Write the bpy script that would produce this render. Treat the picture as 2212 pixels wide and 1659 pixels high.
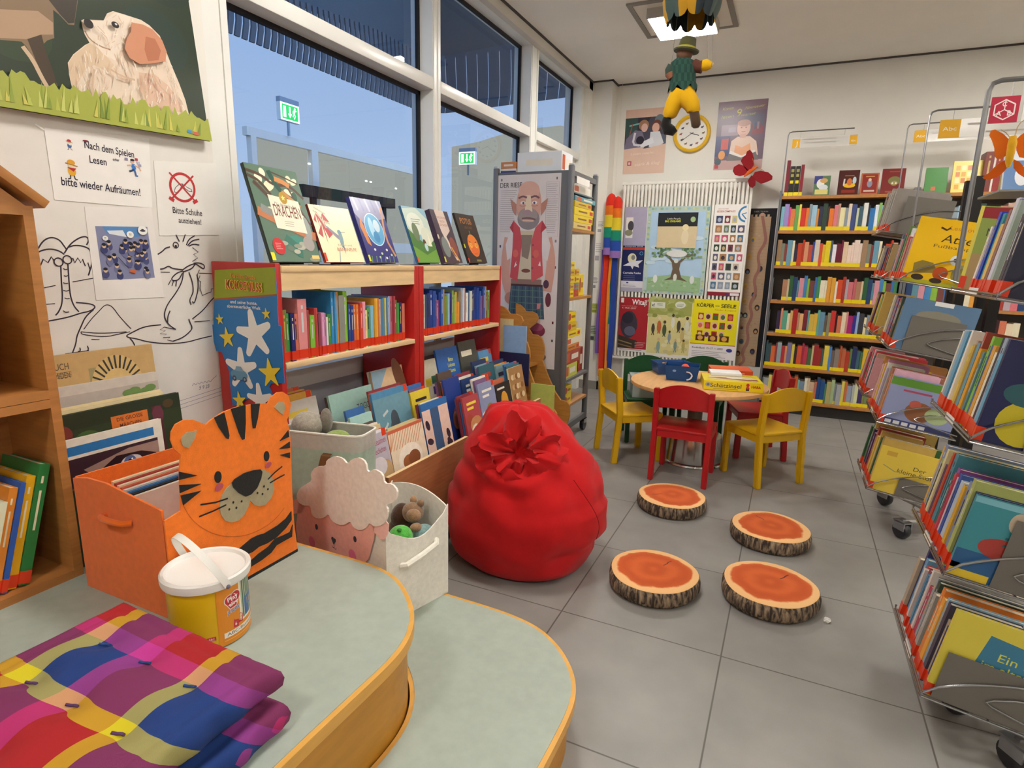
# Children's library corner at dusk: room, shelves, racks, kids' table, steps, toys.
import bpy, bmesh, math, random
from mathutils import Matrix, Vector
for _o in list(bpy.data.objects): bpy.data.objects.remove(_o)
SC = bpy.context.scene
COL = SC.collection
PI = math.pi
RND = random.Random(11)

# ---------------------------------------------------------------- camera
def camera():
    yaw, pitch, roll = math.radians(-24.9645), math.radians(12.00225), math.radians(-1.31905)
    fw = Vector((math.sin(yaw)*math.cos(pitch), math.cos(yaw)*math.cos(pitch), -math.sin(pitch)))
    r0 = Vector((math.cos(yaw), -math.sin(yaw), 0)); d0 = fw.cross(r0)
    c, s = math.cos(roll), math.sin(roll)
    r = c*r0+s*d0; d = -s*r0+c*d0
    m = Matrix(((r.x, -d.x, -fw.x, 0), (r.y, -d.y, -fw.y, 0), (r.z, -d.z, -fw.z, 1.36), (0, 0, 0, 1)))
    cam = bpy.data.cameras.new('camera'); o = bpy.data.objects.new('camera', cam); COL.objects.link(o)
    o.matrix_world = m
    cam.sensor_fit = 'HORIZONTAL'; cam.sensor_width = 36.0; cam.lens = 36.0*1273.4/2212
    cam.clip_start = 0.02; cam.clip_end = 100
    SC.camera = o
camera()

# ---------------------------------------------------------------- view, dusk sky, lamp strength
SC.view_settings.view_transform = 'Standard'
SC.view_settings.look = 'None'
SC.view_settings.gamma = 1.0
SC.view_settings.use_curve_mapping = False
SC.view_settings.exposure = 0.0
LAMP_POWER = 57.0
LAMP_COLOR = (1.0, 0.962, 0.90, 1)
def sky():
    w = bpy.data.worlds.new('dusk'); SC.world = w; w.use_nodes = True
    nt = w.node_tree; nt.nodes.clear()
    out = nt.nodes.new('ShaderNodeOutputWorld'); bg = nt.nodes.new('ShaderNodeBackground')
    tc = nt.nodes.new('ShaderNodeTexCoord'); sep = nt.nodes.new('ShaderNodeSeparateXYZ')
    ramp = nt.nodes.new('ShaderNodeValToRGB')
    ramp.color_ramp.elements[0].position = 0.0; ramp.color_ramp.elements[0].color = (0.40, 0.53, 0.74, 1)
    ramp.color_ramp.elements[1].position = 0.55; ramp.color_ramp.elements[1].color = (0.18, 0.33, 0.66, 1)
    nt.links.new(tc.outputs['Generated'], sep.inputs[0]); nt.links.new(sep.outputs['Z'], ramp.inputs[0])
    nt.links.new(ramp.outputs[0], bg.inputs[0]); bg.inputs[1].default_value = 1.15
    # unseen brighter sky added on the far side (+x) to light the facade
    mr = nt.nodes.new('ShaderNodeMapRange'); mr.inputs[1].default_value = 0.0; mr.inputs[2].default_value = 0.9; mr.inputs[3].default_value = 1.15; mr.inputs[4].default_value = 4.0
    nt.links.new(sep.outputs['X'], mr.inputs[0]); nt.links.new(mr.outputs[0], bg.inputs[1])
    nt.links.new(bg.outputs[0], out.inputs[0])
sky()

# ---------------------------------------------------------------- colours and materials
def lin(c):
    if not isinstance(c, str): return tuple(c) if len(c) == 4 else (*c, 1.0)
    c = c.lstrip('#')
    if len(c) == 3: c = ''.join(x*2 for x in c)
    v = [int(c[i:i+2], 16)/255 for i in (0, 2, 4)]
    return tuple(x/12.92 if x <= 0.04045 else ((x+0.055)/1.055)**2.4 for x in v)+(1.0,)
MATS = {}
def nodes(name):
    m = bpy.data.materials.new(name); m.use_nodes = True
    nt = m.node_tree; b = nt.nodes['Principled BSDF']
    return m, nt, b
def N(nt, t, **kw):
    n = nt.nodes.new('ShaderNode'+t)
    for k, v in kw.items(): setattr(n, k, v)
    return n
def paint(name, rough=0.5, metal=0.0, bump=0.0, bscale=200.0, tint=0.0, tscale=8.0, sheen=0.0, spec=0.5, stretch=(1, 1, 1)):
    """Material that takes each face's own colour and adds procedural grain."""
    m, nt, b = nodes(name)
    at = N(nt, 'Attribute', attribute_name='Col')
    col = at.outputs['Color']
    tc = N(nt, 'TexCoord'); mp = N(nt, 'Mapping'); mp.inputs['Scale'].default_value = stretch
    nt.links.new(tc.outputs['Object'], mp.inputs[0])
    if tint:
        nz = N(nt, 'TexNoise'); nz.inputs['Scale'].default_value = tscale; nz.inputs['Detail'].default_value = 5
        nt.links.new(mp.outputs[0], nz.inputs['Vector'])
        mr = N(nt, 'MapRange'); mr.inputs[1].default_value = 0.3; mr.inputs[2].default_value = 0.7
        mr.inputs[3].default_value = 1-tint; mr.inputs[4].default_value = 1+tint*0.6
        nt.links.new(nz.outputs[0], mr.inputs[0])
        mx = N(nt, 'Mix', data_type='RGBA', blend_type='MULTIPLY'); mx.inputs[0].default_value = 1.0
        nt.links.new(col, mx.inputs[6]); nt.links.new(mr.outputs[0], mx.inputs[7]); col = mx.outputs[2]
    nt.links.new(col, b.inputs['Base Color'])
    b.inputs['Roughness'].default_value = rough; b.inputs['Metallic'].default_value = metal
    b.inputs['Specular IOR Level'].default_value = spec
    if sheen: b.inputs['Sheen Weight'].default_value = sheen
    if bump:
        nb = N(nt, 'TexNoise'); nb.inputs['Scale'].default_value = bscale; nb.inputs['Detail'].default_value = 3
        nt.links.new(mp.outputs[0], nb.inputs['Vector'])
        bp = N(nt, 'Bump'); bp.inputs['Strength'].default_value = bump; bp.inputs['Distance'].default_value = 0.002
        nt.links.new(nb.outputs[0], bp.inputs['Height']); nt.links.new(bp.outputs[0], b.inputs['Normal'])
    MATS[name] = m; return m
paint('matte', 0.75, tint=0.04)
paint('wallpaint', 0.85, tint=0.03, tscale=3, bump=0.15, bscale=120)
paint('paper', 0.6, tint=0.03, tscale=14, spec=0.3)
paint('gloss', 0.3, tint=0.03)
paint('book', 0.38, tint=0.07, tscale=40)
paint('lacquer', 0.35, tint=0.05, tscale=12)
paint('felt', 0.95, bump=0.5, bscale=500, tint=0.08, tscale=60, sheen=0.25, spec=0.2)
paint('cloth', 0.9, bump=0.25, bscale=700, tint=0.06, tscale=25, sheen=0.08, spec=0.2)
paint('plush', 1.0, bump=1.0, bscale=260, tint=0.25, tscale=90, sheen=0.4, spec=0.1)
paint('plastic', 0.35, spec=0.5)
paint('powdercoat', 0.45, metal=0.35, bump=0.1, bscale=600)
paint('chrome', 0.18, metal=1.0)
paint('steel', 0.3, metal=0.85)
paint('wood', 0.45, tint=0.16, tscale=9, stretch=(1, 1, 9))
paint('woodlong', 0.45, tint=0.12, tscale=7, stretch=(6, 1, 6))
paint('linoleum', 0.55, tint=0.07, tscale=30, bump=0.05)
def clear_plastic():
    m, nt, b = nodes('clearplastic')
    at = N(nt, 'Attribute', attribute_name='Col'); nt.links.new(at.outputs['Color'], b.inputs['Base Color'])
    b.inputs['Roughness'].default_value = 0.12
    tr = N(nt, 'BsdfTransparent'); mx = N(nt, 'MixShader'); mx.inputs[0].default_value = 0.5
    nt.links.new(at.outputs['Color'], tr.inputs[0])
    nt.links.new(tr.outputs[0], mx.inputs[1]); nt.links.new(b.outputs[0], mx.inputs[2])
    nt.links.new(mx.outputs[0], nt.nodes['Material Output'].inputs[0]); MATS['clearplastic'] = m
clear_plastic()
def glass():
    m, nt, b = nodes('windowglass'); nt.nodes.remove(b)
    fr = N(nt, 'Fresnel'); fr.inputs[0].default_value = 1.5
    mul = N(nt, 'Math', operation='MULTIPLY'); mul.inputs[1].default_value = 1.0
    nt.links.new(fr.outputs[0], mul.inputs[0])
    tr = N(nt, 'BsdfTransparent'); tr.inputs[0].default_value = (0.95, 0.97, 0.98, 1)
    gl = N(nt, 'BsdfGlossy'); gl.inputs['Roughness'].default_value = 0.0
    mx = N(nt, 'MixShader'); nt.links.new(mul.outputs[0], mx.inputs[0])
    nt.links.new(tr.outputs[0], mx.inputs[1]); nt.links.new(gl.outputs[0], mx.inputs[2])
    nt.links.new(mx.outputs[0], nt.nodes['Material Output'].inputs[0]); MATS['windowglass'] = m
glass()
def emit(name, color, power):
    m, nt, b = nodes(name); nt.nodes.remove(b)
    e = N(nt, 'Emission'); e.inputs[0].default_value = color; e.inputs[1].default_value = power
    nt.links.new(e.outputs[0], nt.nodes['Material Output'].inputs[0]); MATS[name] = m
emit('lampglow', LAMP_COLOR, LAMP_POWER)
emit('spot_reflection', (1, 0.95, 0.9, 1), 6.0)  # glow of the discs that stand for reflected ceiling spots
emit('added_pane_glow', (0.56, 0.60, 0.56, 1), 0.6)  # glow added to brighten the grey surfaces outside the window
def sign_glow():
    m, nt, b = nodes('signglow')
    at = N(nt, 'Attribute', attribute_name='Col')
    nt.links.new(at.outputs['Color'], b.inputs['Base Color']); nt.links.new(at.outputs['Color'], b.inputs['Emission Color'])
    b.inputs['Emission Strength'].default_value = 1.4; MATS['signglow'] = m
sign_glow()
def floor_mat():
    m, nt, b = nodes('floortile')
    tc = N(nt, 'TexCoord'); sep = N(nt, 'SeparateXYZ'); nt.links.new(tc.outputs['Object'], sep.inputs[0])
    outs = []
    for ax, off in (('X', 0.088), ('Y', -2.594)):
        a = N(nt, 'Math', operation='ADD'); a.inputs[1].default_value = off+0.3+60
        nt.links.new(sep.outputs[ax], a.inputs[0])
        f = N(nt, 'Math', operation='MODULO'); f.inputs[1].default_value = 0.6; nt.links.new(a.outputs[0], f.inputs[0])
        s = N(nt, 'Math', operation='SUBTRACT'); s.inputs[1].default_value = 0.3; nt.links.new(f.outputs[0], s.inputs[0])
        ab = N(nt, 'Math', operation='ABSOLUTE'); nt.links.new(s.outputs[0], ab.inputs[0])
        outs.append(ab.outputs[0])
    mn = N(nt, 'Math', operation='MINIMUM'); nt.links.new(outs[0], mn.inputs[0]); nt.links.new(outs[1], mn.inputs[1])
    mr = N(nt, 'MapRange'); mr.inputs[1].default_value = 0.0015; mr.inputs[2].default_value = 0.0035
    nt.links.new(mn.outputs[0], mr.inputs[0])
    nz = N(nt, 'TexNoise'); nz.inputs['Scale'].default_value = 5; nz.inputs['Detail'].default_value = 8
    nt.links.new(tc.outputs['Object'], nz.inputs['Vector'])
    rp = N(nt, 'ValToRGB'); rp.color_ramp.elements[0].position = 0.3; rp.color_ramp.elements[1].position = 0.7
    rp.color_ramp.elements[0].color = lin('#86837f'); rp.color_ramp.elements[1].color = lin('#93908b')
    nt.links.new(nz.outputs[0], rp.inputs[0])
    mx = N(nt, 'Mix', data_type='RGBA'); mx.inputs[6].default_value = lin('#585450')
    nt.links.new(mr.outputs[0], mx.inputs[0]); nt.links.new(rp.outputs[0], mx.inputs[7])
    nt.links.new(mx.outputs[2], b.inputs['Base Color']); b.inputs['Roughness'].default_value = 0.42
    bp = N(nt, 'Bump'); bp.inputs['Strength'].default_value = 0.5; bp.inputs['Distance'].default_value = 0.001
    nt.links.new(mr.outputs[0], bp.inputs['Height']); nt.links.new(bp.outputs[0], b.inputs['Normal'])
    MATS['floortile'] = m
floor_mat()
def stump_mats():
    m, nt, b = nodes('stumptop')                    # printed year rings on the seat's top
    tc = N(nt, 'TexCoord'); oi = N(nt, 'ObjectInfo')
    nz = N(nt, 'TexNoise'); nz.inputs['Scale'].default_value = 9; nz.inputs['Detail'].default_value = 4
    nt.links.new(tc.outputs['Object'], nz.inputs['Vector'])
    sep = N(nt, 'SeparateXYZ'); nt.links.new(tc.outputs['Object'], sep.inputs[0])
    cx = N(nt, 'CombineXYZ'); nt.links.new(sep.outputs[0], cx.inputs[0]); nt.links.new(sep.outputs[1], cx.inputs[1])
    ln = N(nt, 'VectorMath', operation='LENGTH'); nt.links.new(cx.outputs[0], ln.inputs[0])
    ma = N(nt, 'Math', operation='MULTIPLY_ADD'); ma.inputs[1].default_value = 0.07
    nt.links.new(nz.outputs[0], ma.inputs[0]); nt.links.new(ln.outputs['Value'], ma.inputs[2])
    wv = N(nt, 'Math', operation='MULTIPLY'); wv.inputs[1].default_value = 70; nt.links.new(ma.outputs[0], wv.inputs[0])
    sn = N(nt, 'Math', operation='SINE'); nt.links.new(wv.outputs[0], sn.inputs[0])
    r1 = N(nt, 'ValToRGB'); e = r1.color_ramp.elements
    e[0].position = 0.0; e[0].color = lin('#c4541e'); e[1].position = 1.0; e[1].color = lin('#d46229')
    mr = N(nt, 'MapRange'); mr.inputs[1].default_value = -1; nt.links.new(sn.outputs[0], mr.inputs[0]); nt.links.new(mr.outputs[0], r1.inputs[0])
    st = N(nt, 'MapRange'); st.inputs[1].default_value = 0.183; st.inputs[2].default_value = 0.193; nt.links.new(ma.outputs[0], st.inputs[0])
    mx = N(nt, 'Mix', data_type='RGBA'); mx.inputs[7].default_value = lin('#f5c184')
    nt.links.new(st.outputs[0], mx.inputs[0]); nt.links.new(r1.outputs[0], mx.inputs[6])
    nt.links.new(mx.outputs[2], b.inputs['Base Color']); b.inputs['Roughness'].default_value = 0.85
    MATS['stumptop'] = m
    m, nt, b = nodes('bark')
    tc = N(nt, 'TexCoord'); mp = N(nt, 'Mapping'); mp.inputs['Scale'].default_value = (1, 1, 0.22)
    nt.links.new(tc.outputs['Object'], mp.inputs[0])
    nz = N(nt, 'TexNoise'); nz.inputs['Scale'].default_value = 75; nz.inputs['Detail'].default_value = 4; nz.inputs['Distortion'].default_value = 0.6
    nt.links.new(mp.outputs[0], nz.inputs['Vector'])
    rp = N(nt, 'ValToRGB'); e = rp.color_ramp.elements
    e[0].position = 0.42; e[0].color = lin('#3c3028'); e[1].position = 0.68; e[1].color = lin('#a89074')
    nt.links.new(nz.outputs[0], rp.inputs[0]); nt.links.new(rp.outputs[0], b.inputs['Base Color'])
    b.inputs['Roughness'].default_value = 0.9; MATS['bark'] = m
stump_mats()
def plaid():
    """Woven check of the floor cushions: a warp and a weft of coloured bands, averaged."""
    m, nt, b = nodes('plaidcloth')
    tc = N(nt, 'TexCoord'); sep = N(nt, 'SeparateXYZ'); nt.links.new(tc.outputs['Object'], sep.inputs[0])
    bands = [(0.0, '#b8181f'), (0.36, '#e6d41c'), (0.49, '#163c84'), (0.85, '#d0389a')]
    res = []
    for ax, off in (('X', 0.055), ('Y', 0.130)):
        sc = N(nt, 'Math', operation='MULTIPLY_ADD'); sc.inputs[1].default_value = 1/0.30; sc.inputs[2].default_value = off/0.30+20
        src = sep.outputs[ax]
        if ax == 'Y':
            ad = N(nt, 'Math', operation='ADD'); nt.links.new(sep.outputs['Y'], ad.inputs[0]); nt.links.new(sep.outputs['Z'], ad.inputs[1]); src = ad.outputs[0]
        nt.links.new(src, sc.inputs[0])
        fr = N(nt, 'Math', operation='FRACT'); nt.links.new(sc.outputs[0], fr.inputs[0])
        rp = N(nt, 'ValToRGB'); rp.color_ramp.interpolation = 'CONSTANT'; e = rp.color_ramp.elements
        e[0].position = 0; e[0].color = lin(bands[0][1]); e[1].position = bands[1][0]; e[1].color = lin(bands[1][1])
        for p, c in bands[2:]:
            k = e.new(p); k.color = lin(c)
        nt.links.new(fr.outputs[0], rp.inputs[0]); res.append(rp.outputs[0])
    mx = N(nt, 'Mix', data_type='RGBA'); mx.inputs[0].default_value = 0.5
    nt.links.new(res[0], mx.inputs[6]); nt.links.new(res[1], mx.inputs[7])
    hs = N(nt, 'HueSaturation'); hs.inputs['Saturation'].default_value = 1.0; hs.inputs['Value'].default_value = 0.74
    nt.links.new(mx.outputs[2], hs.inputs['Color'])
    nt.links.new(hs.outputs[0], b.inputs['Base Color']); b.inputs['Roughness'].default_value = 0.9
    nz = N(nt, 'TexNoise'); nz.inputs['Scale'].default_value = 600; nt.links.new(tc.outputs['Object'], nz.inputs['Vector'])
    bp = N(nt, 'Bump'); bp.inputs['Strength'].default_value = 0.2; bp.inputs['Distance'].default_value = 0.001
    nt.links.new(nz.outputs[0], bp.inputs['Height']); nt.links.new(bp.outputs[0], b.inputs['Normal'])
    MATS['plaidcloth'] = m
plaid()

# ---------------------------------------------------------------- mesh building
def frame(o, u, v, n):
    """Matrix whose local x, y, z run along u, v, n from o."""
    return Matrix(((u[0], v[0], n[0], o[0]), (u[1], v[1], n[1], o[1]), (u[2], v[2], n[2], o[2]), (0, 0, 0, 1)))
def T(x, y, z): return Matrix.Translation((x, y, z))
def RZ(a): return Matrix.Rotation(math.radians(a), 4, 'Z')
def RX(a): return Matrix.Rotation(math.radians(a), 4, 'X')
def RY(a): return Matrix.Rotation(math.radians(a), 4, 'Y')
class MB:
    def __init__(s, M=None):
        s.v = []; s.f = []; s.c = []; s.sm = []; s.M = M or Matrix(); s.lay = 0
    def add(s, vs, fs, col, smooth=False, cols=None):
        b = len(s.v); M = s.M
        s.v.extend((M @ Vector(p))[:] for p in vs)
        cl = lin(col) if col is not None else None
        for i, f in enumerate(fs):
            s.f.append([b+k for k in f]); s.c.append(lin(cols[i]) if cols else cl); s.sm.append(smooth)
        return s
    def box(s, x0, y0, z0, x1, y1, z1, col, bev=0, top=None, front=None, seg=2):
        if x1 < x0: x0, x1 = x1, x0
        if y1 < y0: y0, y1 = y1, y0
        if z1 < z0: z0, z1 = z1, z0
        if bev:
            bm = bmesh.new(); bmesh.ops.create_cube(bm, size=1.0)
            bmesh.ops.transform(bm, matrix=T((x0+x1)/2, (y0+y1)/2, (z0+z1)/2) @ Matrix.Diagonal((x1-x0, y1-y0, z1-z0, 1)), verts=bm.verts)
            bmesh.ops.bevel(bm, geom=list(bm.edges), offset=bev, segments=seg, affect='EDGES', profile=0.5)
            s.bm(bm, col, True); return s
        vs = [(x0, y0, z0), (x1, y0, z0), (x1, y1, z0), (x0, y1, z0), (x0, y0, z1), (x1, y0, z1), (x1, y1, z1), (x0, y1, z1)]
        fs = [(0, 3, 2, 1), (4, 5, 6, 7), (0, 1, 5, 4), (1, 2, 6, 5), (2, 3, 7, 6), (3, 0, 4, 7)]
        cs = [col]*6
        if top: cs[1] = top
        if front: cs[2] = front
        return s.add(vs, fs, None, False, cs)
    def bm(s, bm, col, smooth=False):
        bm.verts.index_update()
        s.add([v.co[:] for v in bm.verts], [[v.index for v in f.verts] for f in bm.faces], col, smooth); bm.free(); return s
    def prism(s, pts, t, col, side=None, smooth=False):
        """Outline pts (x, y) extruded along z from 0 to t."""
        n = len(pts)
        vs = [(x, y, 0) for x, y in pts]+[(x, y, t) for x, y in pts]
        fs = [list(range(n))[::-1], list(range(n, 2*n))]+[[i, (i+1) % n, n+(i+1) % n, n+i] for i in range(n)]
        return s.add(vs, fs, None, smooth, [col, col]+[side or col]*n)
    def tube(s, pts, r, col, n=8, closed=False, smooth=True):
        P = [Vector(p) for p in pts]; m = len(P)
        R = r if isinstance(r, (list, tuple)) else [r]*m
        vs = []; up = None
        for i, p in enumerate(P):
            if closed: t = P[(i+1) % m]-P[i-1]
            else: t = P[min(i+1, m-1)]-P[max(i-1, 0)]
            t.normalize()
            if up is None:
                a = Vector((0, 0, 1)) if abs(t.z) < 0.9 else Vector((1, 0, 0)); up = (a-t*a.dot(t)).normalized()
            else:
                up = up-t*up.dot(t); up = up.normalized() if up.length > 1e-6 else t.orthogonal().normalized()
            w = t.cross(up)
            for k in range(n):
                a = 2*PI*k/n; vs.append((p+(up*math.cos(a)+w*math.sin(a))*R[i])[:])
        fs = []
        for i in range(m if closed else m-1):
            j = (i+1) % m
            fs += [[i*n+k, i*n+(k+1) % n, j*n+(k+1) % n, j*n+k] for k in range(n)]
        if not closed: fs += [list(range(n))[::-1], list(range((m-1)*n, m*n))]
        return s.add(vs, fs, col, smooth)
    def lathe(s, prof, col, n=32, cols=None, smooth=True, wob=None):
        """Profile (r, z) turned round z; cols: a colour for each band."""
        vs = []; fs = []; cs = []
        for i, (r, z) in enumerate(prof):
            for k in range(n):
                a = 2*PI*k/n; q = r*(wob(a, z) if wob else 1)
                vs.append((q*math.cos(a), q*math.sin(a), z))
        m = len(prof)
        for i in range(m-1):
            c = cols[i] if cols else col
            for k in range(n):
                fs.append([i*n+k, i*n+(k+1) % n, (i+1)*n+(k+1) % n, (i+1)*n+k]); cs.append(c)
        if prof[0][0] > 1e-5: fs.append(list(range(n))[::-1]); cs.append(cols[0] if cols else col)
        if prof[-1][0] > 1e-5: fs.append(list(range((m-1)*n, m*n))); cs.append(cols[-1] if cols else col)
        return s.add(vs, fs, None, smooth, cs)
    def ball(s, c, r, col, n=16, m=10, sq=None):
        rx, ry, rz = r if isinstance(r, (tuple, list)) else (r, r, r)
        vs = [(c[0], c[1], c[2]-rz)]; fs = []
        for i in range(1, m):
            t = -PI/2+PI*i/m
            for k in range(n):
                a = 2*PI*k/n
                vs.append((c[0]+rx*math.cos(t)*math.cos(a), c[1]+ry*math.cos(t)*math.sin(a), c[2]+rz*math.sin(t)))
        vs.append((c[0], c[1], c[2]+rz))
        for k in range(n): fs.append([0, 1+(k+1) % n, 1+k])
        for i in range(m-2):
            for k in range(n): fs.append([1+i*n+k, 1+i*n+(k+1) % n, 1+(i+1)*n+(k+1) % n, 1+(i+1)*n+k])
        e = len(vs)-1; b = 1+(m-2)*n
        for k in range(n): fs.append([e, b+k, b+(k+1) % n])
        return s.add(vs, fs, col, True)
    # flat artwork in the local xy plane, each piece a hair above the last
    def z(s): s.lay += 1; return 0.0004+0.00004*s.lay
    def p(s, pts, col):
        z = s.z(); return s.add([(x, y, z) for x, y in pts], [list(range(len(pts)))], col)
    def r(s, x0, y0, x1, y1, col): return s.p([(x0, y0), (x1, y0), (x1, y1), (x0, y1)], col)
    def e(s, x, y, rx, ry, col, n=20, rot=0.0, a0=0, a1=360):
        c, d = math.cos(math.radians(rot)), math.sin(math.radians(rot)); P = []
        k = n if a1-a0 >= 360 else n+1
        for i in range(k):
            a = math.radians(a0+(a1-a0)*i/n); u, w = rx*math.cos(a), ry*math.sin(a); P.append((x+u*c-w*d, y+u*d+w*c))
        return s.p(P, col)
    def ring(s, x, y, ro, ri, col, n=28):
        z = s.z(); vs = []; fs = []
        for i in range(n):
            a = 2*PI*i/n; vs += [(x+ro*math.cos(a), y+ro*math.sin(a), z), (x+ri*math.cos(a), y+ri*math.sin(a), z)]
        for i in range(n):
            j = (i+1) % n; fs.append([2*i, 2*j, 2*j+1, 2*i+1])
        return s.add(vs, fs, col)
    def l(s, pts, w, col, smooth=0):
        """A drawn line of width w through pts (rounded by subdivision)."""
        P = [Vector(q) for q in pts]
        for _ in range(smooth):
            Q = [P[0]]
            for i in range(len(P)-1): Q += [P[i]*0.75+P[i+1]*0.25, P[i]*0.25+P[i+1]*0.75]
            P = Q+[P[-1]]
        z = s.z(); vs = []; m = len(P)
        for i in range(m):
            t = (P[min(i+1, m-1)]-P[max(i-1, 0)])
            if t.length < 1e-9: t = Vector((1, 0))
            t.normalize(); nn = Vector((-t.y, t.x))*(w/2)
            vs += [(P[i].x+nn.x, P[i].y+nn.y, z), (P[i].x-nn.x, P[i].y-nn.y, z)]
        return s.add(vs, [[2*i, 2*i+1, 2*i+3, 2*i+2] for i in range(m-1)], col)
    def star(s, x, y, r, col, rot=90, k=0.42, n=5):
        return s.p([(x+(r if i % 2 == 0 else r*k)*math.cos(math.radians(rot+180*i/n)), y+(r if i % 2 == 0 else r*k)*math.sin(math.radians(rot+180*i/n))) for i in range(2*n)], col)
    def t(s, txt, x, y, h, col, w=None, bold=0.0, rot=0.0, align='C', shear=0.0):
        """Lettering: cap height h, centred on x (or from x), baseline y; w: total width."""
        vs, fs, W, H = glyphs(txt, bold)
        if not vs: return s
        ky = h/0.70; kx = (w/W) if w else ky*0.9
        ox = {'C': -W/2, 'L': 0, 'R': -W}[align]
        c, d = math.cos(math.radians(rot)), math.sin(math.radians(rot)); z = s.z(); P = []
        for a, b in vs:
            u = (a+ox)*kx+shear*b*ky; q = b*ky; P.append((x+u*c-q*d, y+u*d+q*c, z))
        return s.add(P, fs, col)
    def build(s, name, mat, parent=None, loc=None, M=None, angle=40):
        me = bpy.data.meshes.new(name); me.from_pydata(s.v, [], s.f)
        a = me.attributes.new('Col', 'FLOAT_COLOR', 'FACE'); a.data.foreach_set('color', [x for c in s.c for x in c])
        me.materials.append(MATS[mat] if isinstance(mat, str) else mat)
        if any(s.sm):
            me.polygons.foreach_set('use_smooth', s.sm)
            me.set_sharp_from_angle(angle=math.radians(angle))
        me.update()
        o = bpy.data.objects.new(name, me); COL.objects.link(o)
        if parent: o.parent = parent
        if M is not None: o.matrix_local = M
        elif loc: o.location = loc
        return o
_G = {}
def glyphs(txt, bold):
    k = (txt, bold)
    if k in _G: return _G[k]
    cu = bpy.data.curves.new('lettering', 'FONT'); cu.body = txt; cu.size = 1.0; cu.resolution_u = 3; cu.offset = bold
    o = bpy.data.objects.new('lettering', cu); COL.objects.link(o)
    dg = bpy.context.evaluated_depsgraph_get(); ev = o.evaluated_get(dg); me = ev.to_mesh()
    vs = [(v.co.x, v.co.y) for v in me.vertices]; fs = [list(q.vertices) for q in me.polygons]
    ev.to_mesh_clear(); bpy.data.objects.remove(o); bpy.data.curves.remove(cu)
    if vs:
        x0 = min(v[0] for v in vs); x1 = max(v[0] for v in vs); vs = [(a-x0, b) for a, b in vs]; W = x1-x0
    else: W = 0
    _G[k] = (vs, fs, W, 1.0); return _G[k]

# ---------------------------------------------------------------- things, structure, copies
def tag(o, label, cat, group=None, kind=None):
    if label: o['label'] = label
    if cat: o['category'] = cat
    if group: o['group'] = group
    if kind: o['kind'] = kind
    return o
def thing(name, label, cat, M=None, group=None, loc=None):
    o = bpy.data.objects.new(name, None); COL.objects.link(o); o.empty_display_size = 0.05
    if M is not None: o.matrix_world = M
    elif loc: o.location = loc
    return tag(o, label, cat, group)
def struct(o): o['kind'] = 'structure'; return o
def dup(root, M, label=None, group=None):
    r = root.copy(); COL.objects.link(r); r.matrix_world = M
    if label: r['label'] = label
    if group: r['group'] = group
    for ch in list(root.children):
        c = ch.copy(); COL.objects.link(c); c.parent = r
        for g in ch.children:
            d = g.copy(); COL.objects.link(d); d.parent = c
    return r
ORD = 'first second third fourth fifth sixth seventh eighth ninth tenth eleventh twelfth thirteenth fourteenth fifteenth sixteenth seventeenth eighteenth nineteenth twentieth twenty-first twenty-second twenty-third twenty-fourth twenty-fifth twenty-sixth twenty-seventh twenty-eighth twenty-ninth thirtieth'.split()
NAMED = [('black', '#1c1a1c'), ('dark green', '#1e4a2e'), ('green', '#4c9a3c'), ('lime green', '#8cc030'), ('teal', '#2c7c84'), ('navy blue', '#1c2a60'), ('blue', '#2a66b8'), ('light blue', '#84b8dc'), ('grey', '#8c8c8c'), ('white', '#f0ece4'), ('cream', '#e6d8b0'), ('yellow', '#f0cc28'), ('orange', '#ec7c28'), ('brown', '#7c5030'), ('red', '#c8242c'), ('dark red', '#7c1c28'), ('pink', '#ec8ca8'), ('magenta', '#c42c7c'), ('purple', '#6c3c8c'), ('lilac', '#b090c8'), ('tan', '#c89c68')]
_NL = [(n, lin(c)) for n, c in NAMED]
def cname(c):
    a = [x**0.45 for x in lin(c)[:3]]
    return min(_NL, key=lambda q: sum((x-y**0.45)**2 for x, y in zip(a, q[1])))[0]

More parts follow.
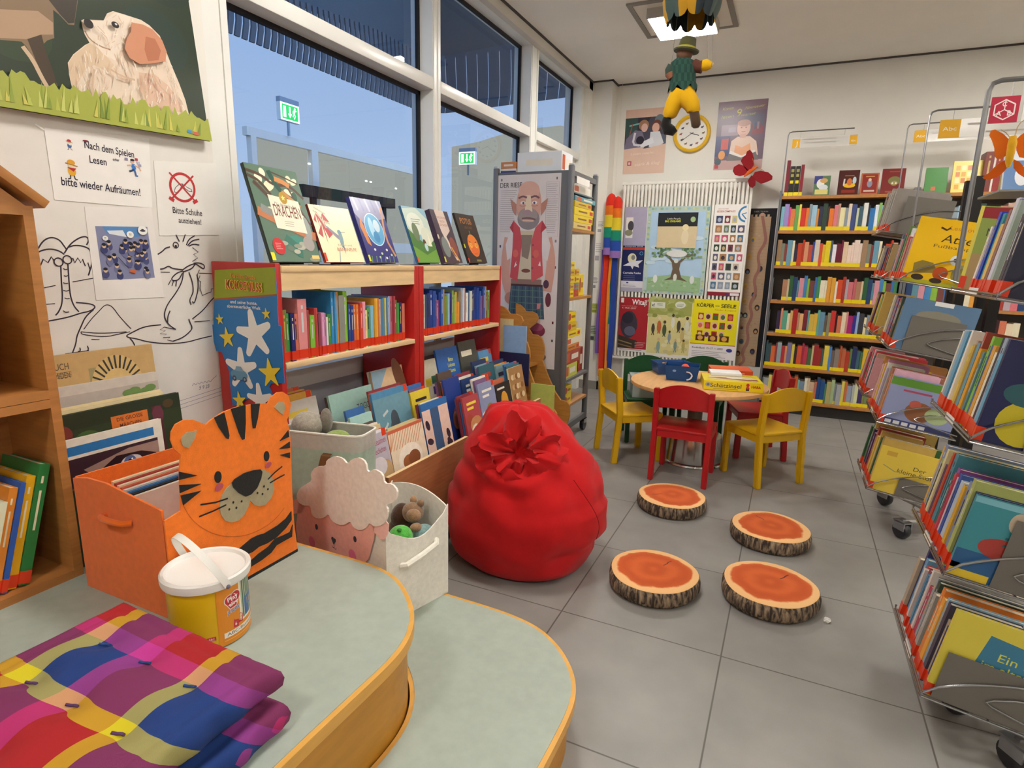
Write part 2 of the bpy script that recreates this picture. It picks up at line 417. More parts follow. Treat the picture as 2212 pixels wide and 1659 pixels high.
# ---------------------------------------------------------------- the room
WHITE = '#e9e5dc'
def room():
    struct(MB().box(-2.4, -3.2, -0.1, 4.8, 6.5, 0, '#888').build('floor', 'floortile'))
    struct(MB().box(-2.3, -3.2, 3.08, 4.8, 6.5, 3.2, '#f2efe8').build('ceiling', 'wallpaint'))
    struct(MB().box(-2.25, -3.2, 0, -2.05, 1.66, 3.08, WHITE).build('wall_left', 'wallpaint'))
    struct(MB().box(-2.2, 1.66, 0, -2.05, 5.93, 0.745, '#a9aab0').build('wall_sill', 'wallpaint'))
    struct(MB().box(-2.25, 5.93, 0, -2.0, 6.4, 3.08, WHITE).box(-2.0, 6.034, 0, -1.80, 6.4, 3.08, WHITE).build('wall_corner', 'wallpaint'))
    struct(MB().box(-1.80, 6.22, 0, 4.8, 6.4, 3.08, WHITE).build('wall_back', 'wallpaint'))
    struct(MB().box(4.6, -3.2, 0, 4.8, 6.5, 3.08, WHITE).build('wall_right', 'wallpaint'))
    struct(MB().box(-2.25, -3.4, 0, 4.8, -3.2, 3.08, WHITE).build('wall_rear', 'wallpaint'))
    g = '#8b8780'
    struct(MB().box(-2.0, 6.02, 0, -1.788, 6.034, 0.09, g).box(-1.80, 6.02, 0, -1.788, 6.22, 0.09, g).box(-1.80, 6.206, 0, 4.6, 6.22, 0.09, g).build('baseboard_back', 'matte'))
    d = '#4a4440'                                  # dark shadow joint round the ceiling
    struct(MB().box(-2.0, -3.2, 3.068, -1.985, 6.02, 3.08, d).box(-2.0, 6.0, 3.068, -1.785, 6.016, 3.08, d).box(-1.8, 6.0, 3.068, -1.785, 6.22, 3.08, d)
           .box(-1.8, 6.19, 3.068, 4.6, 6.205, 3.08, d).build('trim_1', 'matte'))
    struct(MB().box(-2.05, -3.2, 3.0, -2.0, 6.034, 3.08, '#d8d2c8').build('trim_2', 'wallpaint'))
room()

def windows():
    F = '#eae8e2'
    spec = [(1.66, 1.77, 3.20, 3.24), (3.24, 3.287, 4.63, 4.70), (4.70, 4.775, 5.85, 5.93)]
    for i, (a, y0, y1, b) in enumerate(spec):
        m = MB()
        xa, xb = -2.2, -2.05
        m.box(xa, a, 0.745, xb, y0, 3.08, F); m.box(xa, y1, 0.745, xb, b, 3.08, F)
        m.box(xa, y0, 3.0, xb, y1, 3.08, F); m.box(xa, y0, 2.325, xb+0.004, y1, 2.395, F, bev=0.006); m.box(xa, y0, 0.745, xb, y1, 0.83, F)
        m.box(-2.052, y0-0.035, 0.83, -2.044, y0-0.012, 3.0, F); m.box(-2.052, y1+0.008, 0.83, -2.044, y1+0.024, 3.0, F)
        if i == 2: m.box(-2.12, y0, 0.83, -2.09, y1, 2.325, F)
        o = struct(m.build('window_%d' % (i+1), 'gloss'))
        k = '#15131a'; g = MB(); w = 0.02; xg = -2.158
        for z0, z1 in (((0.83, 2.325), (2.395, 3.0)) if i < 2 else ((2.395, 3.0),)):
            g.box(xg, y0, z0, xg+0.02, y0+w*0.3, z1, k); g.box(xg, y1-w, z0, xg+0.02, y1, z1, k)
            g.box(xg, y0, z1-w, xg+0.02, y1, z1, k); g.box(xg, y0, z0, xg+0.02, y1, z0+w*0.4, k)
            MB().add([(-2.15, y0, z0), (-2.15, y1, z0), (-2.15, y1, z1), (-2.15, y0, z1)], [(0, 1, 2, 3)], '#fff').build('glass', 'windowglass', o)
        g.build('gasket', 'matte', o)
windows()

def lamps():
    def lamp(x, y, first=None, label=''):
        M = T(x, y, 3.08)
        if first: return dup(first, M, label)
        o = thing('ceiling_lamp', label, 'lamp', M, 'square ceiling lamps')
        s = 0.335; w = 0.035; g = MB()
        for a, b, c, d in ((-s, -s, s, -s+w), (-s, s-w, s, s), (-s, -s+w, -s+w, s-w), (s-w, -s+w, s, s-w)): g.box(a, b, -0.012, c, d, 0, '#8f8a82')
        g.build('frame', 'matte', o)
        MB().box(-s+w, -s+w, -0.008, s-w, s-w, 0, '#dcd6c8').build('reflector', 'gloss', o)
        h = MB()
        for a, b, c, d in ((-.215, -.225, .215, -.215), (-.215, .215, .215, .225), (-.215, -.215, -.205, .215), (.205, -.215, .215, .215)): h.box(a, b, -0.075, c, d, -0.008, '#c8c4bc')
        h.build('housing', 'steel', o)
        MB().box(-.2045, -.2145, -0.078, .2045, .2145, -0.05, '#fff').build('diffuser', 'lampglow', o)
        return o
    l0 = lamp(-0.905, 4.70, None, 'square recessed ceiling lamp glowing above the hanging puppet')
    for i, (x, y) in enumerate([(-0.905, 1.9), (1.6, 4.7), (1.6, 1.9), (-0.905, -0.9), (1.6, -0.9), (4.0, 3.3), (4.0, 0.5)]):
        lamp(x, y, l0, 'square ceiling lamp of the same row, outside the view')
lamps()

# ---------------------------------------------------------------- the courtyard beyond the panes
def courtyard():
    struct(MB().box(-12, -6, -0.3, -2.25, 16, -0.1, '#5f6468').build('ground_outside', 'matte'))
    o = thing('reflection_facade', 'pale blue glazed facade across the courtyard with grey panes', 'building', loc=(-4.6, 5.4, -0.1))  # the room's reflection in the glass, built as a facade outside
    P = '#f0ece2'
    MB().box(-0.06, -1.3, 2.5, 0, 1.62, 2.575, P).box(-0.06, -1.26, 0, 0, -1.2, 2.5, P).box(-0.06, -0.5, 0, 0, -0.41, 2.5, P).box(-0.06, 1.4, 0, 0, 1.5, 2.5, P).box(-0.05, -1.2, 1.5, 0, 1.4, 1.62, P).build('frame', 'gloss', o)
    MB().box(-0.08, -1.2, 0, -0.065, -0.5, 2.5, '#9aa19f').build('reflection_pane', 'added_pane_glow', o)  # glow added to lift the panes, no lit room behind
    MB().box(-0.08, -0.41, 0, -0.065, 1.4, 2.5, '#a3a79c').build('reflection_pane', 'added_pane_glow', o)
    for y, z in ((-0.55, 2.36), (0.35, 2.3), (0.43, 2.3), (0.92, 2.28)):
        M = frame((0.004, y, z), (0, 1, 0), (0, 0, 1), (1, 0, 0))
        MB(M).e(0, 0, 0.022, 0.009, '#fff').build('reflected_spot', 'spot_reflection', o)  # ceiling spots mirrored in the glass, put in as glowing discs
    tag(MB().box(-4.55, 4.6, 1.92, -4.45, 6.1, 2.03, '#26211f').box(-4.52, 4.75, -0.1, -4.47, 4.8, 1.92, '#26211f').box(-4.52, 5.9, -0.1, -4.47, 5.95, 1.92, '#26211f').build('garden_rail', 'matte'),
        'dark horizontal rail outside the window behind the displayed books', 'rail')
    def reflected_exit_sign(M, first=None, label=''):  # mirror image of an indoor sign, built as a lit sign outside
        if first: return dup(first, M, label)
        e = thing('reflected_exit_sign', label, 'sign', M, 'lit exit signs')  # group of stand-ins for indoor signs mirrored in the glass
        MB().box(-0.12, -0.08, -0.05, 0.12, 0.08, 0.0, '#eef4ee').box(-0.12, 0.08, -0.05, 0.12, 0.125, 0.0, '#8fa0b0').build('housing', 'plastic', e)
        m = MB(); G = '#1fae4e'; W = '#f2fff2'
        m.r(-0.118, -0.078, 0.118, 0.078, W); m.r(-0.10, -0.065, 0.10, 0.065, G)
        m.r(-0.085, -0.05, -0.05, 0.05, W); m.r(-0.012, -0.01, 0.008, 0.05, W); m.p([(-0.027, -0.01), (0.023, -0.01), (-0.002, -0.05)], W)
        m.e(0.062, 0.042, 0.011, 0.011, W); m.l([(0.058, 0.03), (0.05, 0.0)], 0.02, W); m.l([(0.05, 0.0), (0.066, -0.02), (0.05, -0.048)], 0.012, W); m.l([(0.05, 0), (0.035, -0.03)], 0.012, W)
        m.l([(0.035, 0.0), (0.04, 0.024), (0.062, 0.022), (0.085, 0.03)], 0.009, W)
        m.build('pictogram', 'signglow', e); MB().box(-0.01, -0.205, -0.04, 0.01, -0.08, -0.02, '#8fa0b0').build('bracket', 'steel', e)
        return e
    e0 = reflected_exit_sign(frame((-4.55, 4.58, 2.682), (0, 1, 0), (0, 0, 1), (1, 0, 0)), None, 'green lit exit sign above the facade with a downward arrow')  # stands for an indoor sign mirrored in the glass
    reflected_exit_sign(frame((-4.0, 7.05, 2.62), (1, 0, 0), (0, 0, 1), (0, -1, 0)), e0, 'smaller looking lit exit sign in the corner beside the game trolley')  # stands for an indoor sign mirrored in the glass
    # slatted canopy running along the yard and turning the corner
    path = [(-4.6, 3.0+0.16*i) for i in range(24)]+[(-4.58, 6.84), (-4.54, 6.96), (-4.46, 7.05), (-4.34, 7.1)]+[(-4.18+0.165*i, 7.09-0.018*i) for i in range(13)]
    c = thing('outside_canopy', 'dark canopy of upright slats above the courtyard', 'canopy', loc=(-4.6, 5.0, 3.2))
    s = MB(T(4.6, -5.0, -3.2))
    for i in range(len(path)-1):
        a, b = path[i], path[i+1]
        h = 3.60+0.11*min(max(a[1]-3.4, 0), 2.6); n = 2 if i < 27 else 1
        for k in range(n):
            f0, f1 = (k+0.06)/n, (k+0.72)/n
            if n == 1: f0, f1 = 0.02, 0.86
            q0 = (a[0]+(b[0]-a[0])*f0, a[1]+(b[1]-a[1])*f0); q1 = (a[0]+(b[0]-a[0])*f1, a[1]+(b[1]-a[1])*f1)
            w = 0.03
            V = []; 
            for zz, bow in ((3.2, 0), (3.33, w), (3.5, w*1.2), (h, 0)):
                V += [(q0[0]-0.004, q0[1]+bow, zz), (q1[0]-0.004, q1[1]+bow, zz), (q1[0]-0.024, q1[1]+bow, zz), (q0[0]-0.024, q0[1]+bow, zz)]
            Fc = [(3, 2, 1, 0), (12, 13, 14, 15)]
            for j in range(3):
                for q in range(4): Fc.append((4*j+q, 4*j+(q+1) % 4, 4*j+4+(q+1) % 4, 4*j+4+q))
            s.add(V, Fc, '#4f565f')
    s.build('slat', 'matte', c)
    r = MB(T(4.6, -5.0, -3.2)); D = '#43505a'
    V = [(-4.62, 3.0, 3.58), (-4.62, 6.8, 3.87), (-4.62, 6.8, 7.5), (-4.62, 3.0, 7.5)]
    r.add(V+[(x-0.04, y, z) for x, y, z in V], [(0, 1, 2, 3), (7, 6, 5, 4), (0, 4, 5, 1), (2, 6, 7, 3)], D)
    r.box(-4.66, 6.8, 3.87, -4.62, 7.16, 7.5, D).box(-4.66, 7.12, 3.87, -2.2, 7.16, 7.5, '#4a4c4e').build('roof', 'matte', c)
    for x, y in ((-4.72, 2.95), (-4.74, 7.24), (-2.3, 7.2)): MB(T(4.6, -5.0, -3.2)).box(x-0.04, y-0.04, -0.1, x+0.04, y+0.04, 3.6, '#6f7a84').build('post', 'powdercoat', c)
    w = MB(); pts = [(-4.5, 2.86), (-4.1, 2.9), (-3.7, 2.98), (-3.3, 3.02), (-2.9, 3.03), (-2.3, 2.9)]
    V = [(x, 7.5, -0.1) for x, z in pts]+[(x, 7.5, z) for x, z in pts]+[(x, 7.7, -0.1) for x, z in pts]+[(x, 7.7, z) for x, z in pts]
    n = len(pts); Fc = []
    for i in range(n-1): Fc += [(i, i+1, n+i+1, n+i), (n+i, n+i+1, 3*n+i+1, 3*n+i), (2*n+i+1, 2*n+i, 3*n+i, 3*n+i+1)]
    w.add(V, Fc, '#b4b3a4')  # grey indoor reflection, built as a glowing shape outside
    tag(w.build('reflection_pavilion', 'added_pane_glow'), 'pale lit round-topped glass pavilion at the courtyard corner behind the small exit sign', 'pavilion')  # made-up shape standing for the grey indoor reflection, no pavilion outside
courtyard()

# ---------------------------------------------------------------- papers and books on the wall beside the window
WL = lambda y, z, x=-2.049: frame((x, y, z), (0, 1, 0), (0, 0, 1), (1, 0, 0))    # facing the room from the window wall
WB = lambda x, z, y=6.219: frame((x, y, z), (1, 0, 0), (0, 0, 1), (0, -1, 0))    # facing the room from the back wall
def sheet(name, label, cat, M, w, h, base, art=None, t=0.0012, group=None, part='printed_pattern', mat='paper', kind=None):
    """A sheet w x h lying in M's plane, its printed picture a part."""
    o = MB().box(0, 0, 0, w, h, t, base).build(name, mat)
    o.matrix_world = M; tag(o, label, cat, group, kind)
    if art:
        m = MB(T(0, 0, t)); art(m); m.build(part, mat, o)
    return o
def poly_sheet(name, label, cat, M, pts, base, art=None, t=0.0012, mat='paper', part='printed_pattern'):
    x0, y0 = min(p[0] for p in pts), min(p[1] for p in pts)
    o = MB(T(-x0, -y0, 0)).prism(pts, t, base).build(name, mat)
    o.matrix_world = M @ T(x0, y0, 0); tag(o, label, cat)
    if art:
        m = MB(T(-x0, -y0, t)); art(m); m.build(part, mat, o)
    return o
def lines_of_print(m, x0, y1, w, n, dy, col, lw=0.0012, jag=0.25):
    """Greyed lines standing for small print nobody can read."""
    r = random.Random(n*7+int(w*1000))
    for i in range(n): m.l([(x0, y1-i*dy), (x0+w*(1-jag*r.random()), y1-i*dy)], lw, col)

def wall_drawing():
    K = '#3a2f3c'; lw = 0.0042
    def art(m):
        L = lambda p, w=lw, s=2, c=K: m.l(p, w, c, s)
        for p in ([(1.0836, 1.3060), (1.0795, 1.2598), (1.0779, 1.2204), (1.0723, 1.1882), (1.0596, 1.1655), (1.0505, 1.1571)], [(1.1043, 1.3132), (1.1010, 1.2593), (1.0991, 1.2158), (1.1052, 1.1826), (1.1183, 1.1632)],
                  [(1.0085, 1.3334), (1.0320, 1.3508), (1.0611, 1.3583), (1.0860, 1.3519), (1.0978, 1.3416)], [(1.0263, 1.3541), (1.0453, 1.3819), (1.0686, 1.3931), (1.0901, 1.3853), (1.1009, 1.3664), (1.1062, 1.3559)],
                  [(1.0983, 1.3451), (1.1184, 1.3739), (1.1480, 1.3946), (1.1693, 1.3991), (1.1748, 1.3866), (1.1660, 1.3718)], [(1.1104, 1.3631), (1.1315, 1.3708), (1.1586, 1.3680), (1.1766, 1.3575), (1.1772, 1.3170), (1.1599, 1.2764)],
                  [(1.0052, 1.1393), (1.0372, 1.1420), (1.0875, 1.1488), (1.1230, 1.1591), (1.1517, 1.1627), (1.1711, 1.1747), (1.1615, 1.1848), (1.1372, 1.1899), (1.1133, 1.1931)], [(1.1630, 1.1676), (1.1356, 1.1469), (1.1177, 1.1146), (1.1021, 1.0861), (1.0976, 1.0641), (1.0839, 1.0357)],
                  [(1.3853, 1.0981), (1.3226, 1.0976), (1.2752, 1.0796), (1.2562, 1.0715), (1.2655, 1.0644), (1.2932, 1.0573), (1.3251, 1.0433), (1.4023, 1.0257), (1.4818, 1.0229), (1.5320, 1.0307), (1.5891, 1.0359)],
                  [(1.2692, 1.0620), (1.2797, 1.0465), (1.2853, 1.0232)]): L(p)
        for p in ([(1.0082, 1.2959), (1.0185, 1.3164), (1.0259, 1.3027), (1.0383, 1.3269), (1.0496, 1.3165), (1.0613, 1.3340), (1.0663, 1.3236)], [(1.1199, 1.3312), (1.1249, 1.3168), (1.1352, 1.3313), (1.1420, 1.3169), (1.1485, 1.3278), (1.1546, 1.3059), (1.1630, 1.3170), (1.1674, 1.2948), (1.1621, 1.2801)]): L(p, lw, 0)
        for p in ([(1.0088, 1.1919), (1.0533, 1.1929)], [(1.0053, 1.2374), (1.0617, 1.2478)], [(1.1109, 1.2573), (1.1786, 1.2687)],
                  [(1.1254, 1.1063), (1.1523, 1.1381), (1.1807, 1.1627), (1.1973, 1.1788), (1.2106, 1.1808), (1.2247, 1.1714), (1.2422, 1.1387), (1.2768, 1.0937)],
                  [(1.1159, 1.0997), (1.1182, 1.0901), (1.1889, 1.0748), (1.2316, 1.0801), (1.2717, 1.0841)], [(1.1159, 1.0997), (1.1756, 1.0879), (1.2598, 1.0853)], [(1.1445, 1.0720), (1.1695, 1.0680)],
                  [(1.4007, 1.2851), (1.4384, 1.2839)], [(1.5563, 1.2791), (1.6329, 1.2760)], [(1.5186, 1.0973), (1.5844, 1.0963)],
                  [(1.0893, 1.2989), (1.0954, 1.2953), (1.1006, 1.2971)], [(1.0883, 1.2775), (1.0945, 1.2746), (1.0999, 1.2774)], [(1.0840, 1.2561), (1.0902, 1.2524), (1.0970, 1.2540)], [(1.0811, 1.2329), (1.0889, 1.2290), (1.0977, 1.2323)],
                  [(1.0816, 1.2094), (1.0877, 1.2055), (1.0963, 1.2069)], [(1.0734, 1.1700), (1.0793, 1.1641), (1.0895, 1.1652)], [(1.0617, 1.0349), (1.0839, 1.0357), (1.1082, 1.0362), (1.1331, 1.0368)],
                  [(1.0996, 1.0373), (1.1087, 1.0400), (1.1063, 1.0498)], [(1.1241, 1.0360), (1.1335, 1.0406), (1.1296, 1.0526)]): L(p, 0.0028)
        for (y, z), r in zip([(1.0786, 1.3184), (1.1041, 1.3257), (1.4712, 1.3808)], (0.014, 0.014, 0.012)): m.ring(y, z, r, r-0.0035, K)
        y, z = [(1.4707, 1.3766)][0]; m.e(y, z, 0.005, 0.005, K)
        # a scarfed lizard on the opposite shore
        for p in ([(1.3986, 1.3463), (1.4195, 1.3589), (1.4295, 1.3693), (1.4478, 1.3739)], [(1.5132, 1.3820), (1.5249, 1.4035), (1.5503, 1.4173)], [(1.5177, 1.3800), (1.5389, 1.3998), (1.5687, 1.4052)], [(1.5223, 1.3780), (1.5424, 1.3872), (1.5666, 1.3836)],
                  [(1.4750, 1.4182), (1.4863, 1.3938)], [(1.5123, 1.4199), (1.5003, 1.3942)], [(1.4018, 1.2953), (1.4174, 1.2973), (1.4364, 1.3076), (1.4466, 1.2972), (1.4900, 1.2927)],
                  [(1.4900, 1.2927), (1.5102, 1.3054), (1.5403, 1.3162), (1.5589, 1.3054), (1.5776, 1.2921), (1.5819, 1.3097), (1.5602, 1.3184), (1.5354, 1.3162)], [(1.4891, 1.2842), (1.5286, 1.2968), (1.5425, 1.3140)],
                  [(1.4919, 1.2884), (1.4833, 1.2501), (1.4534, 1.2084), (1.4177, 1.1719), (1.4008, 1.1392), (1.4025, 1.1136), (1.4183, 1.0909), (1.4397, 1.0759)], [(1.4238, 1.0340), (1.4646, 1.0426), (1.5007, 1.0655), (1.5069, 1.0783), (1.4989, 1.0968), (1.4954, 1.1104)],
                  [(1.5099, 1.1092), (1.5575, 1.1369), (1.5971, 1.1752), (1.6224, 1.1922)], [(1.5129, 1.2839), (1.5239, 1.2491), (1.5253, 1.2142), (1.5191, 1.2013), (1.5049, 1.1801), (1.5103, 1.1622)], [(1.5165, 1.1750), (1.5229, 1.1659), (1.5320, 1.1831), (1.5453, 1.2178), (1.5484, 1.2485), (1.5460, 1.2749)],
                  [(1.4896, 1.2884), (1.4608, 1.2803), (1.4354, 1.2555), (1.4672, 1.2526), (1.4863, 1.2800)], [(1.4240, 1.1460), (1.4128, 1.1256), (1.4101, 1.1002)]): L(p)
        for p in ([(1.5363, 1.3742), (1.5591, 1.3575), (1.5386, 1.3485), (1.5545, 1.3358), (1.5312, 1.3226)], [(1.4397, 1.0759), (1.3954, 1.0887), (1.3791, 1.0817), (1.3985, 1.0756), (1.3776, 1.0670), (1.4017, 1.0624), (1.3870, 1.0511), (1.4140, 1.0503), (1.4017, 1.0409), (1.4238, 1.0340)],
                  [(1.5576, 1.2922), (1.5456, 1.2705), (1.5580, 1.2703), (1.5488, 1.2529), (1.5583, 1.2483), (1.5532, 1.2219), (1.5606, 1.1950), (1.5843, 1.2029), (1.6001, 1.2068), (1.6012, 1.2180), (1.6170, 1.2197), (1.6214, 1.2377)],
                  [(1.4377, 1.2554), (1.4269, 1.2389)], [(1.4488, 1.2531), (1.4400, 1.2343)], [(1.4602, 1.2519), (1.4558, 1.2317)]): L(p, 0.003, 0)
        # the drawer's scribbled name and date
        y, z = [(1.5334, 0.8458)][0]
        m.l([(y-0.05+0.008*i, z+0.012+(0.006 if i % 2 else -0.004)) for i in range(12)]+[(y+0.06, z+0.03)], 0.0016, '#5a5870', 1)
        m.t('5 9 23', y, z-0.012, 0.014, '#5a5870', shear=0.2)
        for dz in (0.02, 0.035, 0.05): m.l([(y-0.11, z-dz-0.02), (y+0.09, z-dz)], 0.0014, '#7a7890')
    poly_sheet('wall_drawing', 'large white paper with a line drawing of a palm island and a scarfed lizard', 'drawing', WL(0, 0, -2.0492),
               [(0.55, 0.62), (1.60, 0.62), (1.655, 0.95), (1.66, 1.3), (1.655, 1.77), (0.6, 1.80)], '#e6e0d8', art, 0.0008, part='ink_drawing')
wall_drawing()

def dog_poster():
    def art(m):
        m.p([(0.62, 1.722), (1.632, 1.762), (1.575, 2.40), (0.62, 2.40)], '#2c3a2a')
        for i, (y, z, r) in enumerate([(0.75, 2.1, .14), (1.2, 2.25, .16), (1.45, 2.05, .12), (1.03, 1.95, .1), (1.5, 2.25, .1)]): m.e(y, z, r, r*0.8, ['#34442c', '#26352c', '#2a3c34'][i % 3])
        m.p([(0.8052, 2.0183), (1.2228, 2.1547), (1.2140, 2.0824), (1.1992, 2.0266), (1.1959, 2.0128), (1.1794, 2.0090), (1.1567, 2.0280), (1.1423, 2.0354), (1.1358, 1.9590), (1.1160, 1.9467), (1.0984, 1.9260), (1.1199, 1.8570), (1.1286, 1.8274), (1.1009, 1.8268), (1.0827, 1.8721), (1.0591, 1.9142), (1.0489, 1.9231), (0.8506, 1.8788)], '#8c7358')
        m.p([(0.8495, 1.8703), (1.0043, 1.9183), (1.0615, 1.9330), (1.1025, 1.9579), (1.1338, 1.9677), (1.1378, 2.0000), (1.1013, 2.0183), (0.8601, 1.9460)], '#b7977a')
        m.p([(1.0645, 1.9339), (1.1025, 1.9579), (1.1088, 1.9136), (1.1231, 1.8579), (1.1268, 1.8253), (1.1001, 1.8203), (1.0805, 1.8776)], '#4a3b2c')
        m.p([(1.1305, 2.0618), (1.2152, 2.0923), (1.1967, 2.0194), (1.1798, 2.0123), (1.1599, 2.0291)], '#3e352c')
        m.l([(1.0502, 1.9115), (1.0722, 1.8815), (1.0878, 1.8424), (1.0999, 1.8187)], 0.012, '#d2b698', 1)
        m.p([(1.2178, 2.0328), (1.2251, 2.0384), (1.2493, 2.0448), (1.2849, 2.0550), (1.2982, 2.0793), (1.3176, 2.0926), (1.3543, 2.0951), (1.4078, 2.0976), (1.4347, 2.0906), (1.4690, 2.0695), (1.4858, 2.0309), (1.5025, 1.9877), (1.5239, 1.9406), (1.5450, 1.8843), (1.5541, 1.8394), (1.5121, 1.8267), (1.4256, 1.8198), (1.3059, 1.8013), (1.2338, 1.7993), (1.2069, 1.8033), (1.1688, 1.8177), (1.1646, 1.8623), (1.1645, 1.9010), (1.1824, 1.9286), (1.2196, 1.9655), (1.2344, 1.9765), (1.2233, 1.9959), (1.2188, 2.0138)], '#ead6c0')
        m.p([(1.2344, 1.9765), (1.2607, 1.9679), (1.2865, 1.9485), (1.3027, 1.9326), (1.2816, 1.9064), (1.2407, 1.9156), (1.2111, 1.8942), (1.1856, 1.8481), (1.1705, 1.8312), (1.1637, 1.8686), (1.1662, 1.9015), (1.1857, 1.9296)], '#e0c6a8')
        m.p([(1.3818, 1.9331), (1.4387, 1.9409), (1.4864, 1.9161), (1.5249, 1.8642), (1.5317, 1.8425), (1.4604, 1.8310), (1.4030, 1.8370), (1.3801, 1.8825)], '#e2bfa6')
        m.p([(1.2849, 2.0550), (1.3246, 2.0917), (1.3730, 2.0945), (1.3552, 2.0373), (1.3311, 1.9887), (1.3081, 1.9478), (1.2731, 1.9548), (1.2422, 1.9854), (1.2241, 2.0026), (1.2452, 2.0386)], '#f2e2d0')
        m.l([(1.2245, 2.0060), (1.2356, 1.9867), (1.2651, 1.9758), (1.2968, 1.9752)], 0.004, '#b08d70', 1)
        fur = [(1.2245, 2.0334), (1.2845, 2.0516), (1.3172, 2.0891), (1.4074, 2.0940), (1.4643, 2.0644), (1.4977, 1.9826), (1.5399, 1.8792), (1.5417, 1.8524), (1.3076, 1.8157), (1.1763, 1.8261), (1.1666, 1.8661), (1.1691, 1.8991), (1.2192, 1.9621)]
        def inside(p):
            c = False
            for i in range(len(fur)):
                (xa, ya), (xb, yb) = fur[i-1], fur[i]
                if (ya > p[1]) != (yb > p[1]) and p[0] < (xb-xa)*(p[1]-ya)/(yb-ya)+xa: c = not c
            return c
        rf = random.Random(31); ys = [q[0] for q in fur]; zs = [q[1] for q in fur]
        for i in range(420):
            p = (rf.uniform(min(ys), max(ys)), rf.uniform(min(zs), max(zs)))
            if not inside(p): continue
            low = p[1] < 1.99; an = math.radians(rf.uniform(235, 300) if low else rf.uniform(200, 330)); ln = rf.uniform(.012, .026)
            m.l([p, (p[0]+ln*math.cos(an), p[1]+ln*math.sin(an))], .0022, rf.choice(['#f3e6d6', '#e2c8ae', '#d9bb9e', '#f6ecdf', '#e8cdb6']))
        m.p([(1.3670, 2.0754), (1.4060, 2.0813), (1.4372, 2.0773), (1.4674, 2.0545), (1.4806, 2.0221), (1.4731, 1.9906), (1.4256, 1.9701), (1.3804, 1.9558), (1.3471, 1.9658), (1.3349, 1.9899), (1.3463, 2.0242), (1.3619, 2.0463)], '#cf8f6e')
        m.p([(1.4101, 2.0475), (1.4424, 2.0504), (1.4595, 2.0195), (1.4478, 1.9871), (1.4098, 1.9729), (1.4016, 2.0061)], '#b97455')
        for (y, z), rx, rz, c in zip([(1.3126, 2.0502), (1.2310, 2.0268), (1.3151, 2.0530)], (0.012, 0.014, 0.004), (0.009, 0.013, 0.003), ('#2e2220', '#2b2426', '#e8e4e8')): m.e(y, z, rx, rz, c)
        for a in ([(1.3806, 1.9221), (1.3862, 1.8840), (1.3906, 1.8343)], [(1.2824, 1.9135), (1.3175, 1.9021), (1.3590, 1.9023)], [(1.2320, 1.8999), (1.2200, 1.8567), (1.2213, 1.8100)], [(1.4194, 1.9503), (1.4354, 1.9108), (1.4744, 1.8831)]): m.l(a, 0.006, '#d5b79a', 1)
        r = random.Random(5); top = [(0.62+0.0105*i, 1.815+0.022*(0.62+0.0105*i-0.62)/1.0+r.uniform(-0.012, 0.018)) for i in range(96)]
        top = [q for q in top if q[0] < 1.615]
        m.p([(0.62, 1.722)]+[(1.632, 1.762)][::-1]+[(1.622, 1.84)]+top[::-1], '#a9b04a')
        for i in range(70):
            y = r.uniform(0.63, 1.60); z = 1.74+0.035*(y-0.62); h = r.uniform(0.02, 0.075); c = r.choice(['#bcc45a', '#8fa23e', '#c9cf70', '#7c9440', '#d0c860'])
            m.p([(y-0.006, z), (y+0.006, z), (y+r.uniform(-0.01, 0.012), z+h)], c)
        y, z = [(1.5433, 1.7781)][0]; m.r(y-0.012, z-0.004, y+0.006, z+0.006, '#4a90c0'); m.r(y+0.010, z-0.006, y+0.032, z+0.004, '#d06a50')
    o = poly_sheet('dog_calendar', 'large wall calendar picture of a cream puppy in grass beside a dark dog', 'poster', frame((-2.030, 0, 0), (0, 1, 0), (0, 0, 1), (1, 0, 0)),
               [(0.62, 1.722), (1.632, 1.762), (1.575, 2.40), (0.62, 2.40)], '#d8cdbb', art, 0.003, 'gloss', part='picture')
    b = MB(); b.box(0.02, 0.06, -0.017, 0.94, 0.6, 0.0, '#b9ab98'); b.build('backing_pages', 'paper', o)
dog_poster()

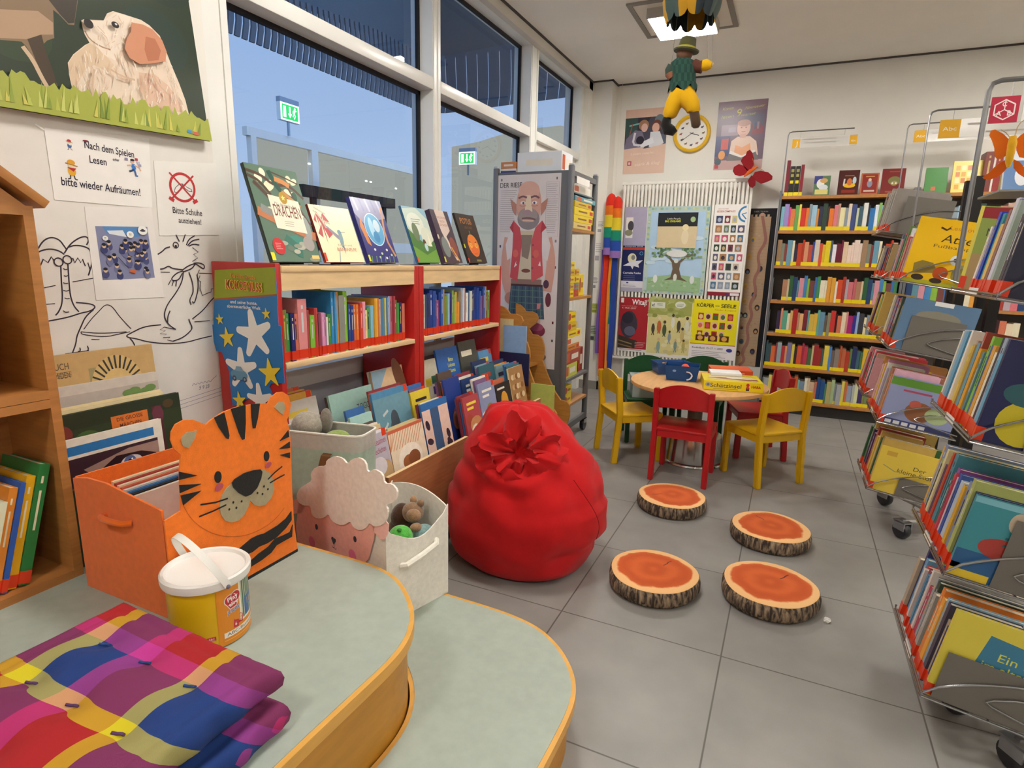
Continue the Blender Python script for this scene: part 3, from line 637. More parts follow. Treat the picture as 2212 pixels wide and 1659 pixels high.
def notices():
    def figure(m, x, y, k, hat, body, scarf):
        m.e(x, y+0.02*k, 0.011*k, 0.013*k, body); m.e(x, y+0.037*k, 0.009*k, 0.008*k, '#e8d2b0'); m.e(x, y+0.045*k, 0.011*k, 0.008*k, hat); m.l([(x-0.016*k, y+0.042*k), (x+0.017*k, y+0.036*k)], 0.003*k, '#a88040')
        m.p([(x-0.012*k, y+0.031*k), (x+0.013*k, y+0.03*k), (x+0.004*k, y+0.02*k)], scarf)
        for d in (-1, 1): m.l([(x+d*0.005*k, y+0.009*k), (x+d*0.006*k, y), (x+d*0.013*k, y-0.002*k)], 0.003*k, '#30242c')
    def tidy(m):
        K = '#2c2438'
        for tx, p, h, w in (('Nach dem Spielen', [(1.2723, 1.6652)][0], 0.022, 0.155), ('Lesen', [(1.2307, 1.6254)][0], 0.022, 0.052), ('oder', [(1.2883, 1.6428)][0], 0.009, 0.021), ('bitte wieder Aufräumen!', [(1.2364, 1.5445)][0], 0.024, 0.243)):
            m.t(tx, p[0], p[1], h, K, w=w, bold=0.012, rot=-2)
        p = [(1.1513, 1.6564), (1.1491, 1.5708), (1.3418, 1.6040), (1.1999, 1.6892)]
        figure(m, p[0][0], p[0][1], 0.55, '#b83040', '#4a6aa0', '#e8e4e0'); figure(m, p[1][0], p[1][1], 1.05, '#e0a030', '#e0a830', '#b82c34')
        y, z = p[2]                                  # a little juggler
        m.e(y, z+0.045, 0.006, 0.007, '#e0b098'); m.e(y, z+0.050, 0.007, 0.004, '#2a2430'); m.l([(y, z+0.037), (y+0.004, z+0.02)], 0.013, '#3878c8'); m.l([(y+0.004, z+0.02), (y-0.014, z+0.012)], 0.006, '#30405a'); m.l([(y+0.004, z+0.02), (y+0.008, z), (y+0.014, z+0.001)], 0.006, '#3868a8')
        m.l([(y-0.004, z+0.034), (y-0.02, z+0.03)], 0.004, '#e0b098'); m.l([(y+0.004, z+0.034), (y+0.02, z+0.03), (y+0.026, z+0.018)], 0.004, '#e0b098')
        for dy, dz, c in ((-0.02, 0.05, '#8a84a8'), (0.014, 0.054, '#b04050'), (0.024, 0.036, '#a09ab8'), (0.02, 0.044, '#c0bcd0')): m.r(y+dy-0.005, z+dz-0.004, y+dy+0.005, z+dz+0.004, c)
        m.e(p[3][0], p[3][1], 0.009, 0.003, '#7c2030'); 
        for q in [(1.0770, 1.7058), (1.3951, 1.7228)]: m.l([(q[0]-0.012, q[1]+0.006), (q[0]+0.01, q[1]-0.006)], 0.004, '#f4f2ee')
    poly_sheet('tidy_up_notice', 'white notice with printed lines and small comic figures under the dog picture', 'notice', WL(0, 0, -2.0475),
               [(1.0903, 1.5028), (1.3963, 1.5042), (1.4087, 1.7346), (1.0877, 1.7062)], '#f1ece6', tidy, 0.001)
    def shoes(m):
        R = '#c23a3c'; c = [(1.5179, 1.5860)][0]
        s = MB; y, z = c
        m.p([(y-0.036, z-0.02), (y-0.03, z-0.004), (y-0.012, z+0.012), (y+0.002, z+0.014), (y+0.006, z+0.004), (y-0.008, z-0.004), (y-0.018, z-0.022)], '#6d6468'); m.p([(y-0.033, z-0.018), (y-0.027, z-0.004), (y-0.011, z+0.009), (y-0.001, z+0.01), (y-0.011, z-0.005), (y-0.02, z-0.019)], '#efe9e4')
        m.p([(y+0.004, z+0.014), (y+0.018, z+0.004), (y+0.036, z-0.002), (y+0.038, z-0.012), (y+0.024, z-0.012), (y+0.006, z-0.002)], '#6d6468'); m.p([(y+0.006, z+0.011), (y+0.018, z+0.001), (y+0.034, z-0.004), (y+0.034, z-0.009), (y+0.024, z-0.009), (y+0.009, z)], '#efe9e4')
        m.ring(y, z, 0.052, 0.043, R, 32)
        for d in (-1, 1): m.l([(y-d*0.047, z-0.044), (y+d*0.047, z+0.046)], 0.006, R); m.l([(y-d*0.047-0.009, z-0.040), (y-d*0.047+0.009, z-0.050)] if d > 0 else [(y+0.047-0.009, z-0.05), (y+0.047+0.009, z-0.040)], 0.012, R)
        m.t('Bitte Schuhe', y+0.012, z-0.094, 0.022, '#3a343c', w=0.118, rot=-1.5, bold=0.006); m.t('ausziehen!', y+0.018, z-0.126, 0.019, '#3a343c', w=0.092, rot=-1.5, bold=0.006)
    poly_sheet('shoe_notice', 'white notice with a red crossed circle over shoes beside the window', 'notice', WL(0, 0, -2.0474),
               [(1.4120, 1.4118), (1.6573, 1.4246), (1.6666, 1.6903), (1.4177, 1.6638)], '#eee9e2', shoes, 0.001)
    def crowd(m):
        q = [(1.2013, 1.2607), (1.3791, 1.2657), (1.3704, 1.4391), (1.1979, 1.4321)]
        m.p(q, '#8487a8')
        def at(u, v):
            a, b, c, d = [Vector(k) for k in q]; return (a*(1-u)+b*u)*(1-v)+(d*(1-u)+c*u)*v
        m.p([at(0.12, 1), at(0.85, 1), at(0.8, 0.8), at(0.2, 0.86)], '#5a8ac0'); m.p([at(0.2, 0.92), at(0.5, 0.93), at(0.56, 0.8), at(0.24, 0.86)], '#dfe4ea')
        r = random.Random(3)
        for i in range(34):
            u, v = r.uniform(0.06, 0.95), r.uniform(0.12, 0.72)
            if 0.4 < u < 0.72 and v < 0.3: continue
            a = at(u, v); m.e(a.x, a.y-0.012, 0.011, 0.013, r.choice(['#4c4f7a', '#5c5f8c', '#3c4070', '#6e7298'])); m.e(a.x, a.y, 0.0065, 0.008, '#d8b894'); m.e(a.x, a.y+0.004, 0.007, 0.005, '#22202c')
        a = at(0.5, 0.13); m.p([a.to_tuple(), (a.x+0.02, a.y-0.004), (a.x+0.025, a.y+0.006), (a.x+0.005, a.y+0.01)], '#c8683c'); m.l([at(0.33, 0.42), at(0.5, 0.2)], 0.002, '#2c2838')
        for u, v, rr, tx in ((0.14, 0.78, 0.008, '!?'), (0.62, 0.85, 0.011, '!!?'), (0.88, 0.93, 0.015, '')):
            a = at(u, v); m.e(a.x, a.y, rr*1.1, rr, '#f2f0ea'); 
            if tx: m.t(tx, a.x, a.y-0.004, 0.008, '#28242c', bold=0.01)
        a = at(0.88, 0.93); m.e(a.x, a.y-0.001, 0.010, 0.0035, '#4a4450'); m.e(a.x, a.y+0.002, 0.005, 0.003, '#4a4450')
    poly_sheet('comic_print', 'paper sheet with a blue comic picture of a crowd below the tidy-up notice', 'print', WL(0, 0, -2.0476),
               [(1.1738, 1.1973), (1.4067, 1.1957), (1.3923, 1.5062), (1.1732, 1.4900)], '#ebe5df', crowd, 0.001, part='picture')
notices()

# ---------------------------------------------------------------- books: one builder for every kind
def book_mesh(m, t, d, h, col, pages='#e9dfc8', band=None, title=None, r=None):
    """Thickness t along x, depth d along y (spine at y=0), height h along z; page block set back from the boards."""
    b = 0.0022 if t > 0.007 else 0.0012
    m.box(0, 0, 0, b, d, h, col); m.box(t-b, 0, 0, t, d, h, col); m.box(b, 0, 0, t-b, b, h, col)
    m.box(b, b, 0.002, t-b, d-0.003, h-0.003, pages)
    if title and t > 0.013:                          # plain title strokes on the spine
        for z0, z1 in ((0.45, 0.78), (0.84, 0.9))[:1 if t < 0.014 else 2]: m.box(t*0.38, -0.0004, h*z0, t*0.60, 0.0, h*z1, title)
    if band: m.box(0, -0.0005, h*0.3, t, 0, h*0.36, band)
    return m
def spine_label(t, col, h=0.035, z0=0.004, wrap=0.018):
    m = MB(); e = 0.0006
    return m.box(-e, -e, z0, t+e, wrap, z0+h, col)
BOOKS = {'n': 0}
def upright_row(M, x0, x1, specs, shelf, cat, group, name, label_col=None, deep=(0.12, 0.2), high=(0.17, 0.24), thick=(0.01, 0.025), zmax=0.3, parts=True, seed=1, ends=('', ''), lean=0, lab_h=0.035, label_word=None, titles=True, unit=('book',)):
    """Books side by side from x0 to x1 along local x. specs: a list of colours (cycled) or (colour, t, h)."""
    r = random.Random(seed); x = x0; got = []
    i = 0
    while True:
        sp = specs[i % len(specs)]; i += 1
        if isinstance(sp, tuple): c, t, h = sp
        else: c, t, h = sp, r.uniform(*thick), r.uniform(*high)
        if x+t > x1: break
        d = r.uniform(*deep); got.append((c, t, h, d, x)); x += t+0.0008
    n = len(got)
    for k, (c, t, h, d, x) in enumerate(got):
        tl = r.choice(['#d8d0b8', '#c8b050', '#c8ccd0', '#30303c', None, None, None]) if titles else None
        o = book_mesh(MB(), t, d, h, c, title=tl).build(name, 'book')
        a = RX(-lean*r.uniform(0.4, 1.0)) if lean else Matrix()
        o.matrix_world = M @ T(x, r.uniform(0, 0.012), 0) @ a
        sz = ('thick ' if t > thick[0]+(thick[1]-thick[0])*0.75 else 'slim ' if t < thick[0]+(thick[1]-thick[0])*0.3 else '')+('tall ' if h > high[0]+(high[1]-high[0])*0.8 else 'short ' if h < high[0]+(high[1]-high[0])*0.2 else '')
        q = (ORD[k], ends[0]) if k < n/2 else (ORD[n-1-k], ends[1])
        tag(o, '%s%s %s, %s from the %s end %s' % (sz, cname(c), unit[0], q[0], q[1], shelf), cat, group)
        if label_col and parts:
            lb = spine_label(t, label_col, lab_h, wrap=min(0.02, d*0.3)).build('spine_label', 'gloss', o); 
        elif label_col:
            pass
    return got

# ---------------------------------------------------------------- wooden house bookcase at the near end
def house_bookcase():
    o = thing('house_bookcase', 'wooden house-shaped bookcase with gable roof standing on the green platform', 'bookcase', loc=(-1.924, 0.52, 0.42))
    W, W2 = '#b5793f', '#a86c34'
    hw = 0.375; xf, xb = 0.12, -0.115; t = 0.024
    for s, nm in ((1, 'side_panel'), (-1, 'side_panel')):
        MB().box(xb, s*hw-t/2, 0, xf, s*hw+t/2, 1.045, W).build(nm, 'wood', o)
    for z in (0.0, 0.511, 0.5365, 1.021): MB().box(xb, -hw+t/2, z, xf, hw-t/2, z+0.024, W).build('shelf_board', 'woodlong', o)
    MB().box(xb-0.006, -hw, 0, xb, hw, 1.045, W2).build('back_panel', 'wood', o)
    MB(frame((xf-0.02, 0, 1.045), (0, 1, 0), (0, 0, 1), (1, 0, 0))).prism([(-hw, 0), (hw, 0), (0, 0.30)], 0.012, W).build('gable_panel', 'wood', o)
    for s in (1, -1):
        a = math.atan2(0.315, hw+0.03)
        M = frame((xb+0.032, s*(hw+0.03), 1.04), (1, 0, 0), (0, -s*math.cos(a), math.sin(a)), (0, s*math.sin(a), math.cos(a)))
        MB(M).box(0, 0, 0, xf-xb-0.012, 0.50, 0.024, W, bev=0.002).build('roof_panel', 'woodlong', o)
house_bookcase()
def bookcase_books():
    lab = '#d8401f'
    # spine towards the room (+x): local x runs along -... y falls with the shelf
    B = frame((-1.825, 0, 0), (0, 1, 0), (-1, 0, 0), (0, 0, 1))
    G = 'books in the house bookcase'
    rows = [('lower', 0.4455, [('#2a7a3e', 0.026, 0.335, 4, 0.852), ('#e0a81c', 0.022, 0.31, 13, 0.828), ('#2c5cb0', 0.012, 0.30, 17, 0.79), ('#e08a30', 0.02, 0.29, 17, 0.765), ('#dfe2c4', 0.024, 0.26, 16, 0.738), ('#3c66b4', 0.014, 0.22, 14, 0.712), ('#f0ece4', 0.016, 0.2, 14, 0.69), ('#c83a3a', 0.02, 0.23, 10, 0.665), ('#408a50', 0.018, 0.24, 8, 0.63)]),
            ('upper', 0.982, [('#d8b830', 0.02, 0.26, 4, 0.79), ('#8aa838', 0.018, 0.3, 4, 0.765), ('#2c6a38', 0.025, 0.27, 4, 0.735), ('#e8d860', 0.016, 0.25, 4, 0.705), ('#a84030', 0.02, 0.26, 3, 0.68)])]
    for wh, z, bs in rows:
        y = .876 if wh == 'lower' else .80            # inner face of the side panel; the upper row stands free
        lean = 16 if wh == 'lower' else 4
        a = math.radians(lean); top = bs[0][2]
        foot = y-.0008-top*math.sin(a)               # foot of the first book's outer edge
        for k, (c, t, h, _a, _y) in enumerate(bs):
            o = book_mesh(MB(), t, 0.19, h, c, title='#e8dcb8').build('book', 'book')
            o.matrix_world = B @ T(foot-0.0008, 0.004+0.006*(k % 2), z) @ Matrix.Rotation(a, 4, 'Y') @ T(-t, 0, 0)
            tag(o, '%s book, %s from the wall drawing on the %s shelf of the wooden bookcase' % (cname(c), ORD[k], wh), 'book', G)
            spine_label(t, lab, 0.035).build('spine_label', 'gloss', o)
            foot -= (t+.0016)/math.cos(a)
bookcase_books()

def giant_books():
    tag(MB().box(-2.045, 0.93, 0.42, -1.86, 1.345, 0.45, '#8a5a30').box(-2.045, 0.93, 0.45, -2.03, 1.345, 0.62, '#8a5a30').box(-1.875, 0.93, 0.45, -1.86, 1.345, 0.52, '#8a5a30').build('browser_crate', 'wood'),
        'low wooden crate holding big picture books against the drawn wall', 'crate')
    def big(y, z, x, w, h, t, col, label, art, tilt=5):
        M = frame((x, y, z), (0, 1, 0), (0, 0, 1), (1, 0, 0)) @ RX(-tilt)
        o = MB().box(0, 0, -t, w, h, -t+0.003, col).box(0, 0, -0.003, w, h, 0, col).box(0, 0, -t, 0.003, h, 0, col).build('picture_book', 'book')
        o.matrix_world = M; tag(o, label, 'picture book', 'giant picture books by the drawn wall')
        MB().box(0.003, 0.003, -t+0.003, w-0.004, h-0.003, -0.003, '#f0e6cf').build('pages', 'paper', o)
        m = MB(); art(m, w, h); m.build('cover_picture', 'book', o)
    def pharaoh(m, w, h):
        m.r(0, 0, w, h, '#c9a56c'); m.r(0.01, 0.05, w*0.5, h*0.7, '#bf9a60'); m.r(0.17, h*0.66, 0.24, h*0.86, '#a09468'); 
        m.t('RIESENBUCH', 0.005, h*0.88, 0.02, '#5a4632', align='L', w=0.11, bold=0.005); m.t('DER', 0.005, h*0.81, 0.02, '#5a4632', align='L', w=0.03); m.t('PYRAMIDEN', 0.04, h*0.81, 0.02, '#5a4632', align='L', w=0.075)
        for k in range(4): m.l([(0.06, h*0.855-0.005*k+0.0), (0.12, h*0.86-0.005*k)], 0.0012, '#5a4632')
        m.p([(0.0, h*0.55), (0.03, h*0.72), (0.05, h*0.62), (0.085, h*0.72), (0.105, h*0.745), (0.1, h*0.5), (0.075, h*0.5), (0.075, h*0.65), (0.045, h*0.54), (0.02, h*0.66), (0.015, h*0.5)], '#2f7fa8')
        cx, cy = w*0.66, h*0.52
        m.e(cx, cy+0.06, 0.085, 0.105, '#d8b878'); m.p([(cx-0.08, cy+0.08), (cx+0.08, cy+0.08), (cx+0.11, cy-0.12), (cx-0.11, cy-0.12)], '#d8b878')
        for k in range(17):
            a = math.radians(195-k*13.1); u = (math.cos(a), math.sin(a))
            m.l([(cx+0.05*u[0], cy+0.06+0.06*u[1]), (cx+0.084*u[0], cy+0.06+0.103*u[1])], 0.006, '#3a3630')
        for k in range(9):
            z = cy+0.06-0.018*k; d = 0.004*k
            for s in (-1, 1): m.l([(cx+s*0.05, z), (cx+s*(0.082+d), z-0.006)], 0.006, '#3a3630')
        m.e(cx, cy+0.03, 0.047, 0.066, '#d9b98a'); 
        for s in (-1, 1): m.e(cx+s*0.018, cy+0.045, 0.009, 0.004, '#4a3a30'); m.l([(cx+s*0.03, cy+0.055), (cx+s*0.008, cy+0.058)], 0.0025, '#5a4632')
        m.l([(cx, cy+0.04), (cx-0.004, cy+0.02), (cx+0.005, cy+0.018)], 0.002, '#a88a60'); m.l([(cx-0.012, cy), (cx+0.012, cy)], 0.003, '#a06a50')
    big(0.932, 0.655, -1.985, 0.387, 0.385, 0.018, '#caa874', 'tall tan pyramid picture book with a striped royal headcloth, rearmost of its crate', pharaoh, 4)
    big(0.935, 0.60, -1.963, 0.375, 0.345, 0.014, '#d8cfc2', 'pale grey picture book with green leaves, in front of the pyramid book', lambda m, w, h: (m.r(0, 0, w, h, '#b9aea4'), m.r(0, h-0.03, w, h, '#cfc6ba'), [m.e(w-0.03-0.018*k, h-0.05-0.008*(k % 3), 0.02, 0.012, '#6b8a4c') for k in range(5)], m.e(w*0.72, h-0.055, 0.022, 0.012, '#6b8a4c'), m.p([(0.0, h-0.17), (0.04, h-0.1), (0.02, h-0.16)], '#3a3444'), m.e(w*0.42, h-0.075, 0.012, 0.006, '#4a4448')), 4)
    for k, c in enumerate(('#e8d8b0', '#d9c08a')):
        big(0.93, 0.57, -1.945+0.009*k, 0.375, 0.315-0.008*k, 0.006, c, '%s thin picture book edge between the grey and the fairy-tale book' % ('cream', 'straw-coloured')[k], lambda m, w, h: m.r(0, 0, w, h, '#e4d3a4'), 4)
    def tales(m, w, h):
        m.r(0, 0, w, h, '#2c3a20'); m.r(0, h-0.05, w, h, '#23301c'); m.e(0.04, h-0.12, 0.06, 0.05, '#2f4a58'); m.e(0.03, h-0.06, 0.03, 0.03, '#7a3028'); m.e(0.1, h-0.09, 0.04, 0.03, '#46622e'); m.r(0.31, 0.02, 0.345, h-0.03, '#54222a'); m.e(0.33, h-0.06, 0.02, 0.03, '#6a3040'); m.e(0.37, h-0.03, 0.02, 0.015, '#4a3a20')
        m.p([(0.175, h-0.035), (0.295, h-0.035), (0.295, h-0.105), (0.175, h-0.105)], '#d8742c')
        for k, tx in enumerate(('DIE GROSSE', 'MÄRCHEN', 'SCHATZTRUHE')): m.t(tx, 0.235, h-0.054-0.021*k, 0.012, '#5c2a18', w=(0.085, 0.07, 0.1)[k], bold=0.015)
    big(0.932, 0.5, -1.908, 0.415, 0.37, 0.016, '#20281a', 'dark green fairy-tale picture book with an orange title patch', tales, 4)
    def eye(m, w, h):
        m.r(0, 0, w, h, '#ece4d4'); m.r(0.0, h-0.05, w-0.03, h-0.022, '#2a78b8'); m.r(0, 0, w-0.02, h-0.06, '#3c2630'); m.p([(0.06, h-0.1), (0.2, h-0.07), (w-0.02, h-0.07), (w-0.02, h-0.13), (0.12, h-0.16)], '#a8877c')
        m.p([(0.10, h-0.12), (0.16, h-0.085), (0.24, h-0.09), (0.29, h-0.11), (0.24, h-0.145), (0.15, h-0.145)], '#2a1820')
        m.e(0.205, h-0.117, 0.035, 0.022, '#d8cfd0'); m.e(0.2, h-0.115, 0.02, 0.02, '#5a6a98'); m.e(0.2, h-0.115, 0.008, 0.008, '#181420'); m.e(0.207, h-0.108, 0.003, 0.003, '#fff')
        for k in range(3): m.e(0.1+0.05*k, h-0.19, 0.03, 0.022, '#c89c88')
    big(0.932, 0.455, -1.885, 0.32, 0.345, 0.014, '#ece4d4', 'picture book with a staring blue eye, foremost of the crate', eye, 3)
    big(0.914, 0.421, -1.842, 0.06, 0.245, 0.012, '#34503c', 'narrow dark green book squeezed beside the wooden bookcase post', lambda m, w, h: (m.r(0, 0, w, h, '#2c4434'), m.r(0.02, h-0.05, 0.05, h-0.02, '#d8d4c8')), 0)
giant_books()

# ---------------------------------------------------------------- the red shelf under the window
RED, RED2, MAPLE = '#b3201c', '#a01c18', '#e4c494'
def red_shelf():
    o = thing('library_shelf', 'low red library shelf with maple boards under the window', 'shelf', loc=(-1.86, 2.53, 0))
    P = lambda: MB(T(1.86, -2.53, 0))
    xb, xf = -2.035, -1.70
    for y0, y1 in ((1.60, 1.625), (2.475, 2.517), (2.521, 2.561), (3.425, 3.45)):
        m = P(); m.box(xb, y0, 0, xf, y1, 1.325 if y0 < 1.7 else 1.313, RED, bev=0.004); m.build('side_panel', 'lacquer', o)
        ys = y0 if y0 > 1.7 else 1.80
        m = P(); m.box(xf, ys, 0.0, -1.40, ys+(y1-y0), 0.42, RED).build('trough_side', 'lacquer', o)
    for y0, y1 in ((1.625, 2.475), (2.561, 3.425)):
        ys = y0 if y0 > 1.7 else 1.826
        P().box(xb, y0, 1.292, xf+0.004, y1, 1.315, MAPLE, bev=0.003).box(xf-0.02, y0, 1.225, xf, y1, 1.292, MAPLE).build('top_board', 'woodlong', o)
        P().box(xb+0.02, y0, 0.93, xf+0.002, y1, 0.952, MAPLE, bev=0.002).build('shelf_board', 'woodlong', o)
        P().box(xb, y0, 0.0, xb+0.012, y1, 0.60, RED2).build('back_panel', 'lacquer', o)
        P().box(xf-0.02, ys, 0.0, xf, y1, 0.30, RED2).build('riser', 'lacquer', o)
        m = P(); m.add([(-1.41, ys, 0.33), (-1.41, y1, 0.33), (-1.715, y1, 0.46), (-1.715, ys, 0.46), (-1.41, ys, 0.315), (-1.41, y1, 0.315), (-1.715, y1, 0.445), (-1.715, ys, 0.445)], [(0, 1, 2, 3), (7, 6, 5, 4), (0, 4, 5, 1)], RED2); m.add([(-1.715, y0, 0.46), (-1.715, y1, 0.46), (-2.02, y1, 0.59), (-2.02, y0, 0.59), (-1.715, y0, 0.445), (-1.715, y1, 0.445), (-2.02, y1, 0.575), (-2.02, y0, 0.575)], [(0, 1, 2, 3), (7, 6, 5, 4), (0, 4, 5, 1)], RED2).build('trough_floor', 'lacquer', o)
        P().box(-1.405, ys, 0.05, -1.388, y1, 0.485, '#b0764c', top=MAPLE).build('trough_front', 'wood', o)
red_shelf()
def red_shelf_books():
    B = frame((-1.712, 0, 0.953), (0, 1, 0), (-1, 0, 0), (0, 0, 1))
    G = 'books standing on the red shelf'; lab = '#d2371c'
    left = [('#6b7a3c', .022, .2), ('#3a9a48', .016, .185), ('#20246a', .02, .185), ('#c9705c', .022, .18), ('#d98a8c', .046, .235), ('#a8484c', .010, .19), ('#7cb83a', .024, .17), ('#b0383c', .012, .195), ('#c85a50', .014, .195), ('#8c4a5c', .012, .17), ('#d890b8', .016, .175), ('#b880b0', .014, .172), ('#e8dcd8', .010, .155), ('#3c8a50', .022, .165),
            ('#3a8ec8', .014, .255), ('#4a98cc', .012, .255), ('#d88a30', .012, .255), ('#8a8c84', .034, .24), ('#8cc83c', .024, .255), ('#2c4a88', .014, .2), ('#2a3c8c', .018, .195), ('#e07030', .022, .195), ('#e8843c', .014, .195), ('#d04838', .018, .2), ('#e8a0b0', .022, .205), ('#f0e2a0', .016, .165), ('#58a060', .022, .175), ('#88c0dc', .020, .185),
            ('#e0a030', .012, .215), ('#e8b848', .010, .215), ('#c87030', .012, .215), ('#b49c98', .014, .21), ('#4a80a8', .012, .21), ('#508cb8', .012, .215), ('#e0c440', .010, .215), ('#3a78a8', .014, .215), ('#7098c8', .014, .215), ('#a8b8d8', .012, .22), ('#c8707c', .014, .22), ('#a8404c', .012, .22), ('#d08090', .012, .225), ('#e07868', .020, .225)]
    right = [('#2c5a90', .010, .22), ('#dfe4d4', .014, .215), ('#405078', .018, .215), ('#2a3c70', .022, .22), ('#1f3c8c', .03, .235), ('#274a9c', .028, .23), ('#3c60a8', .014, .21), ('#c83c5c', .018, .18), ('#20408c', .018, .22), ('#305cb0', .022, .235), ('#c09858', .012, .235), ('#6c4a30', .014, .19), ('#7c9c4c', .026, .20), ('#9cc8e0', .012, .21), ('#30308c', .032, .215), ('#7c9c50', .020, .225), ('#94b450', .022, .2), ('#d8b850', .012, .215), ('#e89a3c', .018, .16), ('#6c5c74', .016, .16), ('#a89c88', .012, .22), ('#a8bcd8', .022, .235), ('#e0e4e8', .012, .235), ('#8c3c40', .008, .235), ('#f0ece8', .042, .205)]
    for nm, x0, specs, sh, e in (('l', 1.632, left, 'of the near red board', ('standee', 'divider')), ('r', 2.568, right, 'of the far red board', ('divider', 'trolley'))):
        upright_row(B, x0, x0+0.79, specs[:40] if nm == 'l' else specs, sh, 'book', G, 'book', lab, deep=(0.17, 0.24), thick=(0.01, 0.03), high=(0.17, 0.235), seed=4, ends=e)
    o = MB().box(0, 0, 0, 0.002, 0.03, 0.05, '#7a3030'); 
red_shelf_books()

def display_books():
    """Picture books stood up on small stands along the shelf's top."""
    y1 = 1.6
    Z = 1.3158
    def stand(M, w):
        pass
    def disp(y, w, h, t, lean, col, label, art, turn=0, dark=True):
        M = frame((-1.745, y, Z), (0, 1, 0), (0, 0, 1), (1, 0, 0)) @ T(w/2, 0, 0) @ RY(turn) @ T(-w/2, 0, 0)
        s = thing('book_stand', 'black book stand under the %s on the red shelf' % label[0], 'stand', M, 'book stands on the red shelf')
        a = math.radians(lean); d = t+0.004; zb = -d-0.012
        MB().box(w*0.2, 0, -0.14, w*0.8, 0.003, 0.03, '#9a948c').build('base', 'plastic', s)
        MB().add([(w*0.25, 0.003, zb), (w*0.75, 0.003, zb), (w*0.62, h*0.62*math.cos(a), zb-h*0.62*math.sin(a)), (w*0.38, h*0.62*math.cos(a), zb-h*0.62*math.sin(a)),
                  (w*0.25, 0.003, zb-0.004), (w*0.75, 0.003, zb-0.004), (w*0.62, h*0.62*math.cos(a), zb-0.004-h*0.62*math.sin(a)), (w*0.38, h*0.62*math.cos(a), zb-0.004-h*0.62*math.sin(a))],
                 [(0, 1, 2, 3), (7, 6, 5, 4), (0, 4, 5, 1), (1, 5, 6, 2), (2, 6, 7, 3), (3, 7, 4, 0)], '#242428').build('back_rest', 'plastic', s)
        o = MB().box(0, 0, -t, w, h, -t+0.0025, col).box(0, 0, -0.0025, w, h, 0, col).box(0, 0, -t, 0.003, h, 0, col).build('picture_book', 'book')
        o.matrix_world = M @ T(0, 0.0135+t*math.sin(a)*0, 0.0) @ RX(-lean); tag(o, label[1], 'picture book', 'picture books displayed on the red shelf')
        MB().box(0.003, 0.003, -t+0.0025, w-0.003, h-0.003, -0.0025, '#efe4cc').build('pages', 'paper', o)
        m = MB(); art(m, w, h); m.build('cover_picture', 'gloss', o)
    def dragons(m, w, h):
        r = random.Random(8); m.r(0, 0, w, h, '#5f7a68')
        for i in range(16): m.e(r.uniform(0.03, w-0.02), r.uniform(h*0.5, h-0.02), r.uniform(.012, .03), r.uniform(.01, .02), r.choice(['#efe8cc', '#e6e2c0', '#355f4c', '#d8d8b8']), rot=r.uniform(0, 90))
        for pts, ww in (([(0, h*.93), (.07, h*.9), (.12, h*.8), (.2, h*.84), (w, h*.7)], .012), ([(.02, h*.82), (.06, h*.72), (.1, h*.6), (.08, h*.45)], .016), ([(.0, h*.88), (.05, h*.84), (.09, h*.7)], .012), ([(.12, h*.95), (.2, h*.9), (w-.01, h*.86)], .006), ([(.19, h*.8), (.22, h*.6), (.25, h*.45), (w, h*.4)], .008), ([(.14, h*.7), (.2, h*.62), (.24, h*.5)], .01)): m.l(pts, ww, '#5c4438', 2)
        m.l([(.11, h*.96), (.13, h*.8), (.17, h*.7), (.22, h*.66)], .022, '#2f5648', 2); m.l([(.13, h*.88), (.17, h*.86), (.2, h*.82)], .02, '#d08a50', 2); m.l([(.15, h*.75), (.2, h*.66), (.23, h*.6)], .016, '#c98a50', 2)
        m.l([(.0, h*.52), (.06, h*.46), (.12, h*.4), (.2, h*.32), (.27, h*.28)], .035, '#c07850', 2); m.l([(.02, h*.56), (.07, h*.5)], .03, '#8a8c88', 1)
        m.e(.15, h*.2, .05, .03, '#3f8a7c'); m.l([(.1, h*.26), (.16, h*.14), (.15, h*.05)], .03, '#3c7464', 1)
        for i in range(9): m.e(r.uniform(.05, w-.03), r.uniform(.01, h*.2), r.uniform(.015, .03), r.uniform(.008, .018), r.choice(['#8f9484', '#a8ac9c', '#6f7c6c', '#b8b4a4']))
        m.e(w-.03, h*.36, .02, .05, '#9aa09c'); m.e(w-.045, h*.2, .03, .03, '#a49c98')
        m.p([(w*.27, h*.35), (w*.86, h*.31), (w*.86, h*.66), (w*.27, h*.70)], '#efe6d0')
        m.e(w*.56, h*.68, .02, .024, '#b8902c'); m.star(w*.56, h*.68, .012, '#f0e080')
        m.t('Die Hüterin der', w*.56, h*.575, .018, '#7c6a58', w=w*.42, rot=-3, shear=.2); m.t('DRACHEN', w*.565, h*.475, .045, '#7a3a24', w=w*.52, rot=-3, bold=.005)
        lines_of_print(m, w*.45, h*.425, w*.2, 3, .008, '#8c7c6c')
        m.e(w*.2, h*.16, .03, .032, '#c8282c'); lines_of_print(m, w*.14, h*.19, w*.12, 4, .007, '#f0d8d0')
        m.r(0.0, 0.005, .018, .035, '#e8e030'); m.r(w-.05, .012, w-.008, .026, '#e8c87c')
    disp(1.629, .262, .37, .016, 18, '#34443c', ('dragon book', 'large green picture book with a dragon-forest cover and cream title panel'), dragons, 2)
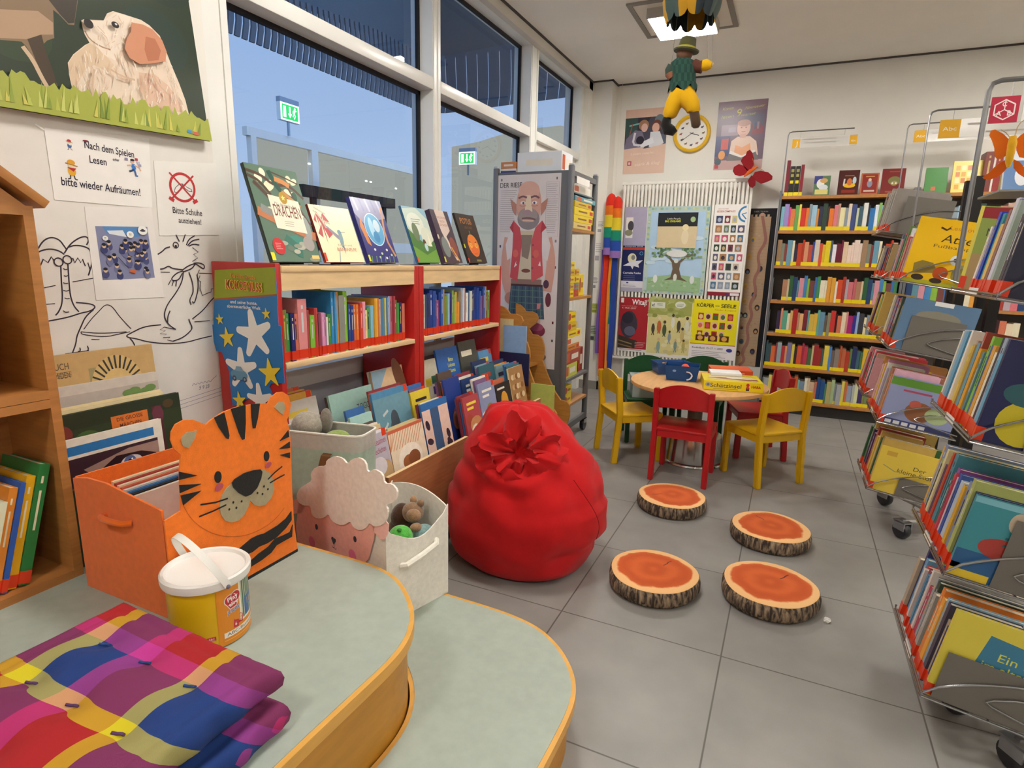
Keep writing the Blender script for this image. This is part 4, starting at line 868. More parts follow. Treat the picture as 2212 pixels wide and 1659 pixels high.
    def bird(m, w, h):
        m.r(0, 0, w, h, '#f1e9c0')
        for x, z, s in ((.1, .85, 1), (.15, .68, 1.5), (.2, .83, .9)):
            for k in (-1, 0, 1): m.p([(w*x*1.4, h*z+.01), (w*x*1.4+.03*k*s, h*z-.03*s), (w*x*1.4+.012*k*s-.004, h*z-.06*s*(1 if k == 0 else .7)), (w*x*1.4-.008, h*z)], '#b83a3c')
            m.l([(w*x*1.4, h*z), (w*x*1.4, h)], .0012, '#8a6a50')
        for p in ([(.02, h*.9), (.05, h*.8), (.07, h*.6)], [(.03, h*.95), (.09, h*.85)], [(.05, h*.75), (.1, h*.68)]): m.l(p, .008, '#c0b898', 1)
        m.p([(.06, h*.66), (.08, h*.63), (.145, h*.45), (.13, h*.4), (.11, h*.46)], '#8a8494'); m.e(.145, h*.42, .013, .04, '#7c9aa0', rot=-8); m.e(.145, h*.54, .012, .011, '#6c90a4'); m.l([(.155, h*.545), (.185, h*.55)], .002, '#50505c'); m.p([(.14, h*.3), (.15, h*.3), (.145, h*.14)], '#54708c')
        m.t('BIENENELFE', w*.62, h*.2, .014, '#c87860', w=w*.5); m.t('Kolibri und', w*.6, h*.29, .01, '#b8a888', w=w*.35)
        m.l([(.09, 0), (.11, h*.2)], .006, '#a8b4b0'); m.r(0, .003, .014, .04, '#d8401f')
    disp(1.905, .262, .245, .012, 20, '#9c3a30', ('hummingbird book', 'cream picture book with red blossoms and a hummingbird on its cover'), bird, 3)
    def moon(m, w, h):
        m.r(0, 0, w, h, '#2f2f78'); m.p([(0, h), (w, h), (w, h*.72), (.05, h*.6), (0, h*.75)], '#8c8cb0')
        for k in range(5): m.l([(.02+.045*k, h), (.035+.045*k, h*.8)], .014, ('#b4b4d0', '#787ca8')[k % 2])
        m.e(w*.5, h*.52, w*.3, h*.26, '#d8e8f4', n=32); m.e(w*.5, h*.52, w*.285, h*.245, '#58a4d0', n=32); m.e(w*.42, h*.55, w*.08, h*.16, '#a8d4e8'); m.e(w*.6, h*.58, w*.1, h*.1, '#c8dce8'); m.e(w*.5, h*.4, w*.1, h*.09, '#3c88bc')
        m.p([(.012, h*.55), (.03, h*.7), (.045, h*.5), (.055, h*.25), (.03, h*.3)], '#d0803c'); m.l([(w-.01, h*.9), (w-.05, h*.4), (w-.01, h*.1)], .014, '#c88c5c', 1)
        for i, (a, b) in enumerate([(.3, .2), (.5, .14), (.7, .2), (.4, .08), (.62, .07), (.82, .12)]): m.e(w*a, h*b, .008, .006, ('#e8e4d8', '#b8c8a0')[i % 2])
        for k in range(6): m.l([(.02+.035*k, 0), (.03+.035*k, .03)], .005, '#6c9c58')
        m.r(0, .005, .014, .035, '#d8d830')
    disp(2.186, .235, .305, .022, 20, '#37367c', ('moon book', 'dark blue picture book with a pale bubble scene on its cover'), moon, 3)
    def meadow(m, w, h):
        m.r(0, 0, w, h, '#8ab4c4'); m.p([(0, h*.95), (w*.6, h), (w, h*.8), (w, h*.55), (0, h*.5)], '#c4d4c8'); m.e(w*.4, h*.7, .08, .06, '#dfe4d4'); m.e(w*.75, h*.45, .06, .06, '#d8dcc8')
        m.p([(0, 0), (w, 0), (w, h*.42), (w*.7, h*.3), (w*.35, h*.42), (0, h*.6)], '#4c7a38'); m.p([(0, 0), (w, 0), (w, h*.25), (w*.5, h*.14), (0, h*.3)], '#6c9c3c'); m.e(w*.3, h*.55, .03, .05, '#6c7c5c')
        m.e(w*.55, h*.36, .015, .02, '#5c3c2c'); m.e(w*.57, h*.28, .016, .022, '#b8d4d8'); m.p([(w*.72, h*.3), (w*.8, h*.55), (w*.86, h*.3)], '#ece8cc'); m.r(0, .003, .014, .03, '#d8401f'); lines_of_print(m, w*.25, h*.78, w*.4, 3, .012, '#5c7c94', .003)
    disp(2.572, .23, .30, .014, 20, '#3c6c90', ('meadow book', 'blue-green picture book with a child in a meadow on its cover'), meadow, 3)
    def night(m, w, h):
        m.r(0, 0, w, h, '#4c3c48'); m.p([(.05, h), (w-.05, h), (w-.04, h*.62), (w*.5, h*.5), (w*.62, h*.3), (w*.8, h*.05), (w*.7, h*.05), (w*.45, h*.35), (w*.3, h*.6)], '#dcc8bc'); m.e(w*.3, h*.3, .04, .06, '#7c8480'); m.e(w*.75, h*.3, .04, .06, '#8c4c40'); m.l([(w*.6, h*.3), (w*.85, h*.03)], .012, '#d8a048', 1)
        for k in range(3): m.t(('DAS GROSSE', 'BUCH', 'DER SAGEN')[k], w*.52, h*(.84-.07*k), .013, '#b06858', w=(.1, .05, .1)[k])
        m.r(0, .005, .016, .035, '#d8d830'); m.r(0, h*.45, .016, h*.53, '#d8ccb8')
    disp(2.838, .205, .305, .03, 20, '#453040', ('legends book', 'thick dark purple picture book of legends beside the window post'), night, 3)
    def pumpkin(m, w, h):
        m.r(0, 0, w, h, '#33281e'); m.t('POTUS', w*.48, h*.80, .035, '#b87838', w=w*.58, bold=.015); m.t('DER KÜRBIS', w*.52, h*.70, .015, '#7c5028', w=w*.4)
        m.e(w*.52, h*.36, w*.28, h*.23, '#e8802c', n=28); m.e(w*.52, h*.24, w*.2, h*.1, '#e06a28'); m.r(w*.49, h*.58, w*.53, h*.66, '#6c8c40')
        for s in (-1, 1): m.p([(w*.52+s*.02, h*.42), (w*.52+s*.055, h*.46), (w*.52+s*.045, h*.415)], '#8c3c14'); m.e(w*.52+s*.035, h*.36, .017, .017, '#f0b040'); m.l([(w*.52+s*.036, h*.39), (w*.52+s*.034, h*.34)], .005, '#a04c14')
        m.l([(w*.45, h*.19), (w*.6, h*.185)], .003, '#a04c14'); m.r(w*.45, h*.03, w*.7, h*.07, '#8c8438'); m.r(0, .003, .014, .03, '#d8401f'); m.r(0, h*.3, .014, h*.38, '#d8d830')
    disp(3.10, .255, .305, .014, 20, '#2c2218', ('pumpkin book', 'dark brown picture book with an angry orange pumpkin on its cover'), pumpkin, 3)
display_books()

def standee():
    def art(m):
        m.p([(-2.0249, 1.1825), (-1.6946, 1.2146), (-1.6977, 1.3109), (-2.0100, 1.2919)], '#93a01e'); m.l([(-2.0263, 1.1790), (-1.6944, 1.2120)], 0.006, '#a8502c')
        m.p([(-2.0675, 1.0789), (-1.6893, 1.0993), (-1.6850, 1.0986), (-1.6839, 0.8850), (-1.8761, 0.8613), (-1.9236, 0.7773), (-1.9694, 0.7679), (-1.9740, 0.8185), (-1.9750, 0.9016), (-2.0071, 0.9736), (-2.0370, 0.9764), (-2.0552, 1.0373)], '#1c74b8')
        W, Yl = '#eeeae4', '#e8cc2c'
        def star(c, R, rot, col, k=0.34, rnd=True):
            for i in range(5):
                a = math.radians(rot+72*i); tip = (c[0]+R*math.cos(a), c[1]+R*math.sin(a))
                d = (-math.sin(a), math.cos(a)); k0, k1 = R*k, R*(.17 if rnd else .05)
                m.p([(c[0]-d[0]*k0, c[1]-d[1]*k0), (tip[0]-d[0]*k1, tip[1]-d[1]*k1), (tip[0]+d[0]*k1, tip[1]+d[1]*k1), (c[0]+d[0]*k0, c[1]+d[1]*k0)], col); m.e(tip[0], tip[1], k1, k1, col, n=12)
            m.e(c[0], c[1], R*0.36, R*0.36, col)
        p = [(-1.8216, 1.0582), (-1.9046, 0.9158), (-1.8147, 0.8017)]
        star(p[0], 0.082, 100, W); star(p[1], 0.075, 90, W); star(p[2], 0.06, 96, W)
        for (x, z), r in zip([(-2.0022, 1.1035), (-1.7513, 1.1392), (-1.9680, 1.0340), (-1.7509, 0.9156), (-1.9250, 0.7880)], (.021, .021, .040, .056, .036)): star((x, z), r, 97, Yl, .36, False)
        # a small blue car on the middle star
        x, z = [(-1.9166, 0.8933)][0]
        m.e(x, z, .046, .021, '#5d8fae'); m.p([(x-.02, z+.015), (x-.012, z+.033), (x+.014, z+.033), (x+.024, z+.014)], '#7aa6c0')
        for d in (-.026, .03): m.e(x+d, z-.016, .011, .011, '#34465a'); m.e(x+d, z-.016, .005, .005, '#8ca4b8')
        q = [(-1.8570, 1.2222), (-1.8574, 1.2651), (-1.8597, 1.1721), (-1.8616, 1.1529)]
        for o, c, b in ((0.0, '#e8c030', .055), (0.0, '#a8281c', .01)):
            m.t('KOKOSNUSS', q[0][0], q[0][1], .032, c, w=.182+b*.2, bold=b, rot=-2); m.t('Der kleine Drache', q[1][0], q[1][1], .014, c, w=.122+b*.1, bold=b, rot=-2)
        m.t('und seine bunte,', q[2][0]-.003, q[2][1]-.002, .012, W, w=.142, bold=.015); m.t('abenteuerliche Welt', q[3][0]-.003, q[3][1], .012, W, w=.176, bold=.015)
    pts = [(-1.9702, 0.7604), (-1.9236, 0.7773), (-1.8820, 0.8005), (-1.7387, 0.8146), (-1.7626, 0.8607), (-1.7521, 0.8751), (-1.6839, 0.8850), (-1.6850, 1.0986), (-1.6982, 1.0997), (-1.6946, 1.2146), (-1.6977, 1.3109), (-2.0100, 1.2919), (-2.0249, 1.1825), (-2.0675, 1.0789), (-2.0552, 1.0373), (-2.0370, 0.9764), (-2.0071, 0.9736), (-1.9750, 0.9016), (-1.9740, 0.8185)]
    pts = [(max(x, -2.042), z) for x, z in pts]
    poly_sheet('cardboard_standee', 'blue cardboard standee with yellow stars and a green title panel on the red shelf end', 'standee', WB(0, 0, 1.5985), pts, '#1c74b8', art, 0.003, 'gloss')
standee()

# ---------------------------------------------------------------- picture books in the trough of the red shelf
def cover(m, w, h, c, r, style, title=None):
    pal = ['#f0e6d0', '#d8b060', '#a84838', '#3c6c9c', '#6c8c4c', '#2c2c48', '#c88c5c', '#8cb4cc', '#e8c848']
    m.r(0, 0, w, h, c)
    if style == 'plain': m.r(w*.1, h*.78, w*.7, h*.86, r.choice(pal)); return
    for i in range(5): m.e(r.uniform(.15*w, .85*w), r.uniform(.1*h, .6*h), r.uniform(.03, .07), r.uniform(.02, .05), r.choice(pal), n=12)
    m.p([(0, 0), (w, 0), (w, h*.2), (w*.5, h*r.uniform(.12, .3)), (0, h*.25)], r.choice(pal))
    if title: m.t(title, w*.5, h*.8, .026, r.choice(['#8c3040', '#f0ece0', '#2c2c40']), w=w*.7, bold=.01)
    else:
        k = r.choice(['#f4efe0', '#f0d850', '#2c2838'])
        for j in range(2): m.l([(w*.2, h*(.86-.09*j)), (w*(.8-.2*j), h*(.86-.09*j))], .014, k)
def trough_books():
    r = random.Random(21)
    G = 'picture books standing in the red shelf trough'
    floor = lambda x: 0.332+(-1.41-x)*0.4262
    pal = ['#3c6ca8', '#e0d4b8', '#8c3844', '#d8a03c', '#4c7c5c', '#2c3c64', '#c86c4c', '#88a8b8', '#e8e0d0', '#5c4c44', '#7c5c84', '#d0c090', '#b84858', '#386878']
    def one(x, y, w, h, c, label, art=None, lean=12, t=0.011):
        M = frame((x, y, floor(x-t*1.5)+0.0015+0.004), (0, 1, 0), (0, 0, 1), (1, 0, 0)) @ RX(-lean)
        o = MB().box(0, 0, -t, w, h, -t+0.002, c).box(0, 0, -0.002, w, h, 0, c).box(0, 0, -t+0.002, 0.002, h, -0.002, c).box(0.002, 0.002, -t+0.002, w-0.003, h-0.003, -0.002, '#efe5d0').build('picture_book', 'book')
        o.matrix_world = M; tag(o, label, 'picture book', G)
        if art:
            m = MB(); art(m, w, h); m.build('cover_picture', 'book', o)
        if r.random() < .35:
            MB().box(w-0.03, h-0.03, -t-0.0008, w-0.004, h+0.0008, 0.0016, '#d8401f').build('corner_label', 'gloss', o)
    def slot(x, y, w, h, c, what, row, n=2, title=None, style='pic', art=None):
        one(x, y, w, h, c, what, art or (lambda m, ww, hh: cover(m, ww, hh, c, r, style, title)))
        for k in range(1, n+1):
            cc = r.choice(pal); ww = w*r.uniform(.8, 1.0)
            one(x-0.0165*k, y+r.uniform(0, w-ww), ww, min(h*r.uniform(.88, 1.06), .36), cc, '%s picture book, %s behind the %s' % (cname(cc), ORD[k-1], row), (lambda m, a, b, cc=cc: cover(m, a, b, cc, r, 'plain')))
    def princess(m, w, h):
        m.r(0, 0, w, h, '#b9b4c0'); m.p([(0, 0), (w, 0), (w, h*.35), (0, h*.2)], '#7c8c58'); m.e(w*.7, h*.4, .04, .05, '#c8a878'); m.e(w*.35, h*.5, .05, .04, '#d8d4d8')
        m.t('Prinzessinnen', w*.5, h*.8, .026, '#9c2c44', w=w*.8, rot=2); m.t('Geschichten', w*.5, h*.68, .024, '#9c2c44', w=w*.66, rot=2); m.r(0, h-.012, w, h, '#e8e4ea')
    def diag(m, w, h):
        m.r(0, 0, w, h, '#e8d8bc')
        for k in range(14): m.l([(w*k/13, h), (max(0, w*k/13-.06), h-.09)], .004, '#cf8a5c')
        m.r(0, h-.014, w, h, '#c86848'); m.e(w*.5, h*.45, .09, .07, '#efe6d4'); m.e(w*.42, h*.42, .04, .03, '#a0643c'); m.e(w*.6, h*.44, .045, .035, '#8c5434')
    def hippos(m, w, h):
        m.r(0, 0, w, h, '#e4c4b4'); m.r(w*.3, 0, w*.62, h, '#3c5c84'); m.r(0, h*.9, w, h, '#2c6cac')
        for k in range(11): m.e(r.choice([.13, .3, .68, .85])*w, h*r.uniform(.1, .85), .016, .026, '#3a2c3c', rot=r.uniform(0, 90), n=12)
    def horse(m, w, h):
        m.r(0, 0, w, h, '#6c98a8'); m.p([(w*.2, 0), (w*.3, h*.5), (w*.5, h*.72), (w*.62, h*.6), (w*.8, 0)], '#5c666c'); m.e(w*.5, h*.6, .03, .05, '#48525c'); m.l([(w*.3, h*.6), (w*.15, h*.5)], .012, '#c8ccc8', 1); m.l([(w*.35, h*.75), (w*.2, h*.7)], .012, '#c8ccc8', 1); m.r(0, h*.92, w, h, '#4c88b0')
    def zogg(m, w, h):
        m.r(0, 0, w, h, '#98b8ac'); m.p([(0, 0), (w, 0), (w, h*.3), (0, h*.42)], '#7c9c74'); m.t('ZOGG', w*.72, h*.68, .03, '#3c3c40', w=w*.3); m.e(w*.5, h*.4, .05, .035, '#c87038'); m.e(w*.38, h*.42, .025, .04, '#7c4c34'); m.e(w*.6, h*.36, .03, .02, '#e0a040')
    def pony(m, w, h):
        m.r(0, 0, w, h, '#d8b890'); m.p([(0, h), (w*.5, h), (0, h*.6)], '#8ca8b8'); m.e(w*.85, h*.85, .04, .1, '#6c4430', rot=15); m.e(w*.2, h*.3, .05, .08, '#5c3a2c'); m.e(w*.75, h*.3, .06, .05, '#6c4838'); m.t('Pferde', w*.45, h*.62, .022, '#e8d8b8', w=w*.45); m.t('Geschichten', w*.45, h*.52, .02, '#e8d8b8', w=w*.6)
    # front row
    slot(-1.437, 1.83, .125, .30, '#b9b4c0', 'grey-violet princess story book at the front of the shelf trough', 'princess book', 3, art=princess)
    slot(-1.437, 1.96, .26, .275, '#d8a078', 'cream and orange striped picture book in the front row of the trough', 'striped book', 2, art=diag)
    slot(-1.437, 2.23, .225, .335, '#3c6ca8', 'picture book patterned with dark animals on blue and pink beside the red divider', 'animal pattern book', 2, art=hippos)
    slot(-1.437, 2.60, .17, .29, '#b44850', 'dark red picture book just past the red divider', 'dark red book', 3)
    slot(-1.437, 2.78, .19, .33, '#8c94b8', 'lavender picture book peeping over the bean bag', 'lavender book', 3)
    slot(-1.437, 2.98, .19, .29, '#2c2c30', 'black picture book with a yellow figure behind the bean bag', 'black book', 3, art=lambda m, w, h: (m.r(0, 0, w, h, '#2a262c'), m.e(w*.5, h*.62, .045, .06, '#d89a34'), m.e(w*.5, h*.4, .05, .05, '#c8842c'), m.r(w*.1, h*.88, w*.6, h*.92, '#e8e0d0')))
    slot(-1.437, 3.18, .2, .355, '#e0cc9c', 'tall brown tapestry picture book near the trolley', 'tapestry book', 2, art=lambda m, w, h: (m.r(0, 0, w, h, '#a87c50'), [m.e(w*(.2+.15*(k % 5)), h*(.15+.17*(k//5)), .022, .018, ('#c8a070', '#8c5c38', '#e0c8a0')[k % 3], n=10) for k in range(24)]))
    # middle row
    slot(-1.725, 1.66, .2, .30, '#d8d0c4', 'pale picture book with small print behind the mint basket', 'pale book', 3, style='plain')
    slot(-1.545, 1.86, .14, .30, '#a8d0c8', 'slim aqua picture book between the pale and the horse book', 'aqua book', 2, style='plain')
    slot(-1.545, 2.02, .265, .37, '#4c88b0', 'blue picture book with a grey horse in the middle of the trough', 'horse book', 2, art=horse)
    slot(-1.545, 2.30, .16, .32, '#e0c83c', 'yellow and white patterned picture book in front of the red divider', 'yellow book', 3)
    slot(-1.545, 2.60, .16, .33, '#2c4c98', 'royal blue picture book with a red picture in the far trough', 'royal blue book', 3, art=lambda m, w, h: (m.r(0, 0, w, h, '#27408c'), m.e(w*.6, h*.35, .05, .06, '#b84838'), m.e(w*.4, h*.3, .03, .05, '#d8906c')))
    slot(-1.545, 2.78, .2, .30, '#2c4478', 'navy picture book with green figures in the far trough', 'navy book', 3)
    slot(-1.545, 3.0, .19, .34, '#386470', 'dark teal picture book of the far trough, middle row', 'dark teal book', 3, style='plain')
    slot(-1.545, 3.21, .19, .31, '#88a4a8', 'grey-blue picture book at the trolley end of the middle row', 'grey-blue book', 2, style='plain')
    # back row
    slot(-1.79, 1.645, .235, .285, '#b0a498', 'grey picture book with a dark title strip, rear row beside the standee', 'rear grey book', 2, art=lambda m, w, h: (m.r(0, 0, w, h, '#a49a90'), m.r(0, h*.86, w, h, '#c89048'), m.r(0, h*.72, w, h*.86, '#281c3c'), m.t('Die Kinder', w*.6, h*.755, .022, '#e8e0e4', w=w*.55), m.e(w*.8, h*.5, .04, .05, '#8ca09c')))
    slot(-1.68, 1.89, .285, .315, '#98b8ac', 'pale green picture book with orange dragon figures in the rear row', 'pale green book', 1, art=zogg)
    slot(-1.68, 2.19, .245, .37, '#d8b890', 'tan pony story book tallest of the rear row', 'pony book', 1, art=pony)
    slot(-1.68, 2.595, .15, .36, '#c8c0a8', 'grey cream picture book with a coloured grid, rear row past the divider', 'grid book', 1, art=lambda m, w, h: (m.r(0, 0, w, h, '#c4bca8'), m.r(w*.15, h*.6, w*.5, h*.72, '#c8b030'), m.r(w*.55, h*.62, w*.85, h*.74, '#2c5c44'), m.r(w*.55, h*.46, w*.85, h*.58, '#3c2c6c'), m.r(w*.1, h*.3, w*.7, h*.36, '#5c5448')))
    slot(-1.68, 2.76, .23, .40, '#3868b0', 'bright blue picture book with yellow words and an orange fox shape', 'bright blue book', 1, art=lambda m, w, h: (m.r(0, 0, w, h, '#3465ac'), [m.t(t, w*.62, h*(.8-.08*k), .022, '#d8d850', w=a, bold=.01) for k, (t, a) in enumerate((('Bitte', .05), ('Liebste', .075), ('Mama', .07)))], m.e(w*.45, h*.35, .06, .05, '#d88850')))
    slot(-1.68, 3.01, .21, .415, '#54544c', 'dark olive picture book leaning high at the rear of the far trough', 'dark olive book', 1, style='plain')
    slot(-1.68, 3.235, .17, .33, '#5c94c0', 'sky-blue picture book last in the rear row', 'sky-blue book', 1, style='plain')
trough_books()

def wooden_rack():
    o = thing('picture_book_rack', 'ochre curved plywood book rack between the red shelf and the trolley', 'rack', loc=(-1.62, 3.66, 0))
    P = frame((1.62, -0.03, 0), (1, 0, 0), (0, 0, 1), (0, -1, 0))
    O = '#b9803a'
    a = [(-1.7871, 1.0455), (-1.7545, 1.0376), (-1.7253, 1.0136), (-1.7106, 0.9951), (-1.6609, 0.9949), (-1.6254, 0.9811), (-1.6105, 0.9501), (-1.6304, 0.9103), (-1.6581, 0.8890), (-1.6789, 0.8681), (-1.6530, 0.8311), (-1.6140, 0.8309), (-1.5783, 0.8110), (-1.5592, 0.7608), (-1.5541, 0.7093), (-1.5662, 0.6493), (-1.5206, 0.5421), (-1.4606, 0.4297), (-1.4169, 0.3754), (-1.3683, 0.3717), (-1.3467, 0.3447), (-1.3437, 0.2719), (-1.3615, 0.2022), (-1.4175, 0.2074), (-1.5544, 0.2694), (-1.7047, 0.4543), (-1.7802, 0.7154)]
    MB(P).prism([(x, z) for x, z in a], 0.018, O).build('side_panel', 'wood', o)
    MB(P @ T(0, 0, -0.26)).prism([(x, z) for x, z in a], 0.018, O).build('side_panel', 'wood', o)
    MB(T(1.62, -3.66, 0)).box(-1.66, 3.635, 0.0, -1.50, 3.87, 0.12, O).build('base_board', 'wood', o)
    MB(T(1.62, -3.66, 0)).box(-1.72, 3.648, 0.62, -1.60, 3.872, 0.635, O).build('shelf_board', 'wood', o)
    G = 'picture books in the ochre rack'
    for k, (c, x, z, w, h, lab, y) in enumerate([('#8cb0d8', -1.745, .63, .17, .29, 'light blue picture book standing in the ochre rack', 3.60), ('#26284c', -1.76, .52, .22, .22, 'navy picture book low in the ochre rack', 3.575), ('#d8c890', -1.80, .66, .12, .30, 'straw-coloured picture book behind the light blue one in the ochre rack', 3.612), ('#b8c060', -1.53, .30, .17, .24, 'yellow-green picture book near the floor beside the trolley', 3.60), ('#1c2238', -1.53, .08, .18, .22, 'very dark picture book lowest in the ochre rack', 3.588)]):
        t = .010
        m = MB(frame((0, 0, 0), (1, 0, 0), (0, 0, 1), (0, -1, 0))).box(0, 0, 0, w, h, t, c, top=c); m.r(w*.1, h*.7, w*.7, h*.8, '#e8e4d8'); m.e(w*.5, h*.4, w*.25, h*.15, ('#c8d4e0', '#6c7ca8', '#a88850', '#e8e0a0', '#34406c')[k])
        ob = m.build('picture_book', 'book'); ob.location = (x, y, z); tag(ob, lab, 'picture book', G)
wooden_rack()

# ---------------------------------------------------------------- grey game trolley
def trolley():
    o = thing('game_trolley', 'grey metal trolley on casters holding board games by the window corner', 'trolley', loc=(-1.72, 4.23, 0))
    g = '#77777a'; P = lambda: MB(T(1.72, -4.23, 0))
    for x in (-2.005, -1.437):
        for y in (3.965, 4.50): P().box(x-0.018, y-0.018, 0.09, x+0.018, y+0.018, 1.985, g, bev=0.004).box(x-0.016, y-0.016, 1.985, x+0.016, y+0.016, 1.998, '#c8c8c8', bev=0.004).build('post', 'powdercoat', o)
    P().box(-1.985, 3.955, 0.12, -1.457, 3.975, 1.955, '#6e6e70').build('end_panel', 'powdercoat', o)
    for z, c in ((1.575, '#b07c40'), (1.095, '#b07c40'), (0.50, '#77777a'), (0.30, '#c08a58')):
        P().box(-1.985, 3.98, z-0.02, -1.42, 4.49, z, c).build('shelf_board', 'woodlong' if c != '#77777a' else 'powdercoat', o)
    m = P()
    for k in range(9): m.tube([(-1.98, 4.0+0.06*k, 1.82), (-1.44, 4.0+0.06*k, 1.82)], 0.003, '#9a9a9c', n=6)
    for x in (-1.98, -1.44): m.tube([(x, 3.98, 1.82), (x, 4.49, 1.82)], 0.005, '#9a9a9c', n=6)
    m.build('wire_shelf', 'steel', o)
    for x in (-2.005, -1.437): P().box(x-0.012, 3.98, 0.10, x+0.012, 4.485, 0.145, g).build('rail', 'powdercoat', o)
    for x in (-2.005, -1.437): P().box(x-0.012, 3.98, 1.92, x+0.012, 4.485, 1.955, g).build('rail', 'powdercoat', o)
    P().box(-1.985, 3.98, 1.935, -1.455, 4.485, 1.95, '#8a8a8c').build('top_board', 'powdercoat', o)
    for x in (-2.005, -1.437):
        for y in (3.965, 4.50):
            c = P(); c.M = c.M @ T(x, y-0.015, 0.046) @ RY(90); c.lathe([(0.018, -0.016), (0.044, -0.015), (0.046, 0), (0.044, 0.015), (0.018, 0.016)], '#2c2c30', 20)
            w = c.build('caster', 'plastic', o)
            P().box(x-0.02, y-0.045, 0.06, x-0.0165, y+0.015, 0.1, '#c4c4c6').box(x+0.0165, y-0.045, 0.06, x+0.02, y+0.015, 0.1, '#c4c4c6').box(x-0.02, y-0.045, 0.094, x+0.02, y+0.02, 0.1, '#c4c4c6').build('fork', 'chrome', w)
    P().box(-1.4175, 4.02, 1.88, -1.4165, 4.3, 1.925, '#eeeae4').build('label_card', 'paper', o)
trolley()
def giant_poster():
    # sheet x -1.995..-1.515, z .577..1.938
    def art(m):
        w, h = .48, 1.36; cx = .245
        S, S2, V = '#d0a090', '#b98474', '#c4525a'
        lines_of_print(m, .02, h-.105, .13, 22, .0135, '#8c8488', .0022); lines_of_print(m, w-.10, h-.07, .085, 24, .014, '#98909c', .0022)
        m.l([(w-.105, h-.055), (w-.01, h-.055), (w-.01, h-.42), (w-.105, h-.42), (w-.105, h-.055)], .0015, '#8c8488')
        m.t('DER RIESE', .018, h-.085, .034, '#4c484c', align='L', w=.17)
        for x, z in ((.03, h-.03), (w-.03, h-.03)): m.r(x-.004, z-.01, x+.004, z+.006, '#50484c')
        for x, z, c in ((.02, .86, '#54506c'), (.024, .7, '#8c80a0'), (w-.03, .9, '#8c8090'), (w-.028, .72, '#44406c'), (w-.03, .33, '#6c2c34'), (w-.03, .2, '#50484c')): m.r(x, z, x+.013, z+.018, c)
        # legs and feet
        m.p([(.15, .36), (.24, .36), (.22, .2), (.15, .19)], '#8c98a4'); m.p([(.27, .36), (.36, .36), (.36, .17), (.275, .17)], '#cfb0a4'); m.e(.325, .275, .075, .05, '#84344c'); m.e(.325, .30, .06, .03, '#a0506c')
        m.p([(.27, .2), (.37, .2), (.40, .09), (.36, .05), (.28, .06)], '#a08070'); m.e(.345, .085, .07, .035, '#9c8468'); m.p([(.10, .2), (.2, .2), (.19, .06), (.06, .06)], '#8c98a4')
        # arms
        m.l([(.095, .93), (.07, .78), (.075, .62), (.12, .52)], .07, S, 2); m.l([(.395, .93), (.43, .78), (.42, .66), (.405, .56)], .065, S, 2); m.e(.12, .5, .05, .045, S2); m.e(.415, .5, .022, .05, '#6c3440'); m.e(.395, .61, .022, .03, '#50384c')
        # shirt, kilt, waistcoat
        m.p([(.12, 1.02), (.21, 1.06), (.29, 1.06), (.37, 1.02), (.42, .88), (.40, .77), (.35, .80), (.13, .80), (.085, .77), (.07, .88)], '#dcd4d4')
        m.p([(.145, .98), (.34, .98), (.35, .62), (.13, .62)], '#c8bca4'); m.p([(.19, .95), (.28, .95), (.25, .78), (.20, .80)], '#8c7c70'); m.e(.235, .70, .035, .014, '#7c4c44'); m.p([(.12, .64), (.36, .64), (.36, .58), (.12, .58)], '#8c7068')
        m.p([(.13, 1.05), (.18, 1.0), (.20, .90), (.17, .62), (.11, .65), (.125, .85)], V); m.p([(.35, 1.05), (.30, 1.0), (.27, .90), (.28, .62), (.37, .67), (.355, .85)], '#cc5a60')
        m.p([(.13, 1.05), (.10, 1.0), (.13, .96)], '#b0404c'); m.p([(.35, 1.05), (.385, 1.0), (.34, .96)], '#b0404c')
        for x, z in ((.285, .88), (.29, .8), (.285, .72)): m.e(x, z, .009, .009, '#a04858')
        for x in (.15, .31): m.e(x, .82, .022, .028, '#d46a60')
        m.p([(.14, .72), (.165, .74), (.155, .75), (.16, .77), (.15, .75)], '#e8e0dc'); m.p([(.33, .74), (.345, .77), (.35, .735)], '#e8e0dc')
        m.p([(.12, .60), (.37, .60), (.39, .36), (.10, .36)], '#44586c')
        for k in range(9): m.l([(.13+.027*k, .595), (.115+.031*k, .365)], .006, ('#5c7c78', '#2c3c54')[k % 2])
        for k in range(5): m.l([(.115, .56-.045*k), (.375, .56-.045*k)], .005, '#5c7c70')
        m.l([(.12, .597), (.37, .597)], .014, '#4a3036'); m.p([(.33, .47), (.36, .475), (.355, .435), (.33, .43)], '#c88484')
        # head
        m.p([(.10, 1.20), (.15, 1.16), (.15, 1.08), (.12, 1.12)], S2); m.p([(.39, 1.20), (.335, 1.16), (.34, 1.08), (.375, 1.13)], S2)
        m.e(cx, 1.16, .095, .155, S, n=32); m.e(cx, 1.06, .085, .075, '#8c8488'); m.e(cx-.005, 1.085, .075, .05, '#a09490'); m.e(cx, 1.25, .08, .065, '#d8ac9c')
        m.p([(cx-.02, 1.22), (cx+.012, 1.22), (cx+.03, 1.11), (cx-.03, 1.11)], '#e4cfb4'); m.e(cx-.01, 1.105, .03, .018, '#a88c94'); m.l([(cx-.05, 1.062), (cx, 1.068), (cx+.055, 1.055)], .012, '#7c5c60', 1); m.l([(cx-.045, 1.05), (cx+.04, 1.046)], .012, '#dcb4a4', 1)
        for s in (-1, 1): m.e(cx+s*.045, 1.17, .020, .011, '#ece4dc'); m.e(cx+s*.042, 1.168, .008, .009, '#5c5c7c'); m.l([(cx+s*.015, 1.205), (cx+s*.05, 1.215), (cx+s*.08, 1.2)], .013, '#7c5c64', 1); m.l([(cx+s*.02, 1.15), (cx+s*.05, 1.145), (cx+s*.07, 1.152)], .004, '#a87c78', 1)
